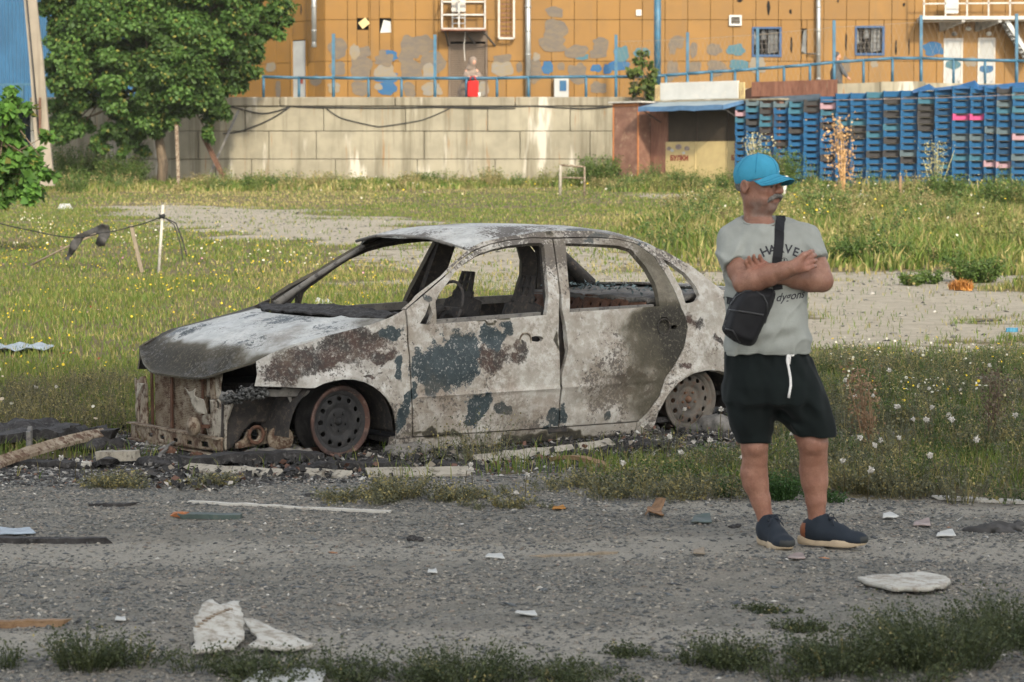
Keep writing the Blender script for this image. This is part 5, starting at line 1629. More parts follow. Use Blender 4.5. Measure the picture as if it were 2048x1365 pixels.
flower(120, ((1300, 400), (2200, 400), (2200, 540), (1400, 520)), .3, .55, .022, [YEL, WHI], 56)
flower(260, ((-100, 780), (240, 790), (240, 870), (-100, 870)), .08, .2, .014, [WHI, (.5, .42, .30)], 57)
tag(fl.build('wild_flowers', M['grass']), kind='stuff')

# weed clumps: many fine stems with little leaves
def weed(x, y, h, r, nst, ca, cb, rs, leafsize=.02, z=None, straw=.15, up=.9, nl=9, w=.004):
    """returns pile pieces of one bushy weed, stems leaning out from (x, y)"""
    z0 = float(gz(x, y)) if z is None else z
    out = []
    a = rs.uniform(0, 2 * np.pi, nst); rad = r * np.sqrt(rs.random(nst)) * .55
    bx, by = x + np.cos(a) * rad, y + np.sin(a) * rad
    hh = h * rs.uniform(.45, 1.05, nst)
    lx, ly = np.cos(a) * r * rs.uniform(.1, .75, nst), np.sin(a) * r * rs.uniform(.1, .75, nst)
    f = rs.uniform(0, 6.28, nst)
    zb = gz(bx, by) if z is None else np.full(nst, z0)
    b = np.stack([bx, by, zb - .01], 1); t = np.stack([bx + lx, by + ly, zb + hh], 1); m = b * .45 + t * .55 - np.stack([lx * .18, ly * .18, 0 * lx], 1)
    W = np.stack([np.cos(f), np.sin(f), 0 * f], 1) * w / 2
    V = np.stack([b + W, b - W, m + W * .8, m - W * .8, t], 1).reshape(-1, 3); i = np.arange(nst) * 5
    F = np.concatenate([np.stack([i, i + 1, i + 3], 1), np.stack([i, i + 3, i + 2], 1), np.stack([i + 2, i + 3, i + 4], 1)])
    tt = rs.random((nst, 1)); C = np.array(ca) * (1 - tt) + np.array(cb) * tt
    s = rs.random(nst) < straw; C[s] = STRAW * rs.uniform(.5, 1, (s.sum(), 1))
    out.append((V, F, np.repeat(C, 5, 0)))
    q = rs.uniform(.25, 1.0, (nst, nl, 1))
    P = (b[:, None] * (1 - q) ** 2 + 2 * m[:, None] * q * (1 - q) + t[:, None] * q * q).reshape(-1, 3) + rs.normal(0, leafsize * .45, (nst * nl, 3))
    N = rs.normal(0, 1, P.shape); N[:, 2] = np.abs(N[:, 2]) + .3
    C2 = np.repeat(C, nl, 0) * rs.uniform(.7, 1.3, (len(P), 1))
    out.append(leaves(P, N, leafsize, C2, .4, rs))
    return out, t
def weed_thing(name, px, py, h, r, nst, label, ca, cb, seed, cat='weed', group=None, **k):
    rs = np.random.default_rng(seed); p = gpt(px, py)
    pile = Pile(); parts, tips = weed(p.x, p.y, h, r, nst, ca, cb, rs, **k)
    for q_ in parts: pile.add(*q_)
    for e_ in range(0 if nst < 45 else (5 if cat == 'weed' else 3)):
        dx_, dy_ = rs.normal(0, .75, 2) * r * np.array([1.5, .8]); sc_ = rs.uniform(.35, .8)
        for q_ in weed(p.x + dx_, p.y + dy_, h * sc_, r * rs.uniform(.4, .9), max(8, int(nst * .22)), ca, cb, rs, **k)[0]: pile.add(*q_)
    o = pile.build(name, M['grass'], None, tuple(p)); o.location = p
    return tag(o, label, cat, group), tips, p
DG_A, DG_B = (.028, .042, .016), (.080, .092, .038)
# foreground clumps along the lower edge
for i, (px, py, h, r, n, lab) in enumerate([
    (175, 1335, .15, .16, 420, 'dark bushy weed clump at the lower left corner of the gravel'),
    (520, 1352, .10, .16, 320, 'low dark weed clump just below the broken white board'),
    (930, 1362, .13, .24, 620, 'wide dark weed clump at the middle of the lower edge'),
    (1120, 1358, .07, .12, 200, 'small low weed tuft right of the wide middle clump'),
    (1255, 1310, .05, .08, 110, 'small weed tuft on the gravel left of the white lower right weeds'),
    (1460, 1330, .12, .15, 360, 'dark weed clump below the right end of the gravel, left of the big clump'),
    (1600, 1262, .05, .07, 120, 'tiny round weed tuft above the lower right clumps'),
    (1680, 1345, .16, .20, 480, 'tall dark weed clump left of the biggest clump at lower right'),
    (1880, 1330, .22, .30, 1100, 'biggest dark weed clump at the lower right corner'),
    (2030, 1290, .22, .22, 600, 'dark weed clump cut by the right edge of the view at the bottom'),
    (1530, 1222, .03, .06, 90, 'flat weed patch on the gravel below the right shoe'),
    (720, 1360, .07, .14, 220, 'low weed tuft between the white card and the wide middle clump')]):
    weed_thing('weed_clump', px, py, h * .9, r, int(n * .55), lab, DG_A, DG_B, 100 + i, 'weed', 'dark weed clumps in the foreground', leafsize=.011, straw=.015, nl=7, w=.003)
# weeds in front of the car
SIL_A, SIL_B = (.07, .075, .045), (.15, .15, .085)
for i, (px, py, h, r, n, lab) in enumerate([
    (800, 995, .13, .18, 200, 'grey green weed clump in front of the pale trim before the front door'),
    (965, 925, .30, .22, 70, 'thin dry weed with reddish stems growing before the car sill'),
    (915, 1000, .09, .14, 130, 'small yellowish weed on the gravel edge left of the trim end'),
    (230, 975, .10, .17, 150, 'pale dry weed in front of the charred heap at the left'),
    (440, 968, .06, .12, 90, 'low dry weed by the charred roll in front of the bumper'),
    (1190, 975, .12, .16, 130, 'grey green weed before the rear door on the road edge'),
    (1290, 992, .11, .22, 160, 'grey green weed clump in front of the rear wheel'),
    (1400, 992, .12, .22, 170, 'bushy grey green weed left of the bare legs'),
    (1440, 940, .14, .2, 150, 'thin weed growing behind the left bare leg'),
    (1560, 1000, .15, .12, 240, 'fresh dark green weed growing between the legs of the man'),
    (1720, 985, .20, .2, 300, 'grey green weed clump right beside the right bare leg'),
    (1015, 1015, .07, .1, 70, 'tiny dry weed tuft standing on the gravel before the sill'),
    (680, 1000, .06, .12, 70, 'sparse dry weed below the front wheel'),
    (1330, 905, .16, .16, 30, 'thin stalky weed growing up left of the rear wheel')]):
    fresh = 'fresh' in lab
    weed_thing('weed', px, py, h, r, n, lab, (.02, .055, .012) if fresh else SIL_A, (.05, .10, .025) if fresh else SIL_B, 200 + i, 'weed', 'weeds round the burnt car', leafsize=.014, straw=.3 if not fresh else 0, nl=6, w=.003)
# the thick weed bed right of the man: one bed nobody could count
bed = Pile(); rs = np.random.default_rng(77)
P = gpoly((1200, 1003), (1260, 968), (1430, 935), (1490, 850), (1540, 790), (1640, 735), (2200, 720), (2300, 1010), (1900, 1015), (1660, 1010), (1480, 1000))
xs_, ys_ = [p[0] for p in P], [p[1] for p in P]
cnt = 0
while cnt < 520:
    x, y = rs.uniform(min(xs_), max(xs_)), rs.uniform(min(ys_), max(ys_))
    if sdpoly(P, np.array([x]), np.array([y]))[0] < 0 or fbm(np.array([x * 1.2]), np.array([y * 1.2]), 0, 6)[0] + rs.uniform(-.2, .2) < .42: continue
    far_ = y > 16.0
    dk = rs.random() < .35
    for q_ in weed(x, y, rs.uniform(.10, .26) * (1.0 if x > 1.2 else .6), rs.uniform(.10, .22), 34, (.03, .06, .015) if dk else SIL_A, (.08, .12, .03) if dk else SIL_B, rs, leafsize=.015, straw=.22, nl=6, w=.004)[0]: bed.add(*q_)
    cnt += 1
P = gpoly((-60, 800), (250, 770), (270, 870), (-60, 880)); xs_, ys_ = [p[0] for p in P], [p[1] for p in P]
cnt = 0
while cnt < 110:
    x, y = rs.uniform(min(xs_), max(xs_)), rs.uniform(min(ys_), max(ys_))
    if sdpoly(P, np.array([x]), np.array([y]))[0] < 0: continue
    for q_ in weed(x, y, rs.uniform(.10, .26), rs.uniform(.10, .2), 28, (.065, .065, .035), (.14, .125, .07), rs, leafsize=.014, straw=.35, nl=5, w=.004)[0]: bed.add(*q_)
    cnt += 1
tag(bed.build('weed_bed', M['grass']), kind='stuff')
# bushy weeds in the far grass
for i, (px, py, h, r, n, lab) in enumerate([
    (1548, 392, 1.45, .85, 420, 'round green bush right in front of the leftmost crates'),
    (1200, 374, 1.1, .75, 340, 'green weedy bush at the left foot of the reddish booth'),
    (1720, 530, .42, .5, 260, 'dark green bush at the front edge of the tall grass, behind the man'),
    (1660, 430, .55, .5, 150, 'bushy green weed right of the blue cap in the tall grass'),
    (1950, 565, .35, .40, 200, 'green bush in the tall grass above the orange fibre heap'),
    (1890, 415, .9, .6, 260, 'tall leafy green weed in the grass before the crates at right'),
    (2010, 430, .9, .6, 240, 'leafy weed at the right edge in front of the crates'),
    (850, 372, .5, .6, 120, 'low green weed at the foot of the concrete wall, middle'),
    (520, 380, .5, .6, 130, 'low green weed at the foot of the concrete wall, below its left cable'),
    (1360, 382, .6, .6, 200, 'grassy weed growing in front of the cream kiosk panels'),
    (160, 372, 1.5, 1.1, 520, 'dark green bush in the shade right of the concrete pole'),
    (245, 374, 1.2, 1.0, 460, 'low dark bush under the maple tree, left of its trunk'),
    (40, 388, 1.1, .9, 360, 'green bush at the foot of the concrete pole, left side')]):
    weed_thing('bush', px, py, h, r, n, lab, (.04, .08, .016), (.11, .16, .035), 300 + i, 'bush', 'bushes in the far grass', leafsize=.06 if py < 450 else .04, straw=.06, nl=14, w=.012)
# dry tan stalk plant before the crates
def stalk(px, py, top, label, col, seed, spread=.25, n=9, D=None):
    rs = np.random.default_rng(seed); p = gpt(px, py); t = at(top[0], top[1], p.y)
    root = empty('dry_stalk', tuple(p), 0, label, 'plant')
    m = MB(); H = (t - p)
    for k in range(n):
        e = H * rs.uniform(.65, 1.02) + Vector((rs.normal(0, spread), rs.normal(0, spread), 0)) * H.length * .35
        m.tube([Vector((rs.normal(0, .02), rs.normal(0, .02), -.05)), e * .5 + Vector((rs.normal(0, .03), 0, 0)), e], [.012 * H.length, .009 * H.length, .004 * H.length], 5)
    m.build('stems', plain('dry_stem', col, .9, .2, 5, .1, 0), root)
    pile = Pile(); nn = 420
    q = rs.uniform(.15, 1.0, (nn, 1)) ** .8
    P = np.array(H)[None] * q + rs.normal(0, 1, (nn, 3)) * np.array([.13, .13, .05]) * H.length * (.4 + .6 * q)
    c = np.array(col) * rs.uniform(.7, 1.25, (nn, 1))
    pile.add(*leaves(P, rs.normal(0, 1, (nn, 3)), .045 * H.length, c, .4, rs))
    pile.build('seed_leaves', M['grass'], root)
stalk(1690, 392, (1676, 240), 'tall dry tan stalk plant in front of the blue crates', (.42, .26, .12), 61, .12)
stalk(1525, 390, (1512, 270), 'dry pale umbel weed in front of the leftmost crates', (.36, .33, .20), 62, .3)
stalk(1870, 398, (1873, 285), 'dry umbel weed before the right half of the crates', (.30, .28, .14), 63, .35, 7)
# seed-head weeds: each stalk with a white puff
def dandelion(px, py, h, label, group, seed, brown=False):
    rs = np.random.default_rng(seed); p = gpt(px, py)
    root = empty('seed_head', tuple(p), 0, label, 'seed head', group)
    e = Vector((rs.normal(0, .03), rs.normal(0, .03), h))
    m = MB(); m.tube([(0, 0, -.01), (e.x * .3, e.y * .3, h * .6), tuple(e)], .0022, 4); m.build('stem', M['weedstem'], root)
    n = 70; d = rs.normal(0, 1, (n, 3)); d /= np.linalg.norm(d, axis=1, keepdims=True); r = rs.uniform(.013, .021)
    V, F, C = leaves(np.array(e) + d * r * .45, d * .2 + rs.normal(0, .6, d.shape), r * .75, np.full((n, 3), .62 if not brown else .3) * (np.array([1, .95, .85]) if not brown else np.array([1, .6, .35])), .3, rs)
    link('puff', np_mesh('puff', V, F, False, None, C), M['grass'], root)
M['weedstem'] = plain('weed_stem', (.10, .085, .05), .9, .2, 9, .1, 0)
rs = np.random.default_rng(31)
dl = [(1715, 845), (1770, 905), (1790, 858), (1847, 880), (1858, 860), (1900, 850), (1960, 845), (1735, 975), (1800, 945), (1690, 960), (1955, 930), (1832, 905), (1760, 950), (1705, 905), (1915, 875), (1665, 870), (1745, 815), (1850, 800), (1925, 790), (1985, 770), (1780, 785), (1410, 930), (1460, 975), (1330, 925), (1385, 965), (1350, 880), (1440, 860), (1240, 955), (1285, 900), (1475, 915), (1550, 930), (1690, 800), (2020, 860), (2030, 940), (1880, 960)]
for i, (px, py) in enumerate(dl):
    dandelion(px, py + 30, rs.uniform(.14, .27), 'white fluffy seed head on a thin stalk in the weeds right of the car', 'white seed heads in the weeds right of the car', 400 + i)
for i, (px, py) in enumerate([(118, 945), (150, 950), (170, 957), (185, 955), (1050, 985), (945, 960), (930, 952), (68, 790), (40, 830), (110, 800), (1015, 1000)]):
    dandelion(px, py + 14, rs.uniform(.07, .14), 'white fluffy seed head on a short stalk at the road edge before the car', 'white seed heads at the road edge before the car', 460 + i)
# tall brown thistle stems right of the man
stalk(1735, 905, (1722, 735), 'tall thin brown thistle with dry heads in the weeds right of the man', (.22, .14, .08), 71, .35, 6)
stalk(1990, 900, (1985, 735), 'dark dry thistle in the weeds at the right edge', (.12, .09, .06), 72, .3, 6)

# ------------------------------------------------------------------ loose stones on the road, crumbs of ash
OCT = np.array([[1, 0, 0], [0, 1, 0], [-1, 0, 0], [0, -1, 0], [0, 0, 1], [0, 0, -1]], float)
OF = np.array([[0, 1, 4], [1, 2, 4], [2, 3, 4], [3, 0, 4], [1, 0, 5], [2, 1, 5], [3, 2, 5], [0, 3, 5]])
def stones(x, y, r, flat, cols, rs=rng, sink=.3):
    n = len(x)
    a = rs.uniform(0, 6.28, n); sc = rs.uniform(.6, 1.3, (n, 6, 1))
    el = rs.uniform(.6, 1.5, n)
    P = OCT[None] * sc
    P = np.stack([P[..., 0] * el[:, None], P[..., 1] / el[:, None], P[..., 2] * flat[:, None]], 2) * r[:, None, None]
    c, s = np.cos(a)[:, None], np.sin(a)[:, None]
    tx = rs.normal(0, .25, (n, 1))
    X = P[..., 0] * c - P[..., 1] * s; Y = P[..., 0] * s + P[..., 1] * c; Zc = P[..., 2] + X * tx
    z = gz(x, y) + .012 * (fbm(x * 5, y * 5, 0, 4) - .5) + .010 * (fbm(x * 17, y * 17, 0, 5, 3) - .5) + r * flat * (1 - sink * 2) * .7
    V = np.stack([X + x[:, None], Y + y[:, None], Zc + z[:, None]], 2).reshape(-1, 3)
    F = (np.arange(n)[:, None, None] * 6 + OF[None]).reshape(-1, 3)
    return V, F, np.repeat(cols, 6, 0)
gp = Pile()
n = 118000
x, y = scatter(n, 7.2, 13.1, .235)
Z = zones(x, y)
k = rng.random(n) < Z['gravel'] * (1 - .78 * Z['track']) * (.35 + 1.1 * sstep(.3, .6, fbm(x * 1.1, y * 1.6, 0, 91)))
x, y = x[k], y[k]; n = len(x)
r = .0032 + .0105 * rng.random(n) ** 2.4
cc = np.array([[.115, .118, .112], [.172, .170, .152], [.26, .238, .195], [.082, .086, .084], [.34, .31, .255], [.22, .185, .15], [.48, .46, .41]])
cols = cc[rng.choice(7, n, p=[.28, .24, .15, .17, .09, .06, .01])] * rng.uniform(.75, 1.2, (n, 1))
gp.add(*stones(x, y, r, rng.uniform(.25, .65, n), cols))
n = 650
x, y = scatter(n, 7.2, 13.0); r = .012 + .014 * rng.random(n) ** 2
cols = np.array([[.09, .10, .105], [.13, .13, .12], [.07, .075, .08]])[rng.integers(0, 3, n)] * rng.uniform(.8, 1.15, (n, 1))
gp.add(*stones(x, y, r, rng.uniform(.12, .4, n), cols))
tag(gp.build('gravel', M['bits']), kind='stuff')
ab = Pile()
n = 26000
x = rng.uniform(-3.6, 2.2, n); y = rng.uniform(12.3, 18, n)
Z = zones(x, y); k = rng.random(n) < Z['ash']; x, y = x[k], y[k]; n = len(x)
cc = np.array([[.018, .017, .016], [.05, .047, .043], [.40, .385, .35], [.24, .225, .20], [.17, .10, .07]])
pp = sstep(.45, .6, fbm(x * 2, y * 2, 0, 12))
pick = np.where(rng.random(n) < .30 + .45 * pp, rng.choice([2, 3], n), rng.choice([0, 0, 0, 1, 4], n))
cols = cc[pick] * rng.uniform(.7, 1.25, (n, 1))
ab.add(*stones(x, y, .004 + .016 * rng.random(n) ** 3, rng.uniform(.2, .9, n), cols, rng, .1))
tag(ab.build('ash_crumbs', M['bits']), kind='stuff')
sg = Pile(); n = 16000
x, y = scatter(n, 19, 60); Z = zones(x, y); k = (rng.random(n) < Z['sand'] ** 1.5) ; x, y = x[k], y[k]; n = len(x)
cols = np.array([[.10, .10, .09], [.17, .16, .14], [.26, .24, .20], [.05, .048, .045], [.38, .36, .32]])[rng.choice(5, n, p=[.26, .26, .24, .16, .08])] * rng.uniform(.75, 1.2, (n, 1))
sg.add(*stones(x, y, (.008 + .030 * rng.random(n) ** 4) * (y / 24) ** .5, rng.uniform(.25, .7, n), cols))
tag(sg.build('path_stones', M['bits']), kind='stuff')
tw = Pile(); rs = np.random.default_rng(404); c_ = 0
while c_ < 330:
    y = float(np.sqrt(rs.uniform(40 ** 2, 86 ** 2))); x = rs.uniform(.2, .26 * y)
    if rs.random() < .25: x = rs.uniform(-.2 * y, .1 * y); y = rs.uniform(76, 87)
    tz = tall_zone(np.array([x]), np.array([y]))[0]
    if tz < .12: continue
    kind_ = rs.integers(0, 4); ca, cb = [((.045, .085, .02), (.10, .15, .04)), ((.09, .11, .03), (.20, .20, .06)), ((.06, .10, .02), (.15, .18, .04)), ((.17, .14, .06), (.33, .27, .12))][kind_]
    for q_ in weed(x, y, rs.uniform(.30, .75) * (.6 + tz), rs.uniform(.25, .6), 34, ca, cb, rs, leafsize=.055, straw=.15, nl=8, w=.012)[0]: tw.add(*q_)
    c_ += 1
tag(tw.build('tall_weeds', M['grass']), kind='stuff')
# small pale and coloured litter crumbs
lt = Pile(); n = 750
x, y = scatter(n, 7.3, 24); Z = zones(x, y); k = rng.random(n) < np.clip(Z['gravel'] * .55 + Z['sand'] + .15, 0, 1); x, y = x[k], y[k]; n = len(x)
cc = np.array([[.55, .54, .50], [.42, .38, .30], [.03, .03, .03], [.34, .17, .09], [.12, .15, .16], [.05, .10, .03]])
cols = cc[rng.choice(6, n, p=[.26, .2, .22, .12, .14, .06])] * rng.uniform(.8, 1.1, (n, 1))
lt.add(*stones(x, y, .006 + .020 * rng.random(n) ** 3, rng.uniform(.06, .35, n), cols, rng, 0))
tag(lt.build('litter_crumbs', M['bits']), kind='stuff')
# ------------------------------------------------------------------ the burnt-out car (u forward, v to its left, z up; front axle at u = 0)
car = empty('burnt_car', (CAR_O[0], CAR_O[1], float(gz(CAR_O[0], CAR_O[1])) - .012), CAR_YAW, 'burnt-out sedan car without glass, tyres or bumper, its paint scorched to ash and rust', 'car')
def wz(z): return np.interp(z, [0, .06, .15, .30, .45, .60, .80, .88, 1.0, 1.15, 1.28, 1.40], [.745, .765, .785, .81, .82, .815, .79, .765, .70, .62, .54, .47])
def wu(u): return np.interp(u, [-3.6, -3.45, -3.1, -2.6, -2.0, -.5, 0.0, .3, .5, .65, .8], [-.30, -.17, -.07, -.02, 0, 0, -.01, -.04, -.085, -.14, -.22])
def flare(u, z):
    """lips of the wheel arches"""
    a = np.hypot(u - .02, (z - .10) * 1.0); b = np.hypot(u + 2.62, (z - .03) * 1.0)
    return .022 * np.exp(-((a - .36) / .03) ** 2) + .022 * np.exp(-((b - .355) / .03) ** 2)
def wob(u, z, s=1.0):
    return s * (.008 * (vnoise(u * 3.1, z * 3.1, 1.0, 61) - .5) + .005 * (vnoise(u * 11, z * 11, 3.0, 62) - .5))
def W_(u, z, off=0.0, dent=1.0):
    u, z = np.asarray(u, float), np.asarray(z, float)
    w = wz(z) + wu(u) + flare(u, z) + wob(u, z, dent) + off
    w = w + .010 * np.exp(-((z - (.318 - .006 * (u + .4))) / .010) ** 2) * (u < -.45) * (u > -2.25)          # moulding on the doors
    w = w - .012 * np.exp(-((z - .64) / .06) ** 2) * dent
    w = w - .030 * np.exp(-(((u + 2.05) / .16) ** 2 + ((z - .30) / .07) ** 2)) * dent - .018 * np.exp(-(((u + 1.75) / .22) ** 2 + ((z - .22) / .06) ** 2)) * dent
    return w
TEAL = [(-0.57, 0.47, 0.15, 0.14), (-0.78, 0.5, 0.15, 0.16), (-0.72, 0.39, 0.08, 0.05), (-1.03, 0.67, 0.09, 0.06), (-0.93, 0.23, 0.09, 0.06), (-1.12, 0.19, 0.05, 0.04), (-1.47, 0.16, 0.08, 0.07), (-1.55, 0.15, 0.04, 0.06), (-1.87, 0.14, 0.04, 0.03), (-0.54, 0.32, 0.06, 0.02), (-1.47, 0.05, 0.09, 0.02), (-1.87, 1.22, 0.09, 0.02), (-2.03, 1.21, 0.08, 0.02), (-2.33, 1.18, 0.08, 0.04), (-0.59, 0.88, 0.04, 0.03), (-0.4, 0.19, 0.05, 0.06), (-0.33, 0.71, 0.05, 0.04), (-0.4, 0.31, 0.03, 0.04), (-0.32, 0.48, 0.03, 0.05)]
RUST = [(-1.0, 0.54, 0.08, 0.07), (-1.17, 0.55, 0.06, 0.05), (-2.11, 0.36, 0.1, 0.03), (-2.0, 0.4, 0.04, 0.03), (-1.92, 0.33, 0.06, 0.02), (-2.07, 0.28, 0.14, 0.02), (-2.56, 0.68, 0.08, 0.04), (-2.77, 0.59, 0.05, 0.02), (-2.46, 0.41, 0.06, 0.03), (-0.06, 0.65, 0.23, 0.08), (-0.2, 0.7, 0.08, 0.04), (0.36, 0.5, 0.08, 0.1), (0.19, 0.57, 0.15, 0.06), (0.07, 0.55, 0.09, 0.04), (-0.25, 0.57, 0.06, 0.04), (-0.14, 0.46, 0.11, 0.01)]
SOOT = [(-1.59, 1.26, 0.05, 0.03), (-0.69, 0.09, 0.33, 0.02), (-1.5, 0.54, 0.02, 0.16), (-1.9, .78, .45, .02), (-1.0, .76, .4, .015), (-1.4, .0, 1.2, .045)]
def blobs(u, z, L, edge):
    d = np.full(u.shape, -3.0)
    for cu, cz, ru, rz in L:
        d = np.maximum(d, 1 - np.sqrt(((u - cu) / (ru * 1.12)) ** 2 + ((z - cz) / (rz * 1.12)) ** 2))
    return np.clip(d, -3, 1) if not edge else np.clip(d * edge, 0, 1)
def side_attrs(V):
    u, v, z = V.T
    L = v > 0
    n = fbm(u * 2, z * 2 + 9, 0, 66)
    u0, z0 = u, z
    u = u0 + .20 * (fbm(u0 * 6, z0 * 6, 0, 67) - .5) + .06 * (fbm(u0 * 22, z0 * 22, 0, 69, 2) - .5)
    z = z0 + .17 * (fbm(u0 * 6 + 40, z0 * 6, 0, 68) - .5) + .05 * (fbm(u0 * 22 + 30, z0 * 22, 0, 70, 2) - .5)
    teal = np.where(L, blobs(u, z, TEAL, 0) - .02, n - .75)
    rust = np.where(L, blobs(u, z, RUST, 0), n - .62)
    soot = blobs(u, z, SOOT, 1.5) * .85 + np.where(L, 0, .55)
    return dict(teal=teal, rust=rust, soot=soot, speck=-.15 + .8 * sstep(.95, 1.12, z0) + .3 * sstep(.3, .05, z0) + .25 * sstep(-1.4, -1.75, u0) * sstep(.75, .6, z0) + .2 * sstep(-.3, .3, u0), ash_sky=.35 * sstep(-.4, -.1, u))
def offset_poly(P, d):
    out = []; n = len(P)
    A = sum(P[i][0] * P[(i + 1) % n][1] - P[(i + 1) % n][0] * P[i][1] for i in range(n))
    s = 1 if A > 0 else -1
    for i in range(n):
        p, q, r = Vector(P[i - 1]), Vector(P[i]), Vector(P[(i + 1) % n])
        e1, e2 = (q - p).normalized(), (r - q).normalized()
        n1, n2 = Vector((e1.y, -e1.x)) * s, Vector((e2.y, -e2.x)) * s
        b = n1 + n2
        b = b / max(b.length_squared, .3) * 2
        out.append(tuple(q + b * d))
    return out
def side_panel(name, outline, holes=(), off=0.0, th=.035, step=.024, dent=1.0, fn=None, attrs=side_attrs, parent=None, only=None):
    res = []
    for s in (1, -1):
        if only and s != only: continue
        V2, F = cdt(outline, holes, step)
        u, z = V2.T
        w = W_(u, z, off, dent) if fn is None else fn(u, z)
        V = np.stack([u, s * w, z], 1)
        if s > 0: F = F[:, ::-1]
        nf = len(F)
        V, F = thicken(V, F, th)
        me = np_mesh(name, V, F, True, attrs(V))
        me.materials.append(M['carbody']); me.materials.append(M['char_metal'])
        mi = np.zeros(len(F), np.int32); mi[nf:2 * nf] = 1
        me.polygons.foreach_set('material_index', mi)
        sm = np.ones(len(F), bool); sm[2 * nf:] = False
        me.polygons.foreach_set('use_smooth', sm)
        # keep the rim crisp
        res.append(link(name, me, None, parent or car))
        me.set_sharp_from_angle(angle=R(50))
    return res
FEND = [(.535, .568), (.454, .607), (.293, .663), (.065, .705), (-.176, .753), (-.301, .785), (-.405, .828), (-.411, .72), (-.413, .5), (-.43, .33), (-.462, .085), (-.343, .085), (-.339, .163), (-.32, .22), (-.291, .276), (-.255, .325), (-.212, .365), (-.16, .40), (-.101, .428), (-.03, .446), (.042, .45), (.10, .443), (.155, .432), (.211, .410), (.256, .41), (.547, .431), (.532, .497)]
for o in side_panel('front_fender', FEND, (), .0, .012, .016): pass
FD = [(-.417, .826), (-.421, .729), (-.42, .5), (-.436, .335), (-.468, .090), (-.95, .086), (-1.512, .084), (-1.488, .40), (-1.486, .55), (-1.493, .70), (-1.50, .80), (-1.555, 1.0), (-1.60, 1.212), (-1.45, 1.220), (-1.27, 1.206), (-1.13, 1.186), (-1.01, 1.153), (-.88, 1.095), (-.77, 1.022), (-.66, .962), (-.52, .886)]
FWIN = [(-.615, .738), (-.628, .865), (-.66, .905), (-.74, .965), (-.82, 1.03), (-.898, 1.078), (-1.02, 1.130), (-1.141, 1.160), (-1.27, 1.178), (-1.42, 1.190), (-1.51, 1.190), (-1.525, 1.175), (-1.45, .90), (-1.405, .765)]
HND = [(-1.33 + .05 * math.cos(a), .625 + .018 * math.sin(a)) for a in np.linspace(0, 5.6, 8)]
MIRR = [(-.50, .745), (-.565, .735), (-.595, .80), (-.585, .86), (-.545, .80)]
fds = side_panel('front_door', FD, (FWIN, HND, MIRR), .004, .035, .016)
RD = [(-1.612, 1.212), (-1.565, 1.0), (-1.522, .80), (-1.545, .66), (-1.540, .55), (-1.505, .40), (-1.522, .084), (-2.13, .082), (-2.195, .130), (-2.280, .238), (-2.316, .34), (-2.40, .44), (-2.462, .522), (-2.515, .652), (-2.49, .72), (-2.462, .768), (-2.435, .86), (-2.405, .98), (-2.355, 1.09), (-2.25, 1.170), (-2.1, 1.203), (-1.9, 1.216)]
RWIN = [(-1.690, 1.185), (-1.89, 1.178), (-2.10, 1.164), (-2.19, 1.138), (-2.262, 1.032), (-2.295, .931), (-2.290, .841), (-2.286, .790), (-1.575, .775), (-1.62, .95)]
RHND = [(-2.40 + .03 * math.cos(a), .655 + .014 * math.sin(a)) for a in np.linspace(0, 5.6, 8)]
def rd_fn(u, z):
    w = W_(u, z, .004)
    w = w + .016 * np.exp(-((u + 1.545) / .035) ** 2) * np.exp(-((z - .58) / .16) ** 2)          # front edge sprung outwards
    r = np.hypot(u + 2.315, z - .66)
    return w - .020 * sstep(.058, .045, r) + .006 * np.exp(-((r - .058) / .008) ** 2)
def rd_attrs(V):
    a = side_attrs(V); u, v, z = V.T
    n = fbm(u * 3, z * 3, 0, 95) - .5; n2 = fbm(u * 9, z * 9, 0, 96) - .5
    e = u + .42 * n + .14 * n2
    s = .62 * sstep(-1.86, -2.28, e) * sstep(.82, .70, z + .1 * n) * (.75 + .25 * sstep(.0, .25, z)) + .45 * sstep(-2.26, -2.44, e - .25 * (z - .45))
    a['soot'] = np.where(v > 0, np.clip(s, 0, 1), a['soot'])
    return a
rds = side_panel('rear_door', RD, (RWIN, RHND), .0, .035, .016, 1.0, rd_fn, rd_attrs)
BODY = [(-.405, .836), (-.519, .914), (-.72, 1.013), (-.839, 1.09), (-.971, 1.162), (-1.081, 1.203), (-1.252, 1.228), (-1.451, 1.247), (-1.622, 1.261), (-1.93, 1.257), (-2.253, 1.196), (-2.461, 1.124), (-2.648, 1.024), (-2.84, .874), (-3.1, .855), (-3.38, .83), (-3.46, .70), (-3.48, .5), (-3.44, .33), (-3.3, .22), (-2.99, .14), (-2.975, .2), (-2.94, .27), (-2.86, .335), (-2.77, .366), (-2.66, .376), (-2.543, .362), (-2.409, .305), (-2.33, .228), (-2.27, .126), (-2.249, .0), (-2.13, -.005), (-1.2, .0), (-.487, .009), (-.349, .005), (-.343, .080), (-.462, .080), (-1.0, .078), (-1.515, .076)]
# openings: both doors as one hole, the pillar between them stands behind
DOORS = [(-.463, .0865), (-.95, .081), (-1.515, .079), (-2.132, .076), (-2.200, .125), (-2.286, .235), (-2.322, .337), (-2.406, .437), (-2.468, .519), (-2.521, .652), (-2.496, .722), (-2.468, .77), (-2.441, .862), (-2.411, .983), (-2.360, 1.094), (-2.253, 1.176), (-2.1, 1.209), (-1.9, 1.222), (-1.612, 1.222), (-1.45, 1.225), (-1.27, 1.211), (-1.13, 1.191), (-1.008, 1.158), (-.876, 1.100), (-.767, 1.027), (-.657, .967), (-.517, .891), (-.412, .830)]
QWIN = [(-2.452, 1.020), (-2.42, 1.078), (-2.475, 1.052), (-2.567, .987), (-2.621, .905), (-2.636, .845), (-2.605, .815), (-2.545, .800), (-2.505, .800), (-2.488, .90)]
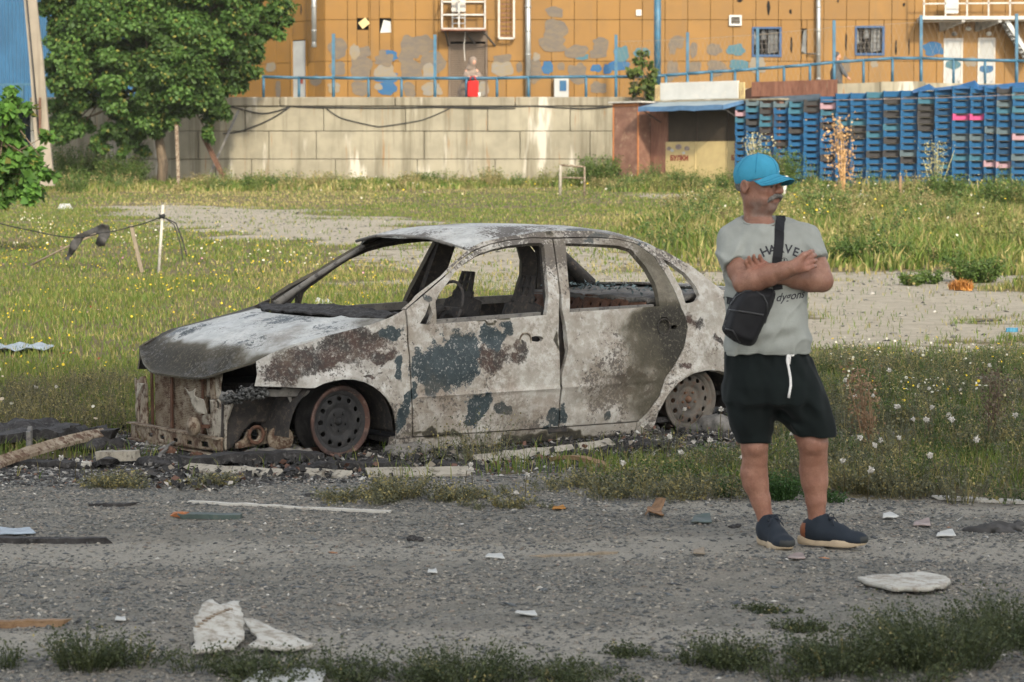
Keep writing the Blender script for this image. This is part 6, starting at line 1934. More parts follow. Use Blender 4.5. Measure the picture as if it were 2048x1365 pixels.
# body shell = rail and quarter in one, sill as another piece
top_ = [p for p in BODY[:14]]
RAIL = top_ + [(-3.1, .855), (-3.38, .83), (-3.46, .70), (-3.48, .5), (-3.44, .33), (-3.3, .22), (-2.99, .14), (-2.975, .2), (-2.94, .27), (-2.90, .305), (-2.86, .335), (-2.77, .366), (-2.66, .376), (-2.543, .362), (-2.47, .335), (-2.409, .305), (-2.33, .228), (-2.27, .126), (-2.249, .0), (-2.136, -.005)] + DOORS[3:]
side_panel('body_side', RAIL, (QWIN,), .0, .030, .02)
side_panel('sill', [(-2.132, -.005), (-1.2, .0), (-.487, .009), (-.349, .005), (-.343, .081), (-.462, .081), (-1.0, .077), (-1.515, .075), (-2.130, .072)], (), -.004, .05, .026)
def dark(name, mb, mat='char_metal', parent=None): return mb.build(name, M[mat], parent or car)
for s in (1, -1):
    m = MB(); m.bar((-1.515, s * .735, .05), (-1.53, s * .725, .74), .14, .06, (0, 1, 0)); m.bar((-1.53, s * .725, .74), (-1.607, s * .545, 1.225), .13, .045, (0, 1, 0)); dark('door_pillar', m)
    m = MB(); m.tube([(-.36, s * .62, .80), (-.62, s * .62, .95), (-.82, s * .575, 1.07), (-.96, s * .54, 1.150)], [.026, .018, .016, .016], 8); dark('windscreen_pillar', m, 'soot_grey') if s < 0 else None
    m = MB(); m.tube([(-2.36, s * .52, 1.17), (-2.6, s * .60, 1.02), (-2.84, s * .66, .86)], [.04, .045, .05], 8); dark('rear_pillar', m) if s < 0 else None
# roof
RU = [-.86, -.971, -1.081, -1.252, -1.451, -1.622, -1.93, -2.253, -2.461]
RZ = [1.10, 1.162, 1.203, 1.228, 1.247, 1.261, 1.257, 1.196, 1.124]
def rail_z(u): return np.interp(-u, [-x for x in RU], RZ)
def roof_edge(u): return wz(rail_z(u)) + wu(u)
def roof_z(u, v):
    zc = np.interp(-u, [.84, .94, 1.08, 1.25, 1.55, 1.95, 2.2, 2.36, 2.45], [1.222, 1.250, 1.276, 1.290, 1.298, 1.287, 1.262, 1.225, 1.195])
    t = np.abs(v) / roof_edge(u)
    z = rail_z(u) + (np.maximum(zc, rail_z(u)) - rail_z(u)) * (1 - np.clip(t, 0, 1) ** 3.2)
    return z + .006 * (vnoise(u * 5, v * 5, 0, 71) - .5) - .004 * np.exp(-((t - .93) / .03) ** 2)
half = [(-.865, 0), (-.875, .2), (-.90, .40), (-.935, .53), (-.972, roof_edge(np.array(-.972)) - .001)]
half += [(u, float(roof_edge(np.array(u))) - .001) for u in (-1.081, -1.16, -1.252, -1.35, -1.451, -1.54, -1.622, -1.78, -1.93, -2.1, -2.253, -2.36, -2.43)]
half += [(-2.415, .42), (-2.40, .2), (-2.395, 0)]
plan = half + [(u, -v) for u, v in half[-2:0:-1]]
def roof_attrs(V):
    u, v, z = V.T
    t = np.abs(v) / np.maximum(roof_edge(u), .1)
    return dict(teal=np.where((t > .86) & (v > 0), blobs(u, np.full_like(u, 1.215), TEAL, 0), -1), rust=fbm(u * 4, v * 4, 0, 5) - 1.0, soot=.02 + .25 * sstep(-2.2, -2.4, u) + .10 * sstep(.85, 1.0, t), speck=-.1 + .75 * fbm(u * 3, v * 3, 0, 78), ash_sky=np.full(len(u), .85))
def body_sheet(name, plan, f, attrs, th=.012, step=.03, flip=False, parent=None, sm=True, holes=()):
    V2, F = cdt(plan, holes, step)
    V = f(V2[:, 0], V2[:, 1])
    if flip: F = F[:, ::-1]
    nf = len(F); V, F = thicken(V, F, th)
    me = np_mesh(name, V, F, sm, attrs(V)); me.materials.append(M['carbody']); me.materials.append(M['char_metal'])
    mi = np.zeros(len(F), np.int32); mi[nf:2 * nf] = 1; me.polygons.foreach_set('material_index', mi)
    me.set_sharp_from_angle(angle=R(50))
    return link(name, me, None, parent or car)
def ccw(P):
    A = sum(P[i][0] * P[(i + 1) % len(P)][1] - P[(i + 1) % len(P)][0] * P[i][1] for i in range(len(P)))
    return P if A > 0 else P[::-1]
body_sheet('roof', plan, lambda u, v: np.stack([u, v, roof_z(u, v)], 1), roof_attrs, .014, .03)
m = MB(); m.tube([(-.90, -.54, 1.185), (-.885, -.3, 1.222), (-.875, 0, 1.23), (-.885, .3, 1.222), (-.90, .54, 1.185)], .010, 6); dark('header_rail', m, 'soot_grey')
m = MB(); m.tube([(-1.58, -.52, 1.225), (-1.58, -.3, 1.268), (-1.58, .3, 1.268), (-1.58, .52, 1.225)], .022, 6); dark('roof_bow', m)
# bonnet
zE = lambda u: np.interp(u, [-.42, -.301, -.176, .065, .293, .454, .535, .62, .72], [.83, .785, .753, .705, .663, .607, .568, .525, .475])
uF = lambda v: np.interp(np.abs(v), [0, .2, .33, .48, .60, .715, .8], [.70, .69, .665, .63, .585, .535, .50])
zF = lambda v: np.interp(np.abs(v), [0, .2, .33, .42, .48, .60, .715, .8], [.452, .452, .458, .478, .497, .533, .567, .58])
def hood_z(u, v):
    d = uF(v) - u
    crown = .038 * (1 - (np.abs(v) / .78) ** 2.2) * sstep(-.02, .3, d) * sstep(-.45, .15, u + .25)
    top = zE(np.minimum(u, .66)) + crown + .012 * np.exp(-((np.abs(v) - (.40 + .1 * d)) / .03) ** 2) * sstep(.05, .3, d)
    k = sstep(-.01, .16, d)
    z = zF(v) * (1 - k) + np.maximum(top, zF(v)) * k
    return z + .007 * (vnoise(u * 4, v * 4, 0, 73) - .5) + .004 * (vnoise(u * 11, v * 11, 0, 74) - .5)
hh = [(float(uF(v)), v) for v in (0, .1, .2, .27, .33, .40, .48, .54, .60, .66, .705)]
hh += [(u, float(wz(zE(u)) + wu(u)) - .004) for u in (.50, .454, .37, .293, .18, .065, -.06, -.176, -.24, -.285)]
hh += [(-.20, .55), (-.135, .4), (-.095, .2), (-.085, 0)]
planh = ccw(hh + [(u, -v) for u, v in hh[-2:0:-1]])
def hood_attrs(V):
    u, v, z = V.T
    d = uF(v) - u; n = fbm(u * 2.5, v * 2.5, 0, 81) - .5
    front = sstep(.30, .05, d + n * .35 + .08 * sstep(.1, .6, v))
    edge = .45 * sstep(.55, .70, np.abs(v) + n * .2) * sstep(.45, .1, u) + .35 * sstep(.12, .02, u + .22 - .16 * (1 - np.abs(v)))
    soot = np.clip(front * .88 + edge * .55 + .55 * sstep(-.62, -.74, v), 0, 1) * sstep(-.02, .035, d + n * .05 + .015)
    return dict(teal=fbm(u * 3, v * 5, 0, 83) - .72, rust=np.full(len(u), -1.0) + .0 * u, soot=soot, speck=np.full(len(u), -.25), ash_sky=np.full(len(u), 1.0))
body_sheet('bonnet', planh, lambda u, v: np.stack([u, v, hood_z(u, v)], 1), hood_attrs, .012, .026)
# cowl, dash remains and bulkhead
ck = ccw([(-.10, 0), (-.105, .2), (-.145, .4), (-.21, .55), (-.295, .72), (-.40, .72), (-.60, .68), (-.60, -.68), (-.40, -.72), (-.295, -.72), (-.21, -.55), (-.145, -.4), (-.105, -.2)])
def cowl_z(u, v): return .768 + .022 * (1 - (v / .75) ** 2) + .018 * sstep(-.12, -.30, u) * sstep(-.62, -.42, u) + .05 * (fbm(u * 14, v * 14, 0, 85) - .45)
V2, F = cdt(ck, (), .02); V = np.stack([V2[:, 0], V2[:, 1], cowl_z(V2[:, 0], V2[:, 1])], 1); V, F = thicken(V, F, .012)
link('burnt_dashboard', np_mesh('burnt_dashboard', V, F, True), M['charred'], car)
m = MB(); m.box((-.40, 0, .44), (.03, 1.40, .66)); dark('bulkhead', m)
m = MB(); m.box((-1.55, 0, .07), (2.4, 1.44, .03)); m.box((-3.0, 0, .2), (.8, 1.2, .03)); m.box((-2.3, 0, .22), (.04, 1.44, .32)); dark('floor_pan', m, 'charred')
m = MB(); m.bar((-.62, -.68, .70), (-.62, .68, .70), .06); m.tube([(-.7, .36, .72), (-.95, .36, .80)], .025, 8); dark('dash_beam', m)
sw = MB(); c = Vector((-.97, .36, .80))
sw.tube([c + Vector((-.06 * math.sin(a), .17 * math.cos(a), .16 * math.sin(a))) for a in np.linspace(0, 2 * math.pi, 25)], .010, 6); sw.bar(c + Vector((0, -.17, 0)), c + Vector((0, .17, 0)), .02); dark('steering_wheel', sw)
# door tops inside, far side
for s in (1, -1):
    m = MB(); m.bar((-.62, s * .735, .735), (-1.40, s * .735, .755), .03, .05); m.bar((-1.6, s * .735, .765), (-2.27, s * .735, .775), .03, .05); dark('door_rail', m, 'soot_grey')
# seats: bare frames
def seat(v0, u0):
    sv = lambda a, b, c_: (u0 - .28 * (b - .25) - .0 + c_, v0 + a, b)
    o = sheet('seat_frame', [(-.24, .30), (.24, .30), (.23, .60), (.20, .80), (.10, .83), (-.10, .83), (-.20, .80), (-.23, .60)], lambda a, b: np.stack([u0 - .30 * (b - .25) + .02 * np.cos(a * 9), v0 + a, b], 1), M['char_metal'], car,
              ([(-.15, .64), (-.03, .64), (-.03, .70), (-.15, .70)], [(.03, .64), (.15, .64), (.15, .70), (.03, .70)], [(-.14, .42), (.14, .42), (.14, .58), (-.14, .58)]), .03, .012)
    m = MB(); m.bar((u0 - .02, v0 - .2, .28), (u0 + .42, v0 - .2, .27), .04); m.bar((u0 - .02, v0 + .2, .28), (u0 + .42, v0 + .2, .27), .04); m.bar((u0 + .42, v0 - .2, .27), (u0 + .42, v0 + .2, .27), .04); m.box((u0 + .2, v0, .24), (.42, .40, .015)); m.build('seat_base', M['char_metal'], o)
    sl = lambda y, z: [(y - .014, z - .026), (y + .014, z - .026), (y + .014, z + .026), (y - .014, z + .026)]
    sheet('head_restraint', [(-.115, .815), (.115, .815), (.105, .86), (.085, .87), (.065, .985), (-.065, .985), (-.085, .87), (-.105, .86)], lambda a, b: np.stack([u0 - .30 * (b - .25) + .015, v0 + a, b], 1), M['char_metal'], o, (sl(-.03, .95), sl(.03, .95), sl(-.03, .885), sl(.03, .885)), .02, .018)
seat(-.36, -1.42); seat(.36, -1.38)
hole = lambda y, z, r: [(y + r * math.cos(a), z + r * math.sin(a)) for a in np.linspace(0, 2 * math.pi, 7)[:-1]]
o = sheet('rear_seat_frame', [(-.66, .30), (.66, .30), (.66, .825), (.02, .835), (.02, .80), (-.02, .80), (-.02, .835), (-.66, .825)], lambda a, b: np.stack([-2.10 - .35 * (b - .3), a, b], 1), M['rust'], car, [hole(-.6 + .1 * k, .775, .014) for k in range(6)] + [hole(.1 + .1 * k, .775, .014) for k in range(6)], .03, .012)
m = MB(); m.tube([(-2.22, -.64, .70), (-2.22, .64, .70)], .018, 8); m.tube([(-2.19, -.64, .60), (-2.19, .64, .60)], .012, 8); m.build('cross_tube', M['soot_grey'], o)
# parcel shelf heaped with ash and melted glass
ps = ccw([(-2.28, -.68), (-2.28, .68), (-2.6, .68), (-2.88, .66), (-2.90, 0), (-2.88, -.66), (-2.6, -.68)])
V2, F = cdt(ps, (), .022); V = np.stack([V2[:, 0], V2[:, 1], .825 + .05 * (fbm(V2[:, 0] * 8, V2[:, 1] * 8, 0, 87) - .4) + .02 * sstep(-2.5, -2.8, V2[:, 0])], 1); V, F = thicken(V, F, .03)
link('parcel_shelf', np_mesh('parcel_shelf', V, F, True), M['soot_grey'], car)
sgl = Pile(); n = 260; xx = rng.uniform(-2.85, -2.32, n); yy_ = rng.uniform(-.62, .62, n)
P = np.stack([xx, yy_, .865 + .02 * rng.random(n)], 1); sgl.add(*leaves(P, np.tile([0, 0, 1.], (n, 1)), .03, np.array([[.12, .16, .16]]) * rng.uniform(.6, 1.6, (n, 1)), .35))
o = sgl.build('melted_glass', M['bits'], car); o['kind'] = 'stuff'
# boot and tail
bl = ccw([(-2.87, -.70), (-2.87, .70), (-3.1, .715), (-3.37, .64), (-3.41, .3), (-3.42, 0), (-3.41, -.3), (-3.37, -.64), (-3.1, -.715)])
def plain_attrs(V): return dict(teal=fbm(V[:, 0] * 3, V[:, 1] * 3, 0, 4) - .7, rust=fbm(V[:, 0] * 3, V[:, 1] * 3, 0, 5) - .75, soot=np.full(len(V), .15), speck=np.full(len(V), .6), ash_sky=np.full(len(V), .5))
body_sheet('boot_lid', bl, lambda u, v: np.stack([u, v, np.interp(-u, [2.87, 3.1, 3.3, 3.42], [.868, .862, .845, .815]) + .022 * (1 - (v / .72) ** 2)], 1), plain_attrs, .012, .04)
tl = [(-.66, .20), (.66, .20), (.68, .50), (.66, .80), (.3, .83), (-.3, .83), (-.66, .80), (-.68, .50)]
body_sheet('tail_panel', tl, lambda v, z: np.stack([-3.43 - .05 * (1 - (v / .7) ** 2) - .02 * np.sin(z * 4), v, z], 1), plain_attrs, .012, .05, True, None, True, ([(-.60, .52), (-.38, .52), (-.38, .70), (-.58, .72)], [(.38, .52), (.60, .52), (.58, .72), (.38, .70)]))
m = MB(); m.box((-2.95, 0, .5), (.02, 1.1, .56)); dark('boot_wall', m)
# ------------------------------------------------------------------ the torn front end
def front_sheet(name, poly, u0, mat, holes=(), th=.006, bow=0.0, step=.02, parent=None, wv=.006):
    f = lambda v, z: np.stack([u0 - bow * v * v + wv * (vnoise(v * 20, z * 20, u0, 9) - .5) * 2, v, z], 1)
    return sheet(name, ccw(poly), f, M[mat], parent or car, holes, step, th)
slot = lambda y, z, a, b: [(y - a, z - b), (y + a, z - b), (y + a, z + b), (y - a, z + b)]
core = front_sheet('radiator', [(-.42, .45), (.21, .458), (.215, .34), (.19, .112), (-.41, .103)], .585, 'rust_pale', (), .03, 0, .03, None, .003)
m = MB()
for k in range(34): m.box((.589, -.105, .115 + k * .0099), (.006, .60, .0032))
m.build('cooling_fin', M['rust_pale'], core)['kind'] = 'stuff'
for a, b_, w in (((.605, -.16, .465), (.605, -.163, .12), .022), ((.60, -.425, .455), (.60, -.418, .10), .02), ((.60, .212, .46), (.60, .205, .12), .014)):
    m = MB(); m.bar(a, b_, w, .012, (1, 0, 0)); m.build('frame_bar', M['rust'], core)
m = MB(); m.bar((.60, -.43, .10), (.60, .2, .112), .03); m.build('frame_bar', M['rust_pale'], core)
front_sheet('core_support', [(.222, .453), (.409, .505), (.377, .336), (.219, .335)], .58, 'ash_metal')
m = MB(); m.bar((.575, .30, .45), (.575, .31, .33), .05, .03, (1, 0, 0)); dark('support_strut', m, 'rust_pale')
rpst = front_sheet('corner_panel', [(-.644, .385), (-.58, .372), (-.531, .40), (-.47, .41), (-.427, .33), (-.424, .12), (-.61, .108), (-.635, .20), (-.63, .278)], .655, 'rust_pale', (slot(-.552, .184, .014, .04), slot(-.50, .31, .010, .012)), .01, .12)
front_sheet('bent_bracket', [(-.444, .372), (-.342, .379), (-.398, .339), (-.447, .271)], .69, 'trim_pale', (), .004)
front_sheet('corner_panel', [(.290, .20), (.286, .236), (.33, .247), (.372, .25), (.367, .332), (.41, .335), (.46, .344), (.51, .355), (.559, .367), (.607, .34), (.57, .28), (.536, .229), (.53, .15), (.526, .058), (.383, .058), (.342, .10), (.342, .13), (.328, .177)], .655, 'ash_metal', (slot(.50, .165, .012, .045), slot(.45, .31, .012, .02), slot(.565, .335, .006, .006), slot(.43, .12, .016, .012)), .01, .10, .016)
front_sheet('bent_bracket', [(.151, .389), (.202, .369), (.24, .372), (.283, .392), (.275, .365), (.282, .354), (.33, .340), (.383, .334), (.395, .29), (.41, .257), (.35, .255), (.295, .265), (.262, .30), (.238, .323), (.20, .36)], .69, 'trim_pale', (), .005, 0, .014, None, .016)
crs = front_sheet('crossmember', [(-.612, .122), (-.256, .120), (.196, .124), (.527, .133), (.526, .052), (.195, .044), (-.257, .032), (-.612, .026)], .67, 'rust_pale', [slot(v, .072, .028, .011) for v in (-.331, -.164, .002, .166)] + [slot(.345, .078, .04, .016), slot(-.48, .08, .008, .008)], .012, .06, .016)
m = MB(); m.box((.655, -.04, .124), (.05, 1.12, .008)); m.box((.655, -.04, .030), (.06, 1.14, .008)); m.build('flange', M['rust_pale'], crs)
front_sheet('skid_plate', [(.325, .022), (.45, .012), (.60, .014), (.62, .034), (.45, .034)], .69, 'ash_metal', (), .03)
hn = MB(); hn.lathe([(.001, .022), (.022, .022), (.024, .014), (.050, .010), (.056, .002), (.056, -.012), (.045, -.03), (.001, -.032)], 22, Matrix.Translation((.735, .335, .183)) @ Matrix.Rotation(R(90), 4, 'Y'))
ho = hn.build('horn', M['rust_pale'], car); m = MB(); m.bar((.70, .335, .183), (.66, .40, .185), .02); m.build('horn_bracket', M['rust'], ho)
# hanging upper member on the left and its ragged lump of melted plastic
um = sheet('upper_member', ccw([(.707, .375), (.69, .392), (.677, .384), (.654, .388), (.63, .380), (.601, .391), (.57, .412), (.539, .420), (.51, .408), (.478, .405), (.33, .398), (.188, .386), (.200, .372), (.225, .352), (.33, .358), (.486, .362), (.56, .350), (.639, .333), (.693, .340)]), lambda u, z: np.stack([u, .655 + .06 * sstep(.6, .25, u) + .016 * (vnoise(u * 30, z * 60, 0, 12) - .5) + .03 * np.abs(z - .38) * 2, z], 1), M['soot_grey'], car, (), .012, .045, flip=True)
lump = Pile(); n = 500; uu = rng.uniform(.46, .71, n)
lump.add(*stones(np.zeros(n), np.zeros(n), .006 + .014 * rng.random(n) ** 2, rng.uniform(.6, 1, n), np.array([[.03, .03, .028]]) * rng.uniform(.5, 4, (n, 1))))
cen = np.repeat(np.stack([uu, .69 + rng.normal(0, .016, n), .365 + .04 * (uu < .62) * rng.random(n) + rng.normal(0, .012, n)], 1), 6, 0)
zz0 = np.tile([0, 0, float(gz(0, 0))], (len(cen), 1)); lump.V[0] = lump.V[0] - zz0 + cen
lo = lump.build('melted_plastic', M['bits'], car); lo['kind'] = 'stuff'
sheet('bent_bracket', [(.326, .359), (.204, .388), (.208, .36), (.291, .299)], lambda u, z: np.stack([u, .70 + .05 * (z - .34), z], 1), M['soot_grey'], car, ([(.300, .352), (.235, .367), (.238, .355), (.288, .322)],), .02, .008, flip=True)
sheet('inner_wing', ccw([(.642, .330), (.605, .335), (.544, .345), (.395, .370), (.198, .375), (.151, .266), (.215, .21), (.33, .195), (.436, .205), (.49, .17), (.514, .142), (.546, .089), (.592, .058), (.642, .058), (.637, .225)]), lambda u, z: np.stack([u, .50 + .05 * (z - .1) + .012 * vnoise(u * 16, z * 16, 0, 3), z], 1), M['char_metal'], car, (), .02, .012, flip=True)
rail_ = sheet('chassis_rail', ccw([(.557, .092), (.502, .115), (.475, .165), (.40, .165), (.385, .136), (.353, .182), (.235, .209), (.267, .177), (.323, .083), (.557, .062)]), lambda u, z: np.stack([u, .53 + .0 * u, z], 1), M['rust_pale'], car, (hole(.44, .135, .034),), .018, .03, flip=True)
m = MB(); m.tube([(.44 + .046 * math.cos(a), .545, .135 + .046 * math.sin(a)) for a in np.linspace(0, 6.283, 22)], .011, 6); m.build('tow_ring', M['rust'], rail_)
m = MB(); m.lathe([(.001, .03), (.07, .03), (.075, .02), (.075, -.02), (.001, -.03)], 20, Matrix.Translation((.318, .60, .112)) @ Matrix.Rotation(R(-90), 4, 'X') @ Matrix.Rotation(R(20), 4, 'Y')); dark('brake_part', m, 'rust_pale')
m = MB(); m.tube([(.50, .55, .03), (.40, .62, .028), (.22, .66, .035), (.10, .66, .04)], .018, 8); dark('sway_bar', m, 'rust')
m = MB(); m.box((.10, 0, .26), (.6, .86, .26), None, .03, .03); dark('engine_block', m, 'charred')
for s in (1, -1):
    m = MB(); m.box((-.02, s * .46, .33), (.66, .02, .30)); dark('wheel_house', m, 'char_metal')
    n = 16
    for cu, rr, mn in ((.02, .345, .03), (-2.62, .345, .0)):
        m = MB()
        for i in range(n + 1):
            a = math.pi * i / n; m.v += [(cu + rr * math.cos(a), s * .78, .105 + mn + rr * math.sin(a) * .98), (cu + rr * math.cos(a), s * .46, .105 + mn + rr * math.sin(a) * .98)]
        m.f = [(2 * i, 2 * i + 1, 2 * i + 3, 2 * i + 2) for i in range(n)]; m.s = [True] * n
        m.v = [(x, y, min(z, .47 if x > -1 else .36)) for x, y, z in m.v]
        dark('wheel_arch', m, 'char_metal')
    m = MB(); m.box((-2.62, s * .46, .2), (.72, .02, .36)); dark('wheel_house', m, 'char_metal')
m = MB(); m.bar((0, -.6, .19), (0, .6, .19), .06); m.bar((-2.577, -.66, .19), (-2.577, .66, .19), .07); m.bar((-2.577, .5, .19), (-2.0, .45, .22), .06); dark('axle', m)
# wheels
def wheel(u, s, steer, mats, sink):
    zc = .200 - sink
    Mx = Matrix.Translation((u, s * .745, zc)) @ Matrix.Rotation(R(steer), 4, 'Z') @ Matrix.Rotation(R(-90 * s), 4, 'X')
    m = MB()
    m.lathe([(.150, -.03), (.165, -.014), (.178, -.0125)], 48, Mx)
    m.lathe([(.199, -.0165), (.196, -.018), (.188, -.03), (.176, -.045), (.170, -.10), (.172, -.15), (.190, -.165), (.204, -.175), (.206, -.168), (.204, -.160), (.186, -.150)], 48, Mx)
    w = m.build('wheel', M[mats[1]], car)
    m = MB(); m.lathe([(.176, -.0135), (.181, -.010), (.186, -.002), (.203, .0), (.206, -.004), (.206, -.012), (.198, -.0175)], 48, Mx); m.build('rim_lip', M[mats[0]], w)
    V2, F = cdt([(.166 * math.cos(a), .166 * math.sin(a)) for a in np.linspace(0, 2 * math.pi, 49)[:-1]], [[(.132 * math.cos(b_) + .0155 * math.cos(a), .132 * math.sin(b_) + .0155 * math.sin(a)) for a in np.linspace(0, 2 * math.pi, 11)[:-1]] for b_ in np.linspace(0, 2 * math.pi, 13)[:-1]] + [[(.022 * math.cos(a), .022 * math.sin(a)) for a in np.linspace(0, 2 * math.pi, 13)[:-1]]] + [[(.052 * math.cos(b_) + .006 * math.cos(a), .052 * math.sin(b_) + .006 * math.sin(a)) for a in np.linspace(0, 2 * math.pi, 7)[:-1]] for b_ in np.linspace(.3, 6.583, 6)[:-1]], .012)
    r = np.hypot(*V2.T)
    h = np.interp(r, [0, .03, .045, .068, .078, .095, .115, .145, .160, .167], [-.030, -.030, -.026, -.026, -.036, -.020, -.014, -.020, -.032, -.030])
    V = np.stack([V2[:, 0], V2[:, 1], h], 1); V, F = thicken(V, F, .005)
    V = np.array([tuple(Mx @ Vector(p)) for p in V])
    o = link('wheel_disc', np_mesh('wheel_disc', V, F, True), M[mats[1]], w)
    m = MB(); m.lathe([(.001, -.012), (.016, -.012), (.018, -.02), (.024, -.03), (.03, -.06)], 14, Mx); m.lathe([(.001, -.05), (.12, -.05), (.12, -.07), (.001, -.07)], 24, Mx)
    m.build('hub', M[mats[2]], w)
    for b_ in np.linspace(.3, 6.583, 6)[:-1]:
        m = MB(); m.lathe([(.001, -.014), (.007, -.014), (.009, -.028)], 6, Mx @ Matrix.Translation((.052 * math.cos(b_), .052 * math.sin(b_), 0)), False); m.build('wheel_bolt', M[mats[2]], w)
    return w
M['wheel_black'] = m_rust('sooty_black_wheel', (.018, .018, .018), (.035, .034, .033), (.05, .046, .042), 7, bump=.2)
M['wheel_rustlip'] = m_rust('rusted_rim', (.040, .030, .027), (.085, .045, .033), (.15, .10, .08), 5.2)
M['wheel_grey'] = m_rust('ashy_grey_wheel', (.075, .068, .058), (.14, .122, .098), (.13, .07, .042), 6)
M['wheel_hub'] = m_rust('rusty_hub', (.14, .075, .045), (.21, .125, .08), (.10, .05, .03), 16)
wheel(0, 1, 4, ('wheel_rustlip', 'wheel_black', 'wheel_black'), .0)
wheel(-2.577, 1, 0, ('wheel_grey', 'wheel_grey', 'wheel_hub'), .012)
wheel(0, -1, 4, ('wheel_rustlip', 'wheel_black', 'wheel_black'), .0)
wheel(-2.577, -1, 0, ('wheel_grey', 'wheel_grey', 'wheel_hub'), .012)
# handle dish on the front door, rain gutter seam, loose wire
m = MB(); m.tube([(-1.245 + .040 * math.cos(a), float(W_(-1.245, .63)) + .007, .622 + .042 * math.sin(a)) for a in np.linspace(0, 6.283, 20)], .006, 6); m.build('handle_ring', M['ash_metal'], fds[0])
m = MB(); m.tube([(-2.315 + .05 * math.cos(a), float(W_(-2.315, .66)) + .006, .66 + .05 * math.sin(a)) for a in np.linspace(0, 6.283, 22)], .0035, 6); m.build('handle_ring', M['char_metal'], rds[0])
m = MB(); m.tube([(-1.66, .52, 1.18), (-1.665, .52, 1.12), (-1.66, .51, 1.05)], .012, 6); m.box((-1.66, .52, 1.10), (.05, .03, .14), None, .006, .01); dark('belt_remains', m, 'soot_grey')
for o in [c for c in car.children if c.type == 'MESH']:
    pass
# ------------------------------------------------------------------ the man in the blue cap, arms folded
MD = 10.3
_mo = at(1545, 1097, MD)
man = empty('person', (_mo.x, MD, float(gz(_mo.x, MD)) + .004), 0, 'man in a light blue cap, grey T-shirt and black shorts standing with folded arms', 'person')
_mz = man.location.z
def mp(px, py, dy=0.0):
    p = at(px, py, MD + dy); return np.array([p.x - _mo.x, dy, p.z - _mz])
PHI = R(50)
hf, hl = np.array([math.sin(PHI), -math.cos(PHI), -.04]), np.array([math.cos(PHI), math.sin(PHI), 0])
hf /= np.linalg.norm(hf); hz = np.cross(hl, -hf); hz = hz if hz[2] > 0 else -hz
hC = mp(1518, 372, 0)
hR = Matrix((tuple(hf), tuple(hl), tuple(hz))).transposed()
def hp(a, b, c): return hC + hf * a + hl * b + hz * c
S = SDF((-.30, -.36, .0), (.32, .20, 1.74), .0046)
# head
S.ell(hp(-.012, 0, .028), (.097, .076, .092), hR, .0)
S.ell(hp(.030, 0, -.030), (.064, .060, .078), hR, .02)
S.ell(hp(.060, 0, -.083), (.028, .030, .022), hR, .02)
for s in (1, -1):
    S.ell(hp(.002, s * .046, -.055), (.040, .022, .036), hR, .02)
    S.ell(hp(.056, s * .036, -.018), (.027, .025, .022), hR, .015)
    S.ell(hp(.050, s * .040, -.060), (.026, .020, .024), hR, .015)
S.cap(hp(.080, -.036, .022), hp(.080, .036, .022), .013, .013, .012)
for s in (1, -1): S.ell(hp(.094, s * .031, .004), (.015, .017, .0095), hR, .006, True)
for s in (1, -1): S.ell(hp(.0785, s * .031, .003), (.0125, .0135, .0105), hR, .003)
S.cap(hp(.088, 0, .018), hp(.110, 0, -.016), .0085, .0145, .008)
for s in (1, -1): S.ell(hp(.100, s * .0125, -.021), (.012, .009, .009), hR, .005)
S.cap(hp(.087, -.020, -.050), hp(.087, .020, -.050), .0075, .0075, .008)
S.cap(hp(.085, -.018, -.0625), hp(.085, .018, -.0625), .0085, .0085, .008)
S.ell(hp(.099, 0, -.0565), (.010, .026, .0022), hR, .002, True)
S.ell(hp(.028, 0, -.098), (.046, .046, .026), hR, .02)
for s in (1, -1):
    S.ell(hp(-.022, s * .078, -.004), (.021, .010, .033), hR, .006)
    S.ell(hp(-.016, s * .087, -.002), (.011, .006, .018), hR, .003, True)
nb = mp(1516, 462, .015)
S.cap(hp(-.022, 0, -.045), nb, .050, .057, .025)
S.cap(hp(.015, .010, -.095), mp(1526, 450, -.03), .022, .026, .03)
# chest under the shirt, legs
S.chain([(*mp(1530, 500, .01), .12), (*mp(1536, 620, .0), .13), (*mp(1540, 740, .02), .10)], .05)
S.chain([(*mp(1504, 780, .02), .085), (*mp(1508, 868, -.01), .064), (*mp(1509, 893, -.02), .0570), (*mp(1510, 915, -.006), .0530), (*mp(1508, 945, .010), .0575), (*mp(1511, 965, .010), .0550), (*mp(1521, 1000, .006), .0425), (*mp(1532, 1042, .0), .0325), (*mp(1537, 1070, -.005), .035)], .012)
S.chain([(*mp(1590, 780, .01), .080), (*mp(1620, 862, -.015), .070), (*mp(1626, 888, -.03), .0630), (*mp(1627, 912, -.015), .0570), (*mp(1627, 940, .002), .0600), (*mp(1629, 962, .004), .0570), (*mp(1632, 1000, .002), .0440), (*mp(1634, 1040, .003), .0345), (*mp(1635, 1072, .0), .036)], .012)
S.ell(mp(1511, 893, -.062), (.030, .022, .034), None, .02).ell(mp(1628, 888, -.078), (.032, .022, .036), None, .02)
# arms
SR, ER, WR = mp(1462, 486, .0), mp(1488, 566, -.14), mp(1588, 535, -.245)
SL, EL, WL = mp(1611, 487, .0), mp(1644, 562, -.085), mp(1542, 549, -.165)
def seg_pts(a, b, rs_): return [(*(a + (b - a) * t), r) for t, r in rs_]
S.chain(seg_pts(SR, ER, [(0, .058), (.35, .054), (.7, .050), (1, .044)]), .02)
S.chain(seg_pts(ER, WR, [(0, .044), (.22, .051), (.5, .045), (.8, .034), (1, .029)]), .02)
S.chain(seg_pts(SL, EL, [(0, .058), (.35, .054), (.7, .050), (1, .045)]), .02)
S.chain(seg_pts(EL, WL, [(0, .045), (.22, .051), (.5, .045), (.8, .035), (1, .029)]), .02)
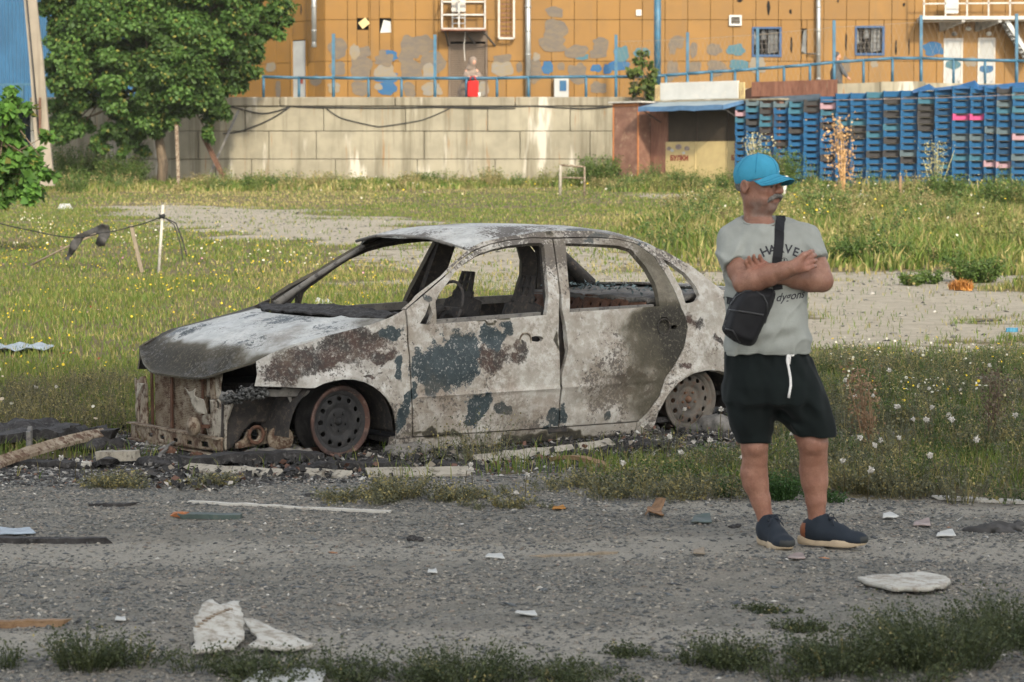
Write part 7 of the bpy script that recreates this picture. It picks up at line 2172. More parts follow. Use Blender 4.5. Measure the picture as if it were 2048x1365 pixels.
# right hand laid over the left upper arm
def hand(wrist, knuckle, curl, side, thumb, k=.006, fl=1.0):
    """wrist, mid-knuckle point, where the finger tips go, direction across the knuckles, thumb points"""
    w, kn, cu, sd_ = (np.array(v, float) for v in (wrist, knuckle, curl, side))
    sd_ = sd_ / np.linalg.norm(sd_)
    fw = kn - w
    S.cap(w, w + fw * .35, .028, .027, .012)
    for j in range(4):
        o_ = (j - 1.5) * .0195
        S.cap(w + fw * .30 + sd_ * o_ * .55, kn + sd_ * o_, .017, .0125, .008)
    for j in range(4):
        o_ = (j - 1.5) * .0205; L = (.92, 1.05, 1.0, .80)[j] * fl
        a = kn + sd_ * o_
        d = cu - kn
        f0 = fw / np.linalg.norm(fw)
        b_ = a + f0 * .032 * L + d * .18 * L
        c_ = b_ + f0 * .010 * L + d * .42 * L
        e_ = c_ + d * .34 * L - f0 * .004
        S.cap(a, b_, .0108, .0098, .004).cap(b_, c_, .0098, .0090, .003).cap(c_, e_, .0088, .0078, .003)
        S.ell(a, (.0118, .0118, .0118), None, .004)
    t = [np.array(p, float) for p in thumb]
    S.cap(t[0], t[1], .016, .0125, .01).cap(t[1], t[2], .0118, .0088, .004)
KR = mp(1611, 524, -.235)
hand(WR, KR, KR + np.array([.016, .078, -.006]), (.25, -.10, -1), (mp(1597, 524, -.255), mp(1606, 512, -.255), mp(1618, 506, -.235)))
KL_ = mp(1519, 536, -.170)
hand(WL, KL_, KL_ + np.array([-.018, -.022, .052]), (.85, -.05, .45), (mp(1532, 541, -.170), mp(1528, 532, -.172), mp(1523, 524, -.172)), .006, .72)
def skin_attrs(V):
    q_ = (V - hC); a, b_, c_ = q_ @ hf, q_ @ hl, q_ @ hz
    head = (np.abs(c_) < .13) & (np.hypot(a, b_) < .14)
    red = np.zeros(len(V)); grey = np.zeros(len(V))
    red = np.maximum(red, head * .55 * np.exp(-(((a - .105) / .03) ** 2 + (b_ / .02) ** 2 + ((c_ + .015) / .02) ** 2)))
    for s in (1, -1): red = np.maximum(red, head * .35 * np.exp(-(((b_ - s * .04) / .025) ** 2 + ((c_ + .02) / .025) ** 2)))
    red = np.maximum(red, head * .5 * np.exp(-(((c_ + .056) / .012) ** 2 + (b_ / .025) ** 2)) * (a > .07))
    grey = head * sstep(-.045, -.075, c_) * sstep(-.02, .02, a) * .55 * (1 - np.exp(-(((c_ + .056) / .010) ** 2 + (b_ / .024) ** 2)))
    red = np.maximum(red, .12 * sstep(1.0, .2, V[:, 2]))
    for w_, k_ in ((WR, KR), (WL, KL_)):
        red = np.maximum(red, .45 * np.exp(-(np.linalg.norm(V - k_, axis=1) / .05) ** 2))
    return dict(red=red, grey=grey)
S.add(lambda X, Y, Z: .0012 * (vnoise(X * 60, Y * 60, Z * 60, 14) - .5))
body_o = sdf_obj('body', S, M['skin'], man, 1, skin_attrs)
for s in (1, -1):
    m = MB(); m.sphere(tuple(hp(.0795, s * .031, .003)), .0118, 12, 9); m.build('eye', M['eye'], man)
S = SDF(hp(.08, 0, -.05) - .09, hp(.08, 0, -.05) + .09, .0028)
for s in (1, -1):
    S.chain([(*hp(.104, s * .002, -.037), .0095), (*hp(.098, s * .020, -.040), .0100), (*hp(.086, s * .035, -.051), .0080), (*hp(.077, s * .041, -.064), .0050)], .004)
S.add(lambda X, Y, Z: .0035 * (vnoise(X * 240, Y * 240, Z * 90, 3) - .5))
sdf_obj('moustache', S, M['hair_grey'], man, 1)
for s in (1, -1):
    m = MB(); m.tube([hp(.084, s * .018, .024), hp(.085, s * .032, .029), hp(.073, s * .048, .022)], [.003, .0045, .002], 6); m.build('eyebrow', M['hair_grey'], man)
S = SDF(hC - .15, hC + .15, .0035)
S.ell(hp(-.014, 0, .026), (.101, .0805, .096), hR, 0).plane_cut(hp(-.008, 0, 0), hf * 1.0 + hz * -.45)
S.plane_cut(hp(0, 0, -.026), -hz)
for s in (1, -1): S.ell(hp(-.020, s * .084, -.006), (.026, .018, .036), hR, 0, True)
S.add(lambda X, Y, Z: .0022 * (vnoise(X * 200, Y * 200, Z * 120, 4) - .5))
sdf_obj('hair', S, M['hair_grey'], man, 1)
# cap
S = SDF(hC - .16, hC + .17, .0035)
S.ell(hp(-.018, 0, .044), (.103, .086, .086), hR, 0)
S.ell(hp(.018, 0, .075), (.056, .062, .052), hR, .03)
S.plane_cut(hp(-.105, 0, -.012), np.array(hz) * -1 + hf * .28)
S.add(lambda X, Y, Z: .005 * (vnoise(X * 26, Y * 26, Z * 15, 7) - .5) + .0025 * (vnoise(X * 60, Y * 60, Z * 40, 8) - .5))
cap_o = sdf_obj('cap', S, M['cap'], man, 1)
CAPB = BVHTree.FromPolygons([v.co for v in cap_o.data.vertices], [tuple(p_.vertices) for p_ in cap_o.data.polygons])
M['cap_seam'] = plain('cap_seam', (.02, .17, .28), .8, .1, 5, .2, 0)
def VV_(t, f):
    th = (f * 2 - 1) * R(72); ext = .088 * max(math.cos(th * 1.02), 0) ** .65 * t
    return hp(.080 * math.cos(th) ** .9 + ext, .084 * math.sin(th) * (1 + .02 * t), .0572 - .020 * t * math.cos(th) - .040 * math.sin(th) ** 2 - .012 * t * math.sin(th) ** 2)
n1, n2 = 10, 28; VV = []
for i in range(n1 + 1):
    for j in range(n2 + 1):
        th = (j / n2 * 2 - 1) * R(72); t = i / n1
        ext = .088 * max(math.cos(th * 1.02), 0) ** .65 * t
        a = .080 * math.cos(th) ** .9 + ext; b_ = .084 * math.sin(th) * (1 + .02 * t)
        c_ = .056 - .020 * t * math.cos(th) - .040 * math.sin(th) ** 2 - .012 * t * math.sin(th) ** 2
        VV.append(hp(a, b_, c_))
FF = []
for i in range(n1):
    for j in range(n2):
        p = i * (n2 + 1) + j; FF += [(p, p + n2 + 1, p + 1), (p + 1, p + n2 + 1, p + n2 + 2)]
V, F = thicken(np.array(VV), np.array(FF), .0035)
link('visor', np_mesh('visor', V, F, True), M['cap'], cap_o)
m = MB(); m.tube([hp(.100 * math.cos(t_) - .014, .0885 * math.sin(t_), .030 + .006 * math.cos(t_) - .012 * math.sin(t_) ** 2) for t_ in np.linspace(-1.35, 1.35, 18)], .0022, 5); m.build('seam', M['cap_seam'], cap_o)
m = MB(); m.sphere(tuple(hp(-.010, 0, .137)), .007, 8, 6, (1, 1, .5)); m.build('top_button', M['cap'], cap_o)
for az in (0, 60, 120, 180, 240, 300):
    m = MB(); P_ = []
    for el in np.linspace(12, 86, 14):
        d_ = Vector(tuple(hf * math.cos(R(az)) * math.cos(R(el)) + hl * math.sin(R(az)) * math.cos(R(el)) + hz * math.sin(R(el))))
        h_ = CAPB.ray_cast(Vector(tuple(hp(-.012, 0, .04))) + d_ * .3, -d_)
        if h_[0] is not None: P_.append(h_[0] + d_ * .0004)
    m.tube(P_, .0016, 5); m.build('seam', M['cap_seam'], cap_o)
for tt in (.45, .72, .92):
    m = MB(); m.tube([VV_(tt, j / 24) for j in range(1, 24)], .0009, 4); m.build('stitch_line', M['cap_seam'], cap_o)
def project(bvh, pts, d, direction=(0, 1, 0)):
    out = []
    dr = Vector(direction)
    for p in pts:
        o_ = Vector(p) - dr * .6
        h = bvh.ray_cast(o_, dr)
        out.append(Vector(h[0]) - dr * d if h[0] is not None else Vector(p))
    return out
cb = BVHTree.FromPolygons([v.co for v in cap_o.data.vertices], [tuple(p.vertices) for p in cap_o.data.polygons])
lg = MB()
for (x0, z0, w, h) in ((-.010, .0, .0055, .012), (-.002, .0, .0055, .020), (.006, .0, .0055, .027)):
    poly = [(x0, z0), (x0 + w, z0), (x0 + w + .006, z0 + h), (x0 + .006, z0 + h)]
    P3 = [hp(.13, a + .028, b_ * .6 + .062) for a, b_ in poly]
    P3 = project(cb, [p + 0 * hf for p in P3], .0012, tuple(-hf))
    lg.add(P3, [(0, 1, 2, 3)])
lg.build('logo', M['cap_white'], cap_o)

# T-shirt
def cz(py): return float(mp(1545, py, 0)[2])
def cxm(px): return float(mp(px, 600, 0)[0])
S = SDF((-.30, -.24, .78), (.30, .22, 1.50), .005)
for a, b_, c_, e_ in ((mp(1496, 452, .015), mp(1462, 482, .005), SR + (ER - SR) * .30, SR + (ER - SR) * .56), (mp(1572, 453, .015), mp(1606, 482, .005), SL + (EL - SL) * .26, SL + (EL - SL) * .46)):
    S.chain([(*a, .045), (*b_, .061), (*c_, .0655), (*e_, .0705)], .035)
dR, dL = (ER - SR) / np.linalg.norm(ER - SR), (EL - SL) / np.linalg.norm(EL - SL)
# sleeve ends cut off square, neck hole
def cut_cyl(p, d, r, L):
    p, d = np.array(p), np.array(d); S.cap(p + d * (r + .002), p + d * L, r, r, 0, True)
for e_, d in ((SR + (ER - SR) * .60, dR), (SL + (EL - SL) * .50, dL)):
    sl, X, Y, Z = S._sub(e_ - .12, e_ + .12)
    q_ = (X - e_[0]) * d[0] + (Y - e_[1]) * d[1] + (Z - e_[2]) * d[2]
    rr = np.sqrt(np.maximum((X - e_[0]) ** 2 + (Y - e_[1]) ** 2 + (Z - e_[2]) ** 2 - q_ ** 2, 0))
    c_ = np.maximum(-q_, rr - .085)
    S.a[sl] = np.maximum(S.a[sl], np.where(Y < e_[1] + .12, -c_, -1).astype(np.float32))
S.loft([(cz(703), cxm(1537), -.008, .184, .158), (cz(680), cxm(1536), -.012, .180, .163), (cz(650), cxm(1534), -.016, .178, .168), (cz(620), cxm(1531), -.014, .176, .164), (cz(590), cxm(1530), -.006, .176, .155), (cz(550), cxm(1531), .0, .176, .146), (cz(510), cxm(1533), .0, .176, .140), (cz(485), cxm(1535), .005, .166, .128), (cz(465), cxm(1532), .010, .140, .108), (cz(454), cxm(1523), .012, .112, .094), (cz(446), cxm(1520), .008, .090, .086), (cz(438), cxm(1518), .006, .076, .078), (cz(428), cxm(1518), .006, .070, .074)], .035, 2.25)
S.plane_cut(mp(1519, 442, 0), (0, -.30, 1))
def folds(X, Y, Z):
    f = .022 * (vnoise(X * 9 + Z * 7, Y * 9, Z * 5 - X * 6, 21) - .5) + .009 * (vnoise(X * 22 + Z * 14, Y * 20, Z * 11 - X * 14, 22) - .5)
    f = f + .008 * np.sin(Z * 70 + X * 45 + 6 * vnoise(X * 6, Y * 6, Z * 4, 23)) * np.exp(-((Z - cz(560)) / .06) ** 2) * (X < -.05)
    f = f + .006 * np.sin(X * 90 - Z * 60 + 6 * vnoise(X * 6, Y * 6, Z * 4, 24)) * np.exp(-((X + .15) / .05) ** 2 - ((Z - cz(510)) / .08) ** 2)
    f = f + .006 * np.sin((X * 60 + Z * 80)) * np.exp(-((X - .16) / .05) ** 2 - ((Z - cz(505)) / .07) ** 2)
    f = f + .006 * np.sin(Z * 55 - X * 20 + 5 * vnoise(X * 5, Y * 5, Z * 5, 25)) * np.exp(-((Z - cz(670)) / .05) ** 2)
    f = f - .010 * (.5 - np.abs(vnoise(X * 8 + Z * 6, Y * 8, Z * 7 - X * 8, 27) - .5) * 2) * sstep(.25, .5, .5 - np.abs(vnoise(X * 8 + Z * 6, Y * 8, Z * 7 - X * 8, 27) - .5) * 2)
    return f
S.add(folds)
tee = sdf_obj('t_shirt', S, M['tee'], man, 1)
tb_ = BVHTree.FromPolygons([v.co for v in tee.data.vertices], [tuple(p.vertices) for p in tee.data.polygons])
m = MB(); P_ = []
for t_ in np.linspace(0, 2 * math.pi, 33): P_.append(mp(1519, 442, 0) + np.array([.0765 * math.cos(t_), .006 + .0775 * math.sin(t_), .003 + .0235 * math.sin(t_)]))
m.tube(P_, .0055, 6); m.build('collar_rib', M['tee'], tee)
m = MB(); P_ = []
for t_ in np.linspace(math.pi, 2 * math.pi, 40):
    d_ = Vector((math.cos(t_), math.sin(t_), 0)); h_ = tb_.ray_cast(Vector((cxm(1537), -.008, cz(697))) + d_ * .5, -d_)
    if h_[0] is not None: P_.append(h_[0] + d_ * .0003)
m.tube(P_, .0012, 4); m.build('hem_stitch', M['tee'], tee)
# print on the chest, laid on the cloth
def print_text(s, size, px, py, ang, shear=0.0, bold=.0):
    c = bpy.data.curves.new('t', 'FONT'); c.body = s; c.size = size; c.align_x = 'CENTER'; c.align_y = 'CENTER'; c.offset = bold; c.shear = shear; c.resolution_u = 4
    o = bpy.data.objects.new('t', c); COL.objects.link(o); bpy.context.view_layer.update()
    me = bpy.data.meshes.new_from_object(o.evaluated_get(bpy.context.evaluated_depsgraph_get()))
    bpy.data.objects.remove(o); bpy.data.curves.remove(c)
    import bmesh
    bm = bmesh.new(); bm.from_mesh(me); bmesh.ops.triangulate(bm, faces=bm.faces)
    for _ in range(2): bmesh.ops.subdivide_edges(bm, edges=[e for e in bm.edges if e.calc_length() > .006], cuts=1)
    bmesh.ops.triangulate(bm, faces=bm.faces)
    o_ = mp(px, py, 0); ca, sa = math.cos(ang), math.sin(ang)
    pts = [(o_[0] + v.co.x * ca - v.co.y * sa, 0, o_[2] + v.co.x * sa + v.co.y * ca) for v in bm.verts]
    for v, p in zip(bm.verts, project(tb_, pts, .0012)): v.co = p
    bm.to_mesh(me); bm.free(); me.materials.clear(); me.name = 'chest_print'
    return link('chest_print', me, M['print_black'], tee)
for ch, x, y, a in (('·', 370, 712, 34), ('H', 392, 674, 24), ('A', 438, 662, 10), ('R', 490, 655, 1), ('V', 541, 660, -9), ('E', 589, 678, -22), ('Y', 630, 704, -33)):
    print_text(ch, .052, 1400 + x / 3.175, 290 + y / 3.175, R(a), 0, .0012)
print_text('O', .045, 1400 + 512 / 3.175, 290 + 735 / 3.175, R(-4), 0, -.001)
print_text('I', .030, 1400 + 512 / 3.175, 290 + 735 / 3.175, R(-4), 0, .001)
print_text('dygons', .047, 1400 + 548 / 3.175, 290 + 952 / 3.175, R(6), .45, .0006)

# shorts
S = SDF((-.30, -.25, .40), (.36, .25, .92), .005)
S.loft([(cz(800), cxm(1546), .005, .205, .165), (cz(770), cxm(1545), .0, .202, .168), (cz(735), cxm(1540), -.002, .190, .165), (cz(705), cxm(1536), -.002, .176, .152), (cz(690), cxm(1536), -.0, .170, .146)], .0, 2.3)
def leg_loft(L): S.loft([(cz(p), cxm(c_), cy, rx, ry) for p, c_, cy, rx, ry in L], .045, 2.15)
leg_loft([(884, 1508, -.012, .0685, .088), (870, 1507, -.010, .074, .094), (850, 1504, -.005, .090, .110), (825, 1502, .0, .101, .13), (800, 1502, .004, .108, .15), (770, 1506, .004, .108, .15), (725, 1514, .0, .085, .12)])
leg_loft([(871, 1631, -.022, .091, .095), (855, 1624, -.018, .100, .108), (835, 1616, -.008, .108, .122), (815, 1608, .0, .110, .14), (790, 1598, .004, .110, .15), (765, 1584, .004, .106, .15), (725, 1572, .0, .085, .12)])
S.add(lambda X, Y, Z: .022 * (vnoise(X * 16, Y * 16, Z * 3.2, 31) - .5) * sstep(.42, .6, Z + .1) + .012 * (vnoise(X * 26 + Z * 16, Y * 20, Z * 9 - X * 9, 32) - .5)
      + .004 * np.sin(X * 130 + 3 * vnoise(X * 9, Y * 9, Z * 4, 33)) * sstep(cz(740), cz(705), Z)
      + .010 * np.sin((X - .0) * 60 + Z * 75) * np.exp(-((X - .05) / .07) ** 2 - ((Z - cz(835)) / .05) ** 2))
sho = sdf_obj('shorts', S, M['shorts'], man, 1)
sbv = BVHTree.FromPolygons([v.co for v in sho.data.vertices], [tuple(p.vertices) for p in sho.data.polygons])
zz = lambda x, y: mp(1400 + x / 3.034, 680 + y / 3.034, 0)
m = MB()
for L_, r_ in (([(507, 72), (503, 110), (512, 160), (520, 210), (522, 255), (514, 300), (510, 330)], .0058), ([(512, 74), (520, 90), (514, 130)], .005), ([(522, 78), (538, 80), (545, 74)], .005)):
    P_ = project(sbv, [tuple(zz(*p)) for p in L_], .006); m.tube(P_, r_, 6)
m.build('drawstring', M['cord_white'], sho)
# shoes
def shoe(ank, d, label_side):
    d = np.array(d, float); d /= np.linalg.norm(d)
    ang = math.atan2(d[1], d[0])
    base = np.array([ank[0] + d[0] * .062, ank[1] + d[1] * .062, 0])
    S = SDF((-.17, -.075, .012), (.18, .075, .16), .004)
    S.ell((-.092, 0, .060), (.050, .041, .055), None, .0).cap((-.065, 0, .080), (-.055, 0, .105), .045, .043, .02)
    S.cap((-.05, 0, .060), (.035, 0, .048), .048, .044, .03).ell((.095, .0, .036), (.066, .047, .034), None, .03)
    S.cap((-.03, 0, .100), (.045, 0, .066), .022, .020, .02)
    S.cap((-.066, 0, .122), (-.066, 0, .18), .035, .037, .004, True)
    S.plane_cut((0, 0, .020), (0, 0, -1))
    up = sdf_obj('shoe', S, M['shoe'], man, 1); up.location = base; up.rotation_euler = (0, 0, ang)
    up.data.materials.append(M['shoe_brown']); up.data.materials.append(M['shoe_dark'])
    mi = np.zeros(len(up.data.polygons), np.int32)
    for i, p in enumerate(up.data.polygons):
        c_ = p.center
        if c_.x < -.108 and c_.z < .095 : mi[i] = 1
        elif c_.x > .135 and c_.z < .05: mi[i] = 2
    up.data.polygons.foreach_set('material_index', mi)
    fp = []
    for t_ in np.linspace(0, 2 * math.pi, 41)[:-1]:
        x = .152 * math.cos(t_); w = (.050 if x > 0 else .043) - .010 * math.exp(-((x + .02) / .05) ** 2)
        q_ = abs(math.sin(t_)) ** .75 * (1 if math.sin(t_) > 0 else -1)
        fp.append((x, w * q_))
    prof = [(.955, 0.0), (1.0, .006), (1.01, .018), (.985, .030), (.93, .031)]
    m = MB(); n = len(fp)
    for s_, z_ in prof:
        for x, y in fp: m.v.append((x * s_, y * s_, z_ + .012 * sstep(.08, .152, x) * (1 if z_ < .02 else .8) + (.006 * sstep(-.06, -.14, x) if z_ > .015 else 0)))
    m.f = [(i * n + k, i * n + (k + 1) % n, (i + 1) * n + (k + 1) % n, (i + 1) * n + k) for i in range(len(prof) - 1) for k in range(n)] + [tuple(range(n))[::-1], tuple(range((len(prof) - 1) * n, len(prof) * n))]
    m.s = [True] * len(m.f)
    m.build('sole', M['shoe_tan'], up)
    m = MB()
    for k in range(6):
        x = -.020 + k * .014; z_ = .118 - k * .0085
        m.tube([(x - .004, -.026, z_ - .010), (x, -.012, z_), (x + .008, .012, z_ + .001), (x + .004, .026, z_ - .010)], .0028, 5)
    for s_ in (1, -1):
        m.tube([(-.018, 0, .124), (-.014, s_ * .018, .138), (-.004, s_ * .034, .130), (.0, s_ * .030, .112), (-.014, s_ * .008, .122)], .0026, 5); m.tube([(-.018, 0, .124), (.006, s_ * .02, .118), (.018, s_ * .036, .092)], .0026, 5)
    m.build('lace', M['lace'], up)
    m = MB(); m.tube([(-.082 + .004 * k, s_, .128) for k in range(1) for s_ in (-.01, .01)], .004, 5); m.build('pull_tab', M['orange_trim'], up)
shoe(mp(1537, 1062, -.005), (.30, -.95), 'r')
shoe(mp(1636, 1062, .0), (.90, -.40), 'l')

# sling bag worn across the body: carried, so a thing of its own
bag = empty('sling_bag', tuple(man.location), 0, 'black nylon sling bag worn across the chest of the man in the blue cap', 'bag')
zb = lambda x, y, dy=0.0: mp(1400 + x / 3.175, 290 + y / 3.175, dy)
bp_ = [(268, 905), (215, 975), (180, 1045), (158, 1130), (140, 1188), (205, 1245), (262, 1272), (330, 1292), (372, 1262), (405, 1200), (436, 1135), (462, 1060), (480, 985), (488, 925), (420, 905), (340, 898)]
bpl = chaikin([tuple(zb(x, y, -.19)[[0, 2]]) for x, y in bp_], 2)
V2, F = cdt(bpl, (), .009)
sd_ = sdpoly(bpl, V2[:, 0], V2[:, 1])
fz = -.150 - .062 * sstep(0, .035, sd_) ** .7 + .004 * (vnoise(V2[:, 0] * 30, V2[:, 1] * 30, 0, 3) - .5)
lx = (V2[:, 0] - bpl[0][0]); 
V = np.stack([V2[:, 0], fz - .02 * sstep(-.1, .05, V2[:, 0]), V2[:, 1]], 1)
V, F2 = thicken(V, F, .006); link('pouch', np_mesh('pouch', V, F2, True), M['bag'], bag)
Vb = np.stack([V2[:, 0], np.full(len(V2), -.142) - .02 * sstep(-.1, .05, V2[:, 0]), V2[:, 1]], 1); Vb, F3 = thicken(Vb, F, .006); link('back_panel', np_mesh('back_panel', Vb, F3, True), M['bag'], bag)
pb = BVHTree.FromPolygons([tuple(v) for v in V], [tuple(f) for f in F2])
def bag_line(name, L_, r_, mat):
    P_ = [];
    for a, b_ in zip(L_[:-1], L_[1:]):
        for k in range(6): P_.append(tuple(zb(a[0] + (b_[0] - a[0]) * k / 6, a[1] + (b_[1] - a[1]) * k / 6, -.2)))
    P_.append(tuple(zb(*L_[-1], -.2))); m = MB(); m.tube(project(pb, P_, .002), r_, 6); return m.build(name, M[mat], bag)
bag_line('pocket_zip', [(190, 1052), (250, 1056), (330, 1068), (402, 1080)], .0042, 'bag_zip')
bag_line('main_zip', [(200, 1020), (235, 968), (290, 930), (350, 925), (400, 958), (425, 1010), (428, 1080), (412, 1150)], .0035, 'bag_zip')
bag_line('piping', [(165, 1170), (205, 1178), (262, 1262)], .003, 'bag_zip')
def ribbon(name, pts, w, th, mat, parent):
    m = MB(); P_ = [Vector(p) for p in pts]
    for i, p in enumerate(P_):
        t_ = (P_[min(i + 1, len(P_) - 1)] - P_[max(i - 1, 0)]).normalized(); nrm = Vector((0, -1, 0)); sd2 = t_.cross(nrm).normalized(); nn_ = sd2.cross(t_).normalized()
        for a, b_ in ((-1, 0), (1, 0), (1, 1), (-1, 1)): m.v.append(tuple(p + sd2 * a * w / 2 + nn_ * th * b_))
    m.f = [(4 * i + k, 4 * i + (k + 1) % 4, 4 * i + 4 + (k + 1) % 4, 4 * i + 4 + k) for i in range(len(P_) - 1) for k in range(4)] + [(3, 2, 1, 0), tuple(4 * (len(P_) - 1) + k for k in range(4))]
    m.s = [False] * len(m.f)
    return m.build(name, M[mat], parent)
sp = [(496, 432), (494, 480), (489, 540), (483, 600), (475, 660), (466, 720), (460, 780), (462, 850), (470, 910)]
sp2 = []
for a, b_ in zip(sp[:-1], sp[1:]):
    for k in range(4): sp2.append((a[0] + (b_[0] - a[0]) * k / 4, a[1] + (b_[1] - a[1]) * k / 4))
sp2.append(sp[-1])
pr = project(tb_, [tuple(zb(x, y, 0)) for x, y in sp2], .003)
pr = [Vector((p.x, min(p.y, .02), p.z)) for p in pr]
tp0 = zb(497, 470, 0); top_s = project(tb_, [(tp0[0] + .012, yy_s, 1.45) for yy_s in (.085, .055, .025, .0)] + [(tp0[0] + .004, -.03, 1.45)], .003, (0, 0, -1))
pr = [p for p in pr if p.z < min(q_.z for q_ in top_s) - .012]
ribbon('strap', top_s + pr, .040, .004, 'bag', bag)
# lower strap round his right side to the back
ribbon('strap', project(tb_, [tuple(zb(x, y, 0)) for x, y in ((205, 990), (180, 985), (168, 982))], .004) + [Vector(zb(160, 985, .0))], .03, .004, 'bag', bag)
# ------------------------------------------------------------------ debris on the ground
def plank(name, p0, p1, w, th, mat, label, cat, lift=0.0, warp=.004, taper=1.0, seed=0, ragged=.0, tilt=0.0, arch=0.0, hollow=False, lift1=None):
    """a warped strip lying between two ground points given in the photograph"""
    rs = np.random.default_rng(seed + 900)
    a, b_ = gpt(*p0), gpt(*p1)
    n = 14; m = MB(); d = b_ - a; d.z = 0; L = d.length; d.normalize(); sd_ = Vector((-d.y, d.x, 0))
    o_ = (a + b_) / 2
    for i in range(n + 1):
        t = i / n; x, y = a.x + (b_.x - a.x) * t, a.y + (b_.y - a.y) * t
        z = float(gz(x, y)) + lift + ((lift1 - lift) * t if lift1 is not None else 0) + arch * 4 * t * (1 - t) + rs.normal(0, warp * .3)
        ww = w * (1 + (taper - 1) * t) * (1 - ragged * rs.random() * (1 if i in (0, n) else .35)) / 2
        off = rs.normal(0, warp)
        for k, (s, hgt) in enumerate(((-1, 0), (1, 0), (1, th), (-1, th))):
            e = d * (rs.normal(0, ragged * .06 + .001) if i in (0, n) else 0)
            m.v.append(tuple(Vector((x, y, z + hgt + s * ww * math.sin(tilt))) + sd_ * (s * ww * math.cos(tilt) + off) + e - o_))
    m.f = [(4 * i + k, 4 * i + (k + 1) % 4, 4 * i + 4 + (k + 1) % 4, 4 * i + 4 + k) for i in range(n) for k in range(4)] + [(3, 2, 1, 0), tuple(4 * n + k for k in range(4))]
    m.s = [False] * len(m.f)
    o = m.build(name, M[mat]); o.location = o_
    return tag(o, label, cat)
def slab(name, pts, th, mat, label, cat, rise=None, seed=0, step=.03, rough=.01, group=None, jag=0.0):
    """a torn flat piece: outline given on the ground, warped by rise(x01, y01)"""
    P = [tuple(gpt(*p)[:2]) for p in pts]
    if jag:
        rj = np.random.default_rng(seed + 50); Q = []
        for i in range(len(P)):
            a_, b_ = P[i], P[(i + 1) % len(P)]; L_ = math.hypot(b_[0] - a_[0], b_[1] - a_[1]); k_ = max(1, int(L_ / .03))
            for j in range(k_): Q.append((a_[0] + (b_[0] - a_[0]) * j / k_ + rj.normal(0, jag), a_[1] + (b_[1] - a_[1]) * j / k_ + rj.normal(0, jag)))
        P = Q
    cx, cy = sum(p[0] for p in P) / len(P), sum(p[1] for p in P) / len(P)
    P = ccw([(x - cx, y - cy) for x, y in P]); z0 = float(gz(cx, cy))
    xs = [p[0] for p in P]; ys = [p[1] for p in P]
    def f(X, Y):
        u, v = (X - min(xs)) / (max(xs) - min(xs)), (Y - min(ys)) / max(max(ys) - min(ys), 1e-6)
        z = gz(X + cx, Y + cy) - z0 + th + .006 + (rise(u, v) if rise else 0) + rough * (fbm(X * 9 + seed, Y * 9, 0, seed) - .3)
        return np.stack([X, Y, z], 1)
    o = sheet(name, P, f, M[mat], None, (), step, th); o.location = (cx, cy, z0)
    return tag(o, label, cat, group)
plank('white_strip', (378, 1006), (782, 1027), .030, .012, 'white_paint_wood', 'long thin white strip lying on the gravel before the car', 'strip', seed=1)
gb = plank('painted_board', (362, 1036), (480, 1038), .075, .022, 'green_wood', 'short dark green board with a raw orange end on the gravel', 'board', seed=2, ragged=.15)
q = plank('raw_end', (358, 1035), (375, 1036), .05, .021, 'orange_trim', None, None, seed=3, ragged=.6, lift=.002); q.parent = gb; q.location = q.location - gb.location
plank('charred_plank', (-20, 1085), (218, 1086), .07, .025, 'charred', 'long charred plank lying on the gravel at the left edge', 'plank', seed=4, ragged=.3, taper=.6)
plank('charred_stick', (175, 1014), (256, 1013), .035, .016, 'charred', 'short black stick on the gravel left of the white strip', 'stick', seed=5, ragged=.4)
plank('wooden_stick', (-20, 1256), (128, 1252), .035, .024, 'wood_brown', 'brown wooden stick at the lower left edge', 'stick', seed=6, ragged=.2)
plank('wood_splinter', (1085, 1115), (1226, 1108), .035, .012, 'wood_grey', 'grey brown wood splinter in the middle of the gravel', 'splinter', seed=7, ragged=.5, taper=.7)
plank('white_plank', (1866, 998), (2080, 1008), .08, .014, 'white_paint_wood', 'dirty white plank at the road edge on the right', 'plank', seed=8, ragged=.3)
plank('pale_trim', (735, 955), (938, 952), .085, .012, 'trim_pale', 'pale curved plastic trim lying before the front door', 'trim', seed=9, tilt=.4, lift=.02, warp=.003, ragged=.06)
plank('pale_trim', (600, 952), (700, 958), .06, .012, 'trim_pale', 'small pale trim piece in front of the front wheel', 'trim', seed=10, tilt=.5, lift=.015, ragged=.12)
plank('pale_trim', (368, 942), (560, 955), .06, .012, 'trim_pale', 'scorched pale trim strip under the charred roll before the bumper', 'trim', seed=11, tilt=.5, lift=.015, ragged=.10, warp=.006)
plank('charred_roll', (362, 940), (640, 928), .14, .05, 'charred', 'black charred roll of matting lying before the front of the car', 'matting', seed=12, lift=.02, ragged=.2, warp=.02)
plank('charred_roll', (620, 944), (810, 938), .10, .035, 'charred', 'black charred strip of matting before the front wheel', 'matting', seed=13, lift=.01, ragged=.3, warp=.02)
plank('warped_trim', (958, 930), (1228, 893), .07, .012, 'trim_pale', 'long warped pale trim lying along the car sill', 'trim', seed=14, tilt=.6, lift=.02, warp=.008, ragged=.10)
plank('rusty_wood', (1105, 926), (1212, 942), .06, .02, 'wood_brown', 'curled rusty brown wood piece below the rear door', 'wood', seed=15, ragged=.3, lift=.01, arch=.03)
plank('charred_plank', (1110, 905), (1340, 890), .08, .02, 'charred', 'charred plank under the sill by the rear wheel', 'plank', seed=16, ragged=.3)
plank('burnt_bumper', (-30, 948), (212, 893), .06, .02, 'rust_pale', 'long pale curved bumper trim lying burnt at the left edge', 'bumper', seed=17, tilt=.6, lift=.02, arch=.03, warp=.002, lift1=.07)
plank('scorched_tube', (196, 928), (276, 926), .075, .055, 'trim_pale', 'short scorched yellowish tube beside the burnt bumper', 'tube', seed=18, ragged=.2, lift=.015)
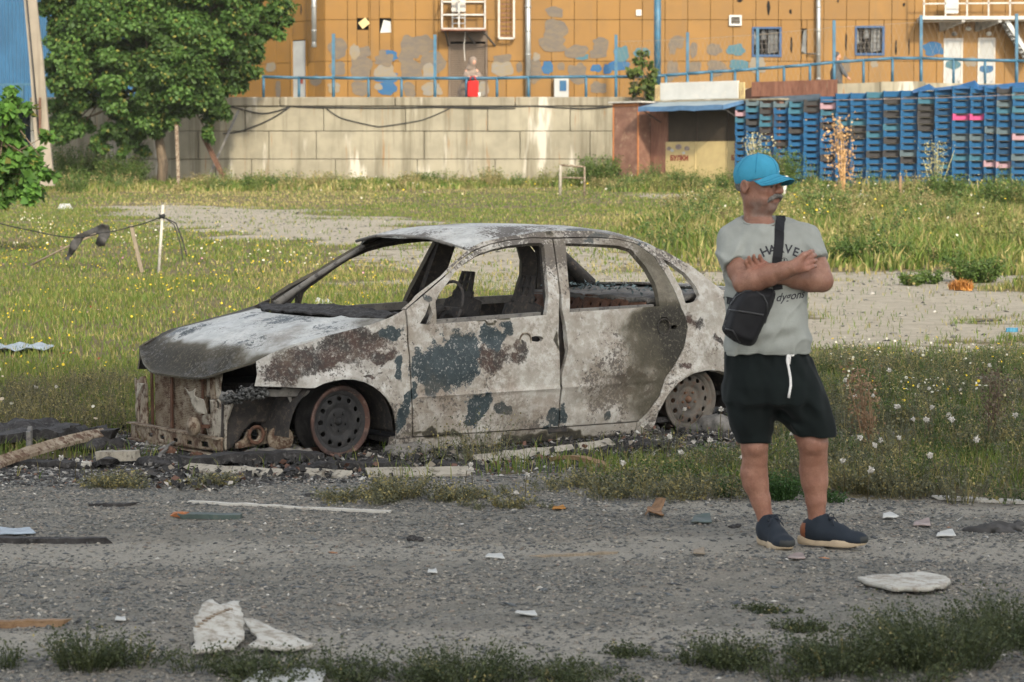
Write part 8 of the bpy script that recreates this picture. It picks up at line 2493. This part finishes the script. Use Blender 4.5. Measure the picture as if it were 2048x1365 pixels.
plank('metal_bracket', (62, 912), (58, 925), .02, .09, 'soot_grey', 'small grey metal bracket standing on the burnt bumper', 'bracket', seed=19, lift=.08)
plank('litter_strip', (1390, 924), (1442, 928), .04, .01, 'trim_pale', 'small pale strip among the weeds behind the legs', 'strip', seed=20, ragged=.3)
plank('charred_board', (-30, 905), (150, 880), .16, .05, 'charred', 'thick charred board in the black heap at the left edge', 'board', seed=21, lift=.05, ragged=.3, warp=.02)
plank('charred_board', (60, 892), (232, 892), .15, .06, 'charred', 'charred board at the right end of the black heap', 'board', seed=22, lift=.04, ragged=.4, warp=.03)
plank('charred_board', (-30, 930), (230, 935), .12, .03, 'charred', 'flat charred board under the burnt bumper', 'board', seed=23, lift=.0, ragged=.4, warp=.03)
plank('charred_stick', (300, 935), (400, 870), .02, .012, 'soot_grey', 'thin grey stick leaning against the crossmember', 'stick', seed=24, lift=.01, lift1=.06)
plank('black_strip', (1945, 645), (2000, 642), .06, .015, 'charred', 'thin black strip lying on the sandy patch at right', 'strip', seed=25, ragged=.3)
plank('blue_litter', (2012, 664), (2036, 664), .07, .04, 'plastic_blue', 'small blue plastic litter on the sandy patch at right', 'litter', seed=26)
plank('branch', (1960, 780), (2080, 790), .03, .02, 'soot_grey', 'grey dead branch lying in the weeds at the right edge', 'branch', seed=27, lift=.08, warp=.02)
# torn white board in two pieces, lower left
tilt_a = lambda u, v: .20 * sstep(.0, 1.0, v) * (1 - .6 * u) + .02 * np.sin(u * 5)
bw = slab('torn_board', [(388, 1320), (470, 1314), (492, 1290), (486, 1262), (478, 1250), (440, 1262), (420, 1255), (388, 1285)], .012, 'plaster', 'torn white board with a raised corner, left piece of the broken pair', 'board', lambda u, v: .055 * (1 - u) ** .7 * sstep(.0, .8, v) + .03 * v + .008, 1, .02, .016, None, .005)
m = MB(); 
V_ = np.array([v.co for v in bw.data.vertices]); bvw = BVHTree.FromPolygons([v.co for v in bw.data.vertices], [tuple(p.vertices) for p in bw.data.polygons])
for k in range(10):
    t = k / 9; x = V_[:, 0].min() * (.75 - .95 * t) ; y = V_[:, 1].min() * (.25 - .75 * t)
    h = bvw.ray_cast(Vector((x, y, 1)), Vector((0, 0, -1)))
    if h[0] is not None: m.sphere(tuple(h[0]), .011, 8, 6, (1, 1, .35))
m.build('rusty_tape', M['rust_pale'], bw)['kind'] = 'stuff'
slab('torn_board', [(500, 1308), (540, 1312), (585, 1312), (626, 1300), (590, 1292), (540, 1278), (500, 1268), (488, 1275), (510, 1292)], .012, 'plaster', 'torn white board lying flatter, right piece of the broken pair', 'board', lambda u, v: .03 * (1 - u) * sstep(0, .9, v) + .015 * (1 - u), 2, .02, .016, None, .006)
slab('white_card', [(485, 1372), (520, 1350), (560, 1343), (655, 1347), (640, 1380), (600, 1400), (500, 1400)], .008, 'white_board', 'flat white card cut by the lower edge of the view', 'card', None, 3, .03, .002)
slab('plaster_slab', [(1718, 1168), (1748, 1163), (1800, 1158), (1850, 1155), (1880, 1163), (1902, 1172), (1895, 1185), (1850, 1193), (1790, 1192), (1745, 1182)], .016, 'plaster', 'flat dirty white plaster slab on the gravel at lower right', 'slab', lambda u, v: .010 * (1 - v), 4, .02, .006, None, .006)
LIT = [((1290, 1040), (1304, 1036), (1328, 1037), (1322, 1027), (1331, 1020), (1312, 1015), (1298, 1022), 'leaf_brown', 'dry_leaf', 'crumpled brown dry leaf on the gravel left of the man', 'leaf', .05),
       ((1765, 1042), (1798, 1040), (1780, 1034), (1768, 1034), 'paper', 'litter', 'small white torn scrap right of the right shoe', 'litter', .02),
       ((1826, 1056), (1862, 1056), (1858, 1046), (1832, 1046), 'sticker_red', 'litter', 'pinkish white crumpled packet right of the man', 'litter', .018),
       ((1872, 1078), (1912, 1076), (1905, 1068), (1880, 1068), 'paper', 'litter', 'white flat scrap beside the black cloth at right', 'litter', .015),
       ((1030, 1235), (1075, 1238), (1070, 1230), (1035, 1229), 'paper', 'litter', 'small white scrap in the lower middle of the gravel', 'litter', .01),
       ((1576, 1121), (1592, 1123), (1611, 1121), (1606, 1114), (1590, 1112), (1581, 1115), 'sticker_red', 'litter', 'pinkish wrapper on the gravel below the shoes', 'litter', .010),
       ((1104, 1024), (1132, 1022), (1126, 1017), (1108, 1018), 'orange_fibre', 'dry_leaf', 'small yellow leaf on the gravel before the sill', 'leaf', .01),
       ((1382, 1050), (1424, 1050), (1420, 1038), (1390, 1036), 'green_wood', 'litter', 'dark green crumpled scrap left of the left shoe', 'litter', .018),
       ((970, 1120), (1010, 1122), (1004, 1114), (978, 1113), 'paper', 'litter', 'tiny white scrap at the left end of the wood splinter', 'litter', .01),
       ((230, 1246), (252, 1246), (250, 1240), (234, 1240), 'paper', 'litter', 'tiny white scrap right of the lower left stick', 'litter', .01),
       ((0, 1075), (72, 1072), (60, 1062), (0, 1062), 'poly_sheet', 'litter', 'greyish white film scrap above the charred plank at left', 'litter', .015),
       ((1386, 1113), (1410, 1113), (1408, 1104), (1388, 1105), 'wood_grey', 'slate', 'small flat grey slate before the shoes', 'slate', .012),
       ((855, 1152), (875, 1152), (872, 1146), (858, 1146), 'paper', 'litter', 'small round white scrap on the gravel in the centre', 'litter', .012),
       ((115, 420), (146, 420), (140, 410), (120, 412), 'paper', 'litter', 'white and blue litter on the far sandy path at left', 'litter', .06),
       ((628, 612), (664, 610), (655, 602), (635, 602), 'paper', 'litter', 'white crumpled litter in the lawn seen through the windscreen opening', 'litter', .05)]
for *pp, mat_, nm, lab, cat_, hh_ in LIT:
    slab(nm, pp, .004, mat_, lab, cat_, lambda u, v, hh_=hh_: .6 * hh_ * (np.sin(u * 5 + v * 3) * .5 + .5) * (.3 + v), int(pp[0][0]), .008 if pp[0][1] > 900 else .03, hh_ * .8)
slab('plastic_film', [(-20, 708), (40, 712), (108, 706), (106, 700), (60, 698), (-20, 700)], .006, 'poly_sheet', 'blue grey plastic film lying in the grass at the left edge', 'plastic film', lambda u, v: .03 * (np.sin(u * 20) * .5 + .5) + .02, 7, .05, .03)
def heap(name, px, py, r, n, mat, label, cat, seed, hs=.6, fib=False, col=None):
    rs = np.random.default_rng(seed); p = gpt(px, py)
    root = empty(name, tuple(p), 0, label, cat)
    S = SDF((-r * 1.6, -r * 1.4, -.03), (r * 1.6, r * 1.4, r * 1.6), r / 26)
    for k in range(n):
        a = rs.uniform(0, 6.28); d = r * rs.uniform(0, .8); q_ = (math.cos(a) * d, math.sin(a) * d * .7, r * hs * rs.uniform(.0, .45) * (1 - d / r * .7))
        S.ell(q_, tuple(r * rs.uniform(.18, .42, 3) * np.array([1.2, 1, .6])), Matrix.Rotation(rs.uniform(0, 3), 3, 'Z'), r * .1)
    S.add(lambda X, Y, Z: r * .22 * (fbm(X * 7 / r * .5, Y * 7 / r * .5, Z * 7 / r * .5, seed) - .5))
    sdf_obj('mass', S, M[mat], root, 0)
    if fib:
        pile = Pile(); nn = 500; a = rs.uniform(0, 6.28, nn); d = r * np.sqrt(rs.random(nn))
        x, y = np.cos(a) * d, np.sin(a) * d * .7
        V, F, C = blades(x, y, r * rs.uniform(.2, .9, nn), np.full(nn, .012), np.array(col) * rs.uniform(.6, 1.3, (nn, 1)), 1.6, rs, z=np.full(nn, .02) + r * .3 * (1 - d / r))
        pile.add(V, F, C); pile.build('fibres', M['grass'], root)
    return root
heap('fibre_heap', 1922, 582, .15, 8, 'orange_fibre', 'rusty orange heap of fibre on the edge of the sandy patch', 'fibre', 5, .9, True, (.45, .20, .05))
heap('black_cloth', 1990, 1062, .13, 9, 'net', 'crumpled black mesh cloth on the gravel at the right edge', 'cloth', 6, .35)
heap('black_cloth', 2040, 1050, .06, 6, 'net', 'small black cloth scrap at the right edge above the crumpled mesh cloth', 'cloth', 16, .5)
heap('charred_rag', 835, 1080, .055, 7, 'charred', 'small charred rag on the gravel below the front door', 'rag', 7, .35)
heap('charred_heap', 60, 885, .36, 18, 'charred', 'black charred heap behind the burnt bumper at the left', 'heap', 8, .55)
heap('charred_heap', 180, 896, .22, 12, 'charred', 'smaller charred heap between the bumper trim and the car', 'heap', 9, .5)
heap('rust_lump', 335, 905, .09, 7, 'rust', 'rust brown lump under the front crossmember, left', 'lump', 10, .7)
heap('rust_lump', 385, 915, .08, 6, 'rust', 'rust brown lump under the front crossmember, right', 'lump', 11, .7)
heap('ash_heap', 560, 915, .20, 10, 'soot_grey', 'grey ash heap under the front wheel arch', 'ash heap', 12, .35)
heap('ash_heap', 790, 905, .20, 10, 'soot_grey', 'grey ash heap behind the front wheel', 'ash heap', 13, .40)
heap('ash_heap', 1430, 860, .25, 10, 'soot_grey', 'grey ash heap beside the rear wheel', 'ash heap', 14, .35)
heap('burnt_cloth', 885, 935, .10, 7, 'charred', 'burnt black cloth lying on the pale curved trim', 'cloth', 15, .6)
heap('burnt_scrap', 625, 992, .05, 6, 'charred', 'small black wire scrap on the gravel above the white strip', 'scrap', 17, .5)
heap('burnt_scrap', 1475, 1055, .05, 6, 'charred', 'small black scrap left of the left shoe', 'scrap', 18, .4)
heap('burnt_scrap', 1930, 1245, .05, 5, 'charred', 'small dark scrap among the lower right weeds', 'scrap', 19, .4)
heap('stone', 910, 1103, .035, 5, 'wood_grey', 'rounded grey stone before the shoes', 'stone', 20, .8)
heap('pale_disc', 912, 945, .07, 5, 'trim_pale', 'pale round plastic part at the right end of the curved trim', 'plastic part', 21, .5)
for k, (px, py, r, lab) in enumerate(((440, 928, .16, 'charred heap under the corner of the crossmember'), (610, 948, .13, 'charred heap before the front wheel'), (745, 932, .14, 'charred heap right of the front wheel'), (1010, 912, .13, 'charred heap below the front door sill'), (1150, 912, .13, 'charred heap below the gap between the doors'), (1290, 895, .14, 'charred heap below the rear door'), (300, 930, .15, 'charred heap left of the black charred roll'))):
    heap('charred_heap', px, py, r, 9, 'charred', lab, 'heap', 30 + k, .38)
# crumpled shards all round the car: nobody could count them
sh = Pile(); n = 2200
uu, vv = rng.uniform(-3.4, 1.5, n), np.where(rng.random(n) < .75, rng.uniform(.8, 1.7, n), rng.uniform(-1.4, -.8, n))
X_, Y_ = CAR_O[0] + uu * _cf[0] + vv * _cl[0], CAR_O[1] + uu * _cf[1] + vv * _cl[1]
cc = np.array([[.02, .019, .018], [.05, .045, .04], [.36, .33, .28], [.20, .17, .13], [.12, .06, .04]])
cols = cc[rng.choice(5, n, p=[.55, .24, .05, .08, .08])]
V, F, C = leaves(np.stack([X_, Y_, gz(X_, Y_) + .012 + .03 * rng.random(n)], 1), np.tile([0, -.2, 1.], (n, 1)), .042, cols, .7); sh.add(V, F, C)
tag(sh.build('burnt_shards', M['bits']), kind='stuff')
# ------------------------------------------------------------------ thin warm haze over the lot
t = NT('haze'); t.n.remove(t.b)
pv = t.n.new('ShaderNodeVolumePrincipled'); pv.inputs['Color'].default_value = (1.0, .97, .88, 1); pv.inputs['Density'].default_value = .0002; pv.inputs['Anisotropy'].default_value = .2
t.l.new(pv.outputs[0], t.out.inputs['Volume'])
m = MB(); m.box((0, 55, 22.4), (606, 416, 47.2)); hz_o = m.build('haze', t.m); tag(hz_o, kind='stuff')
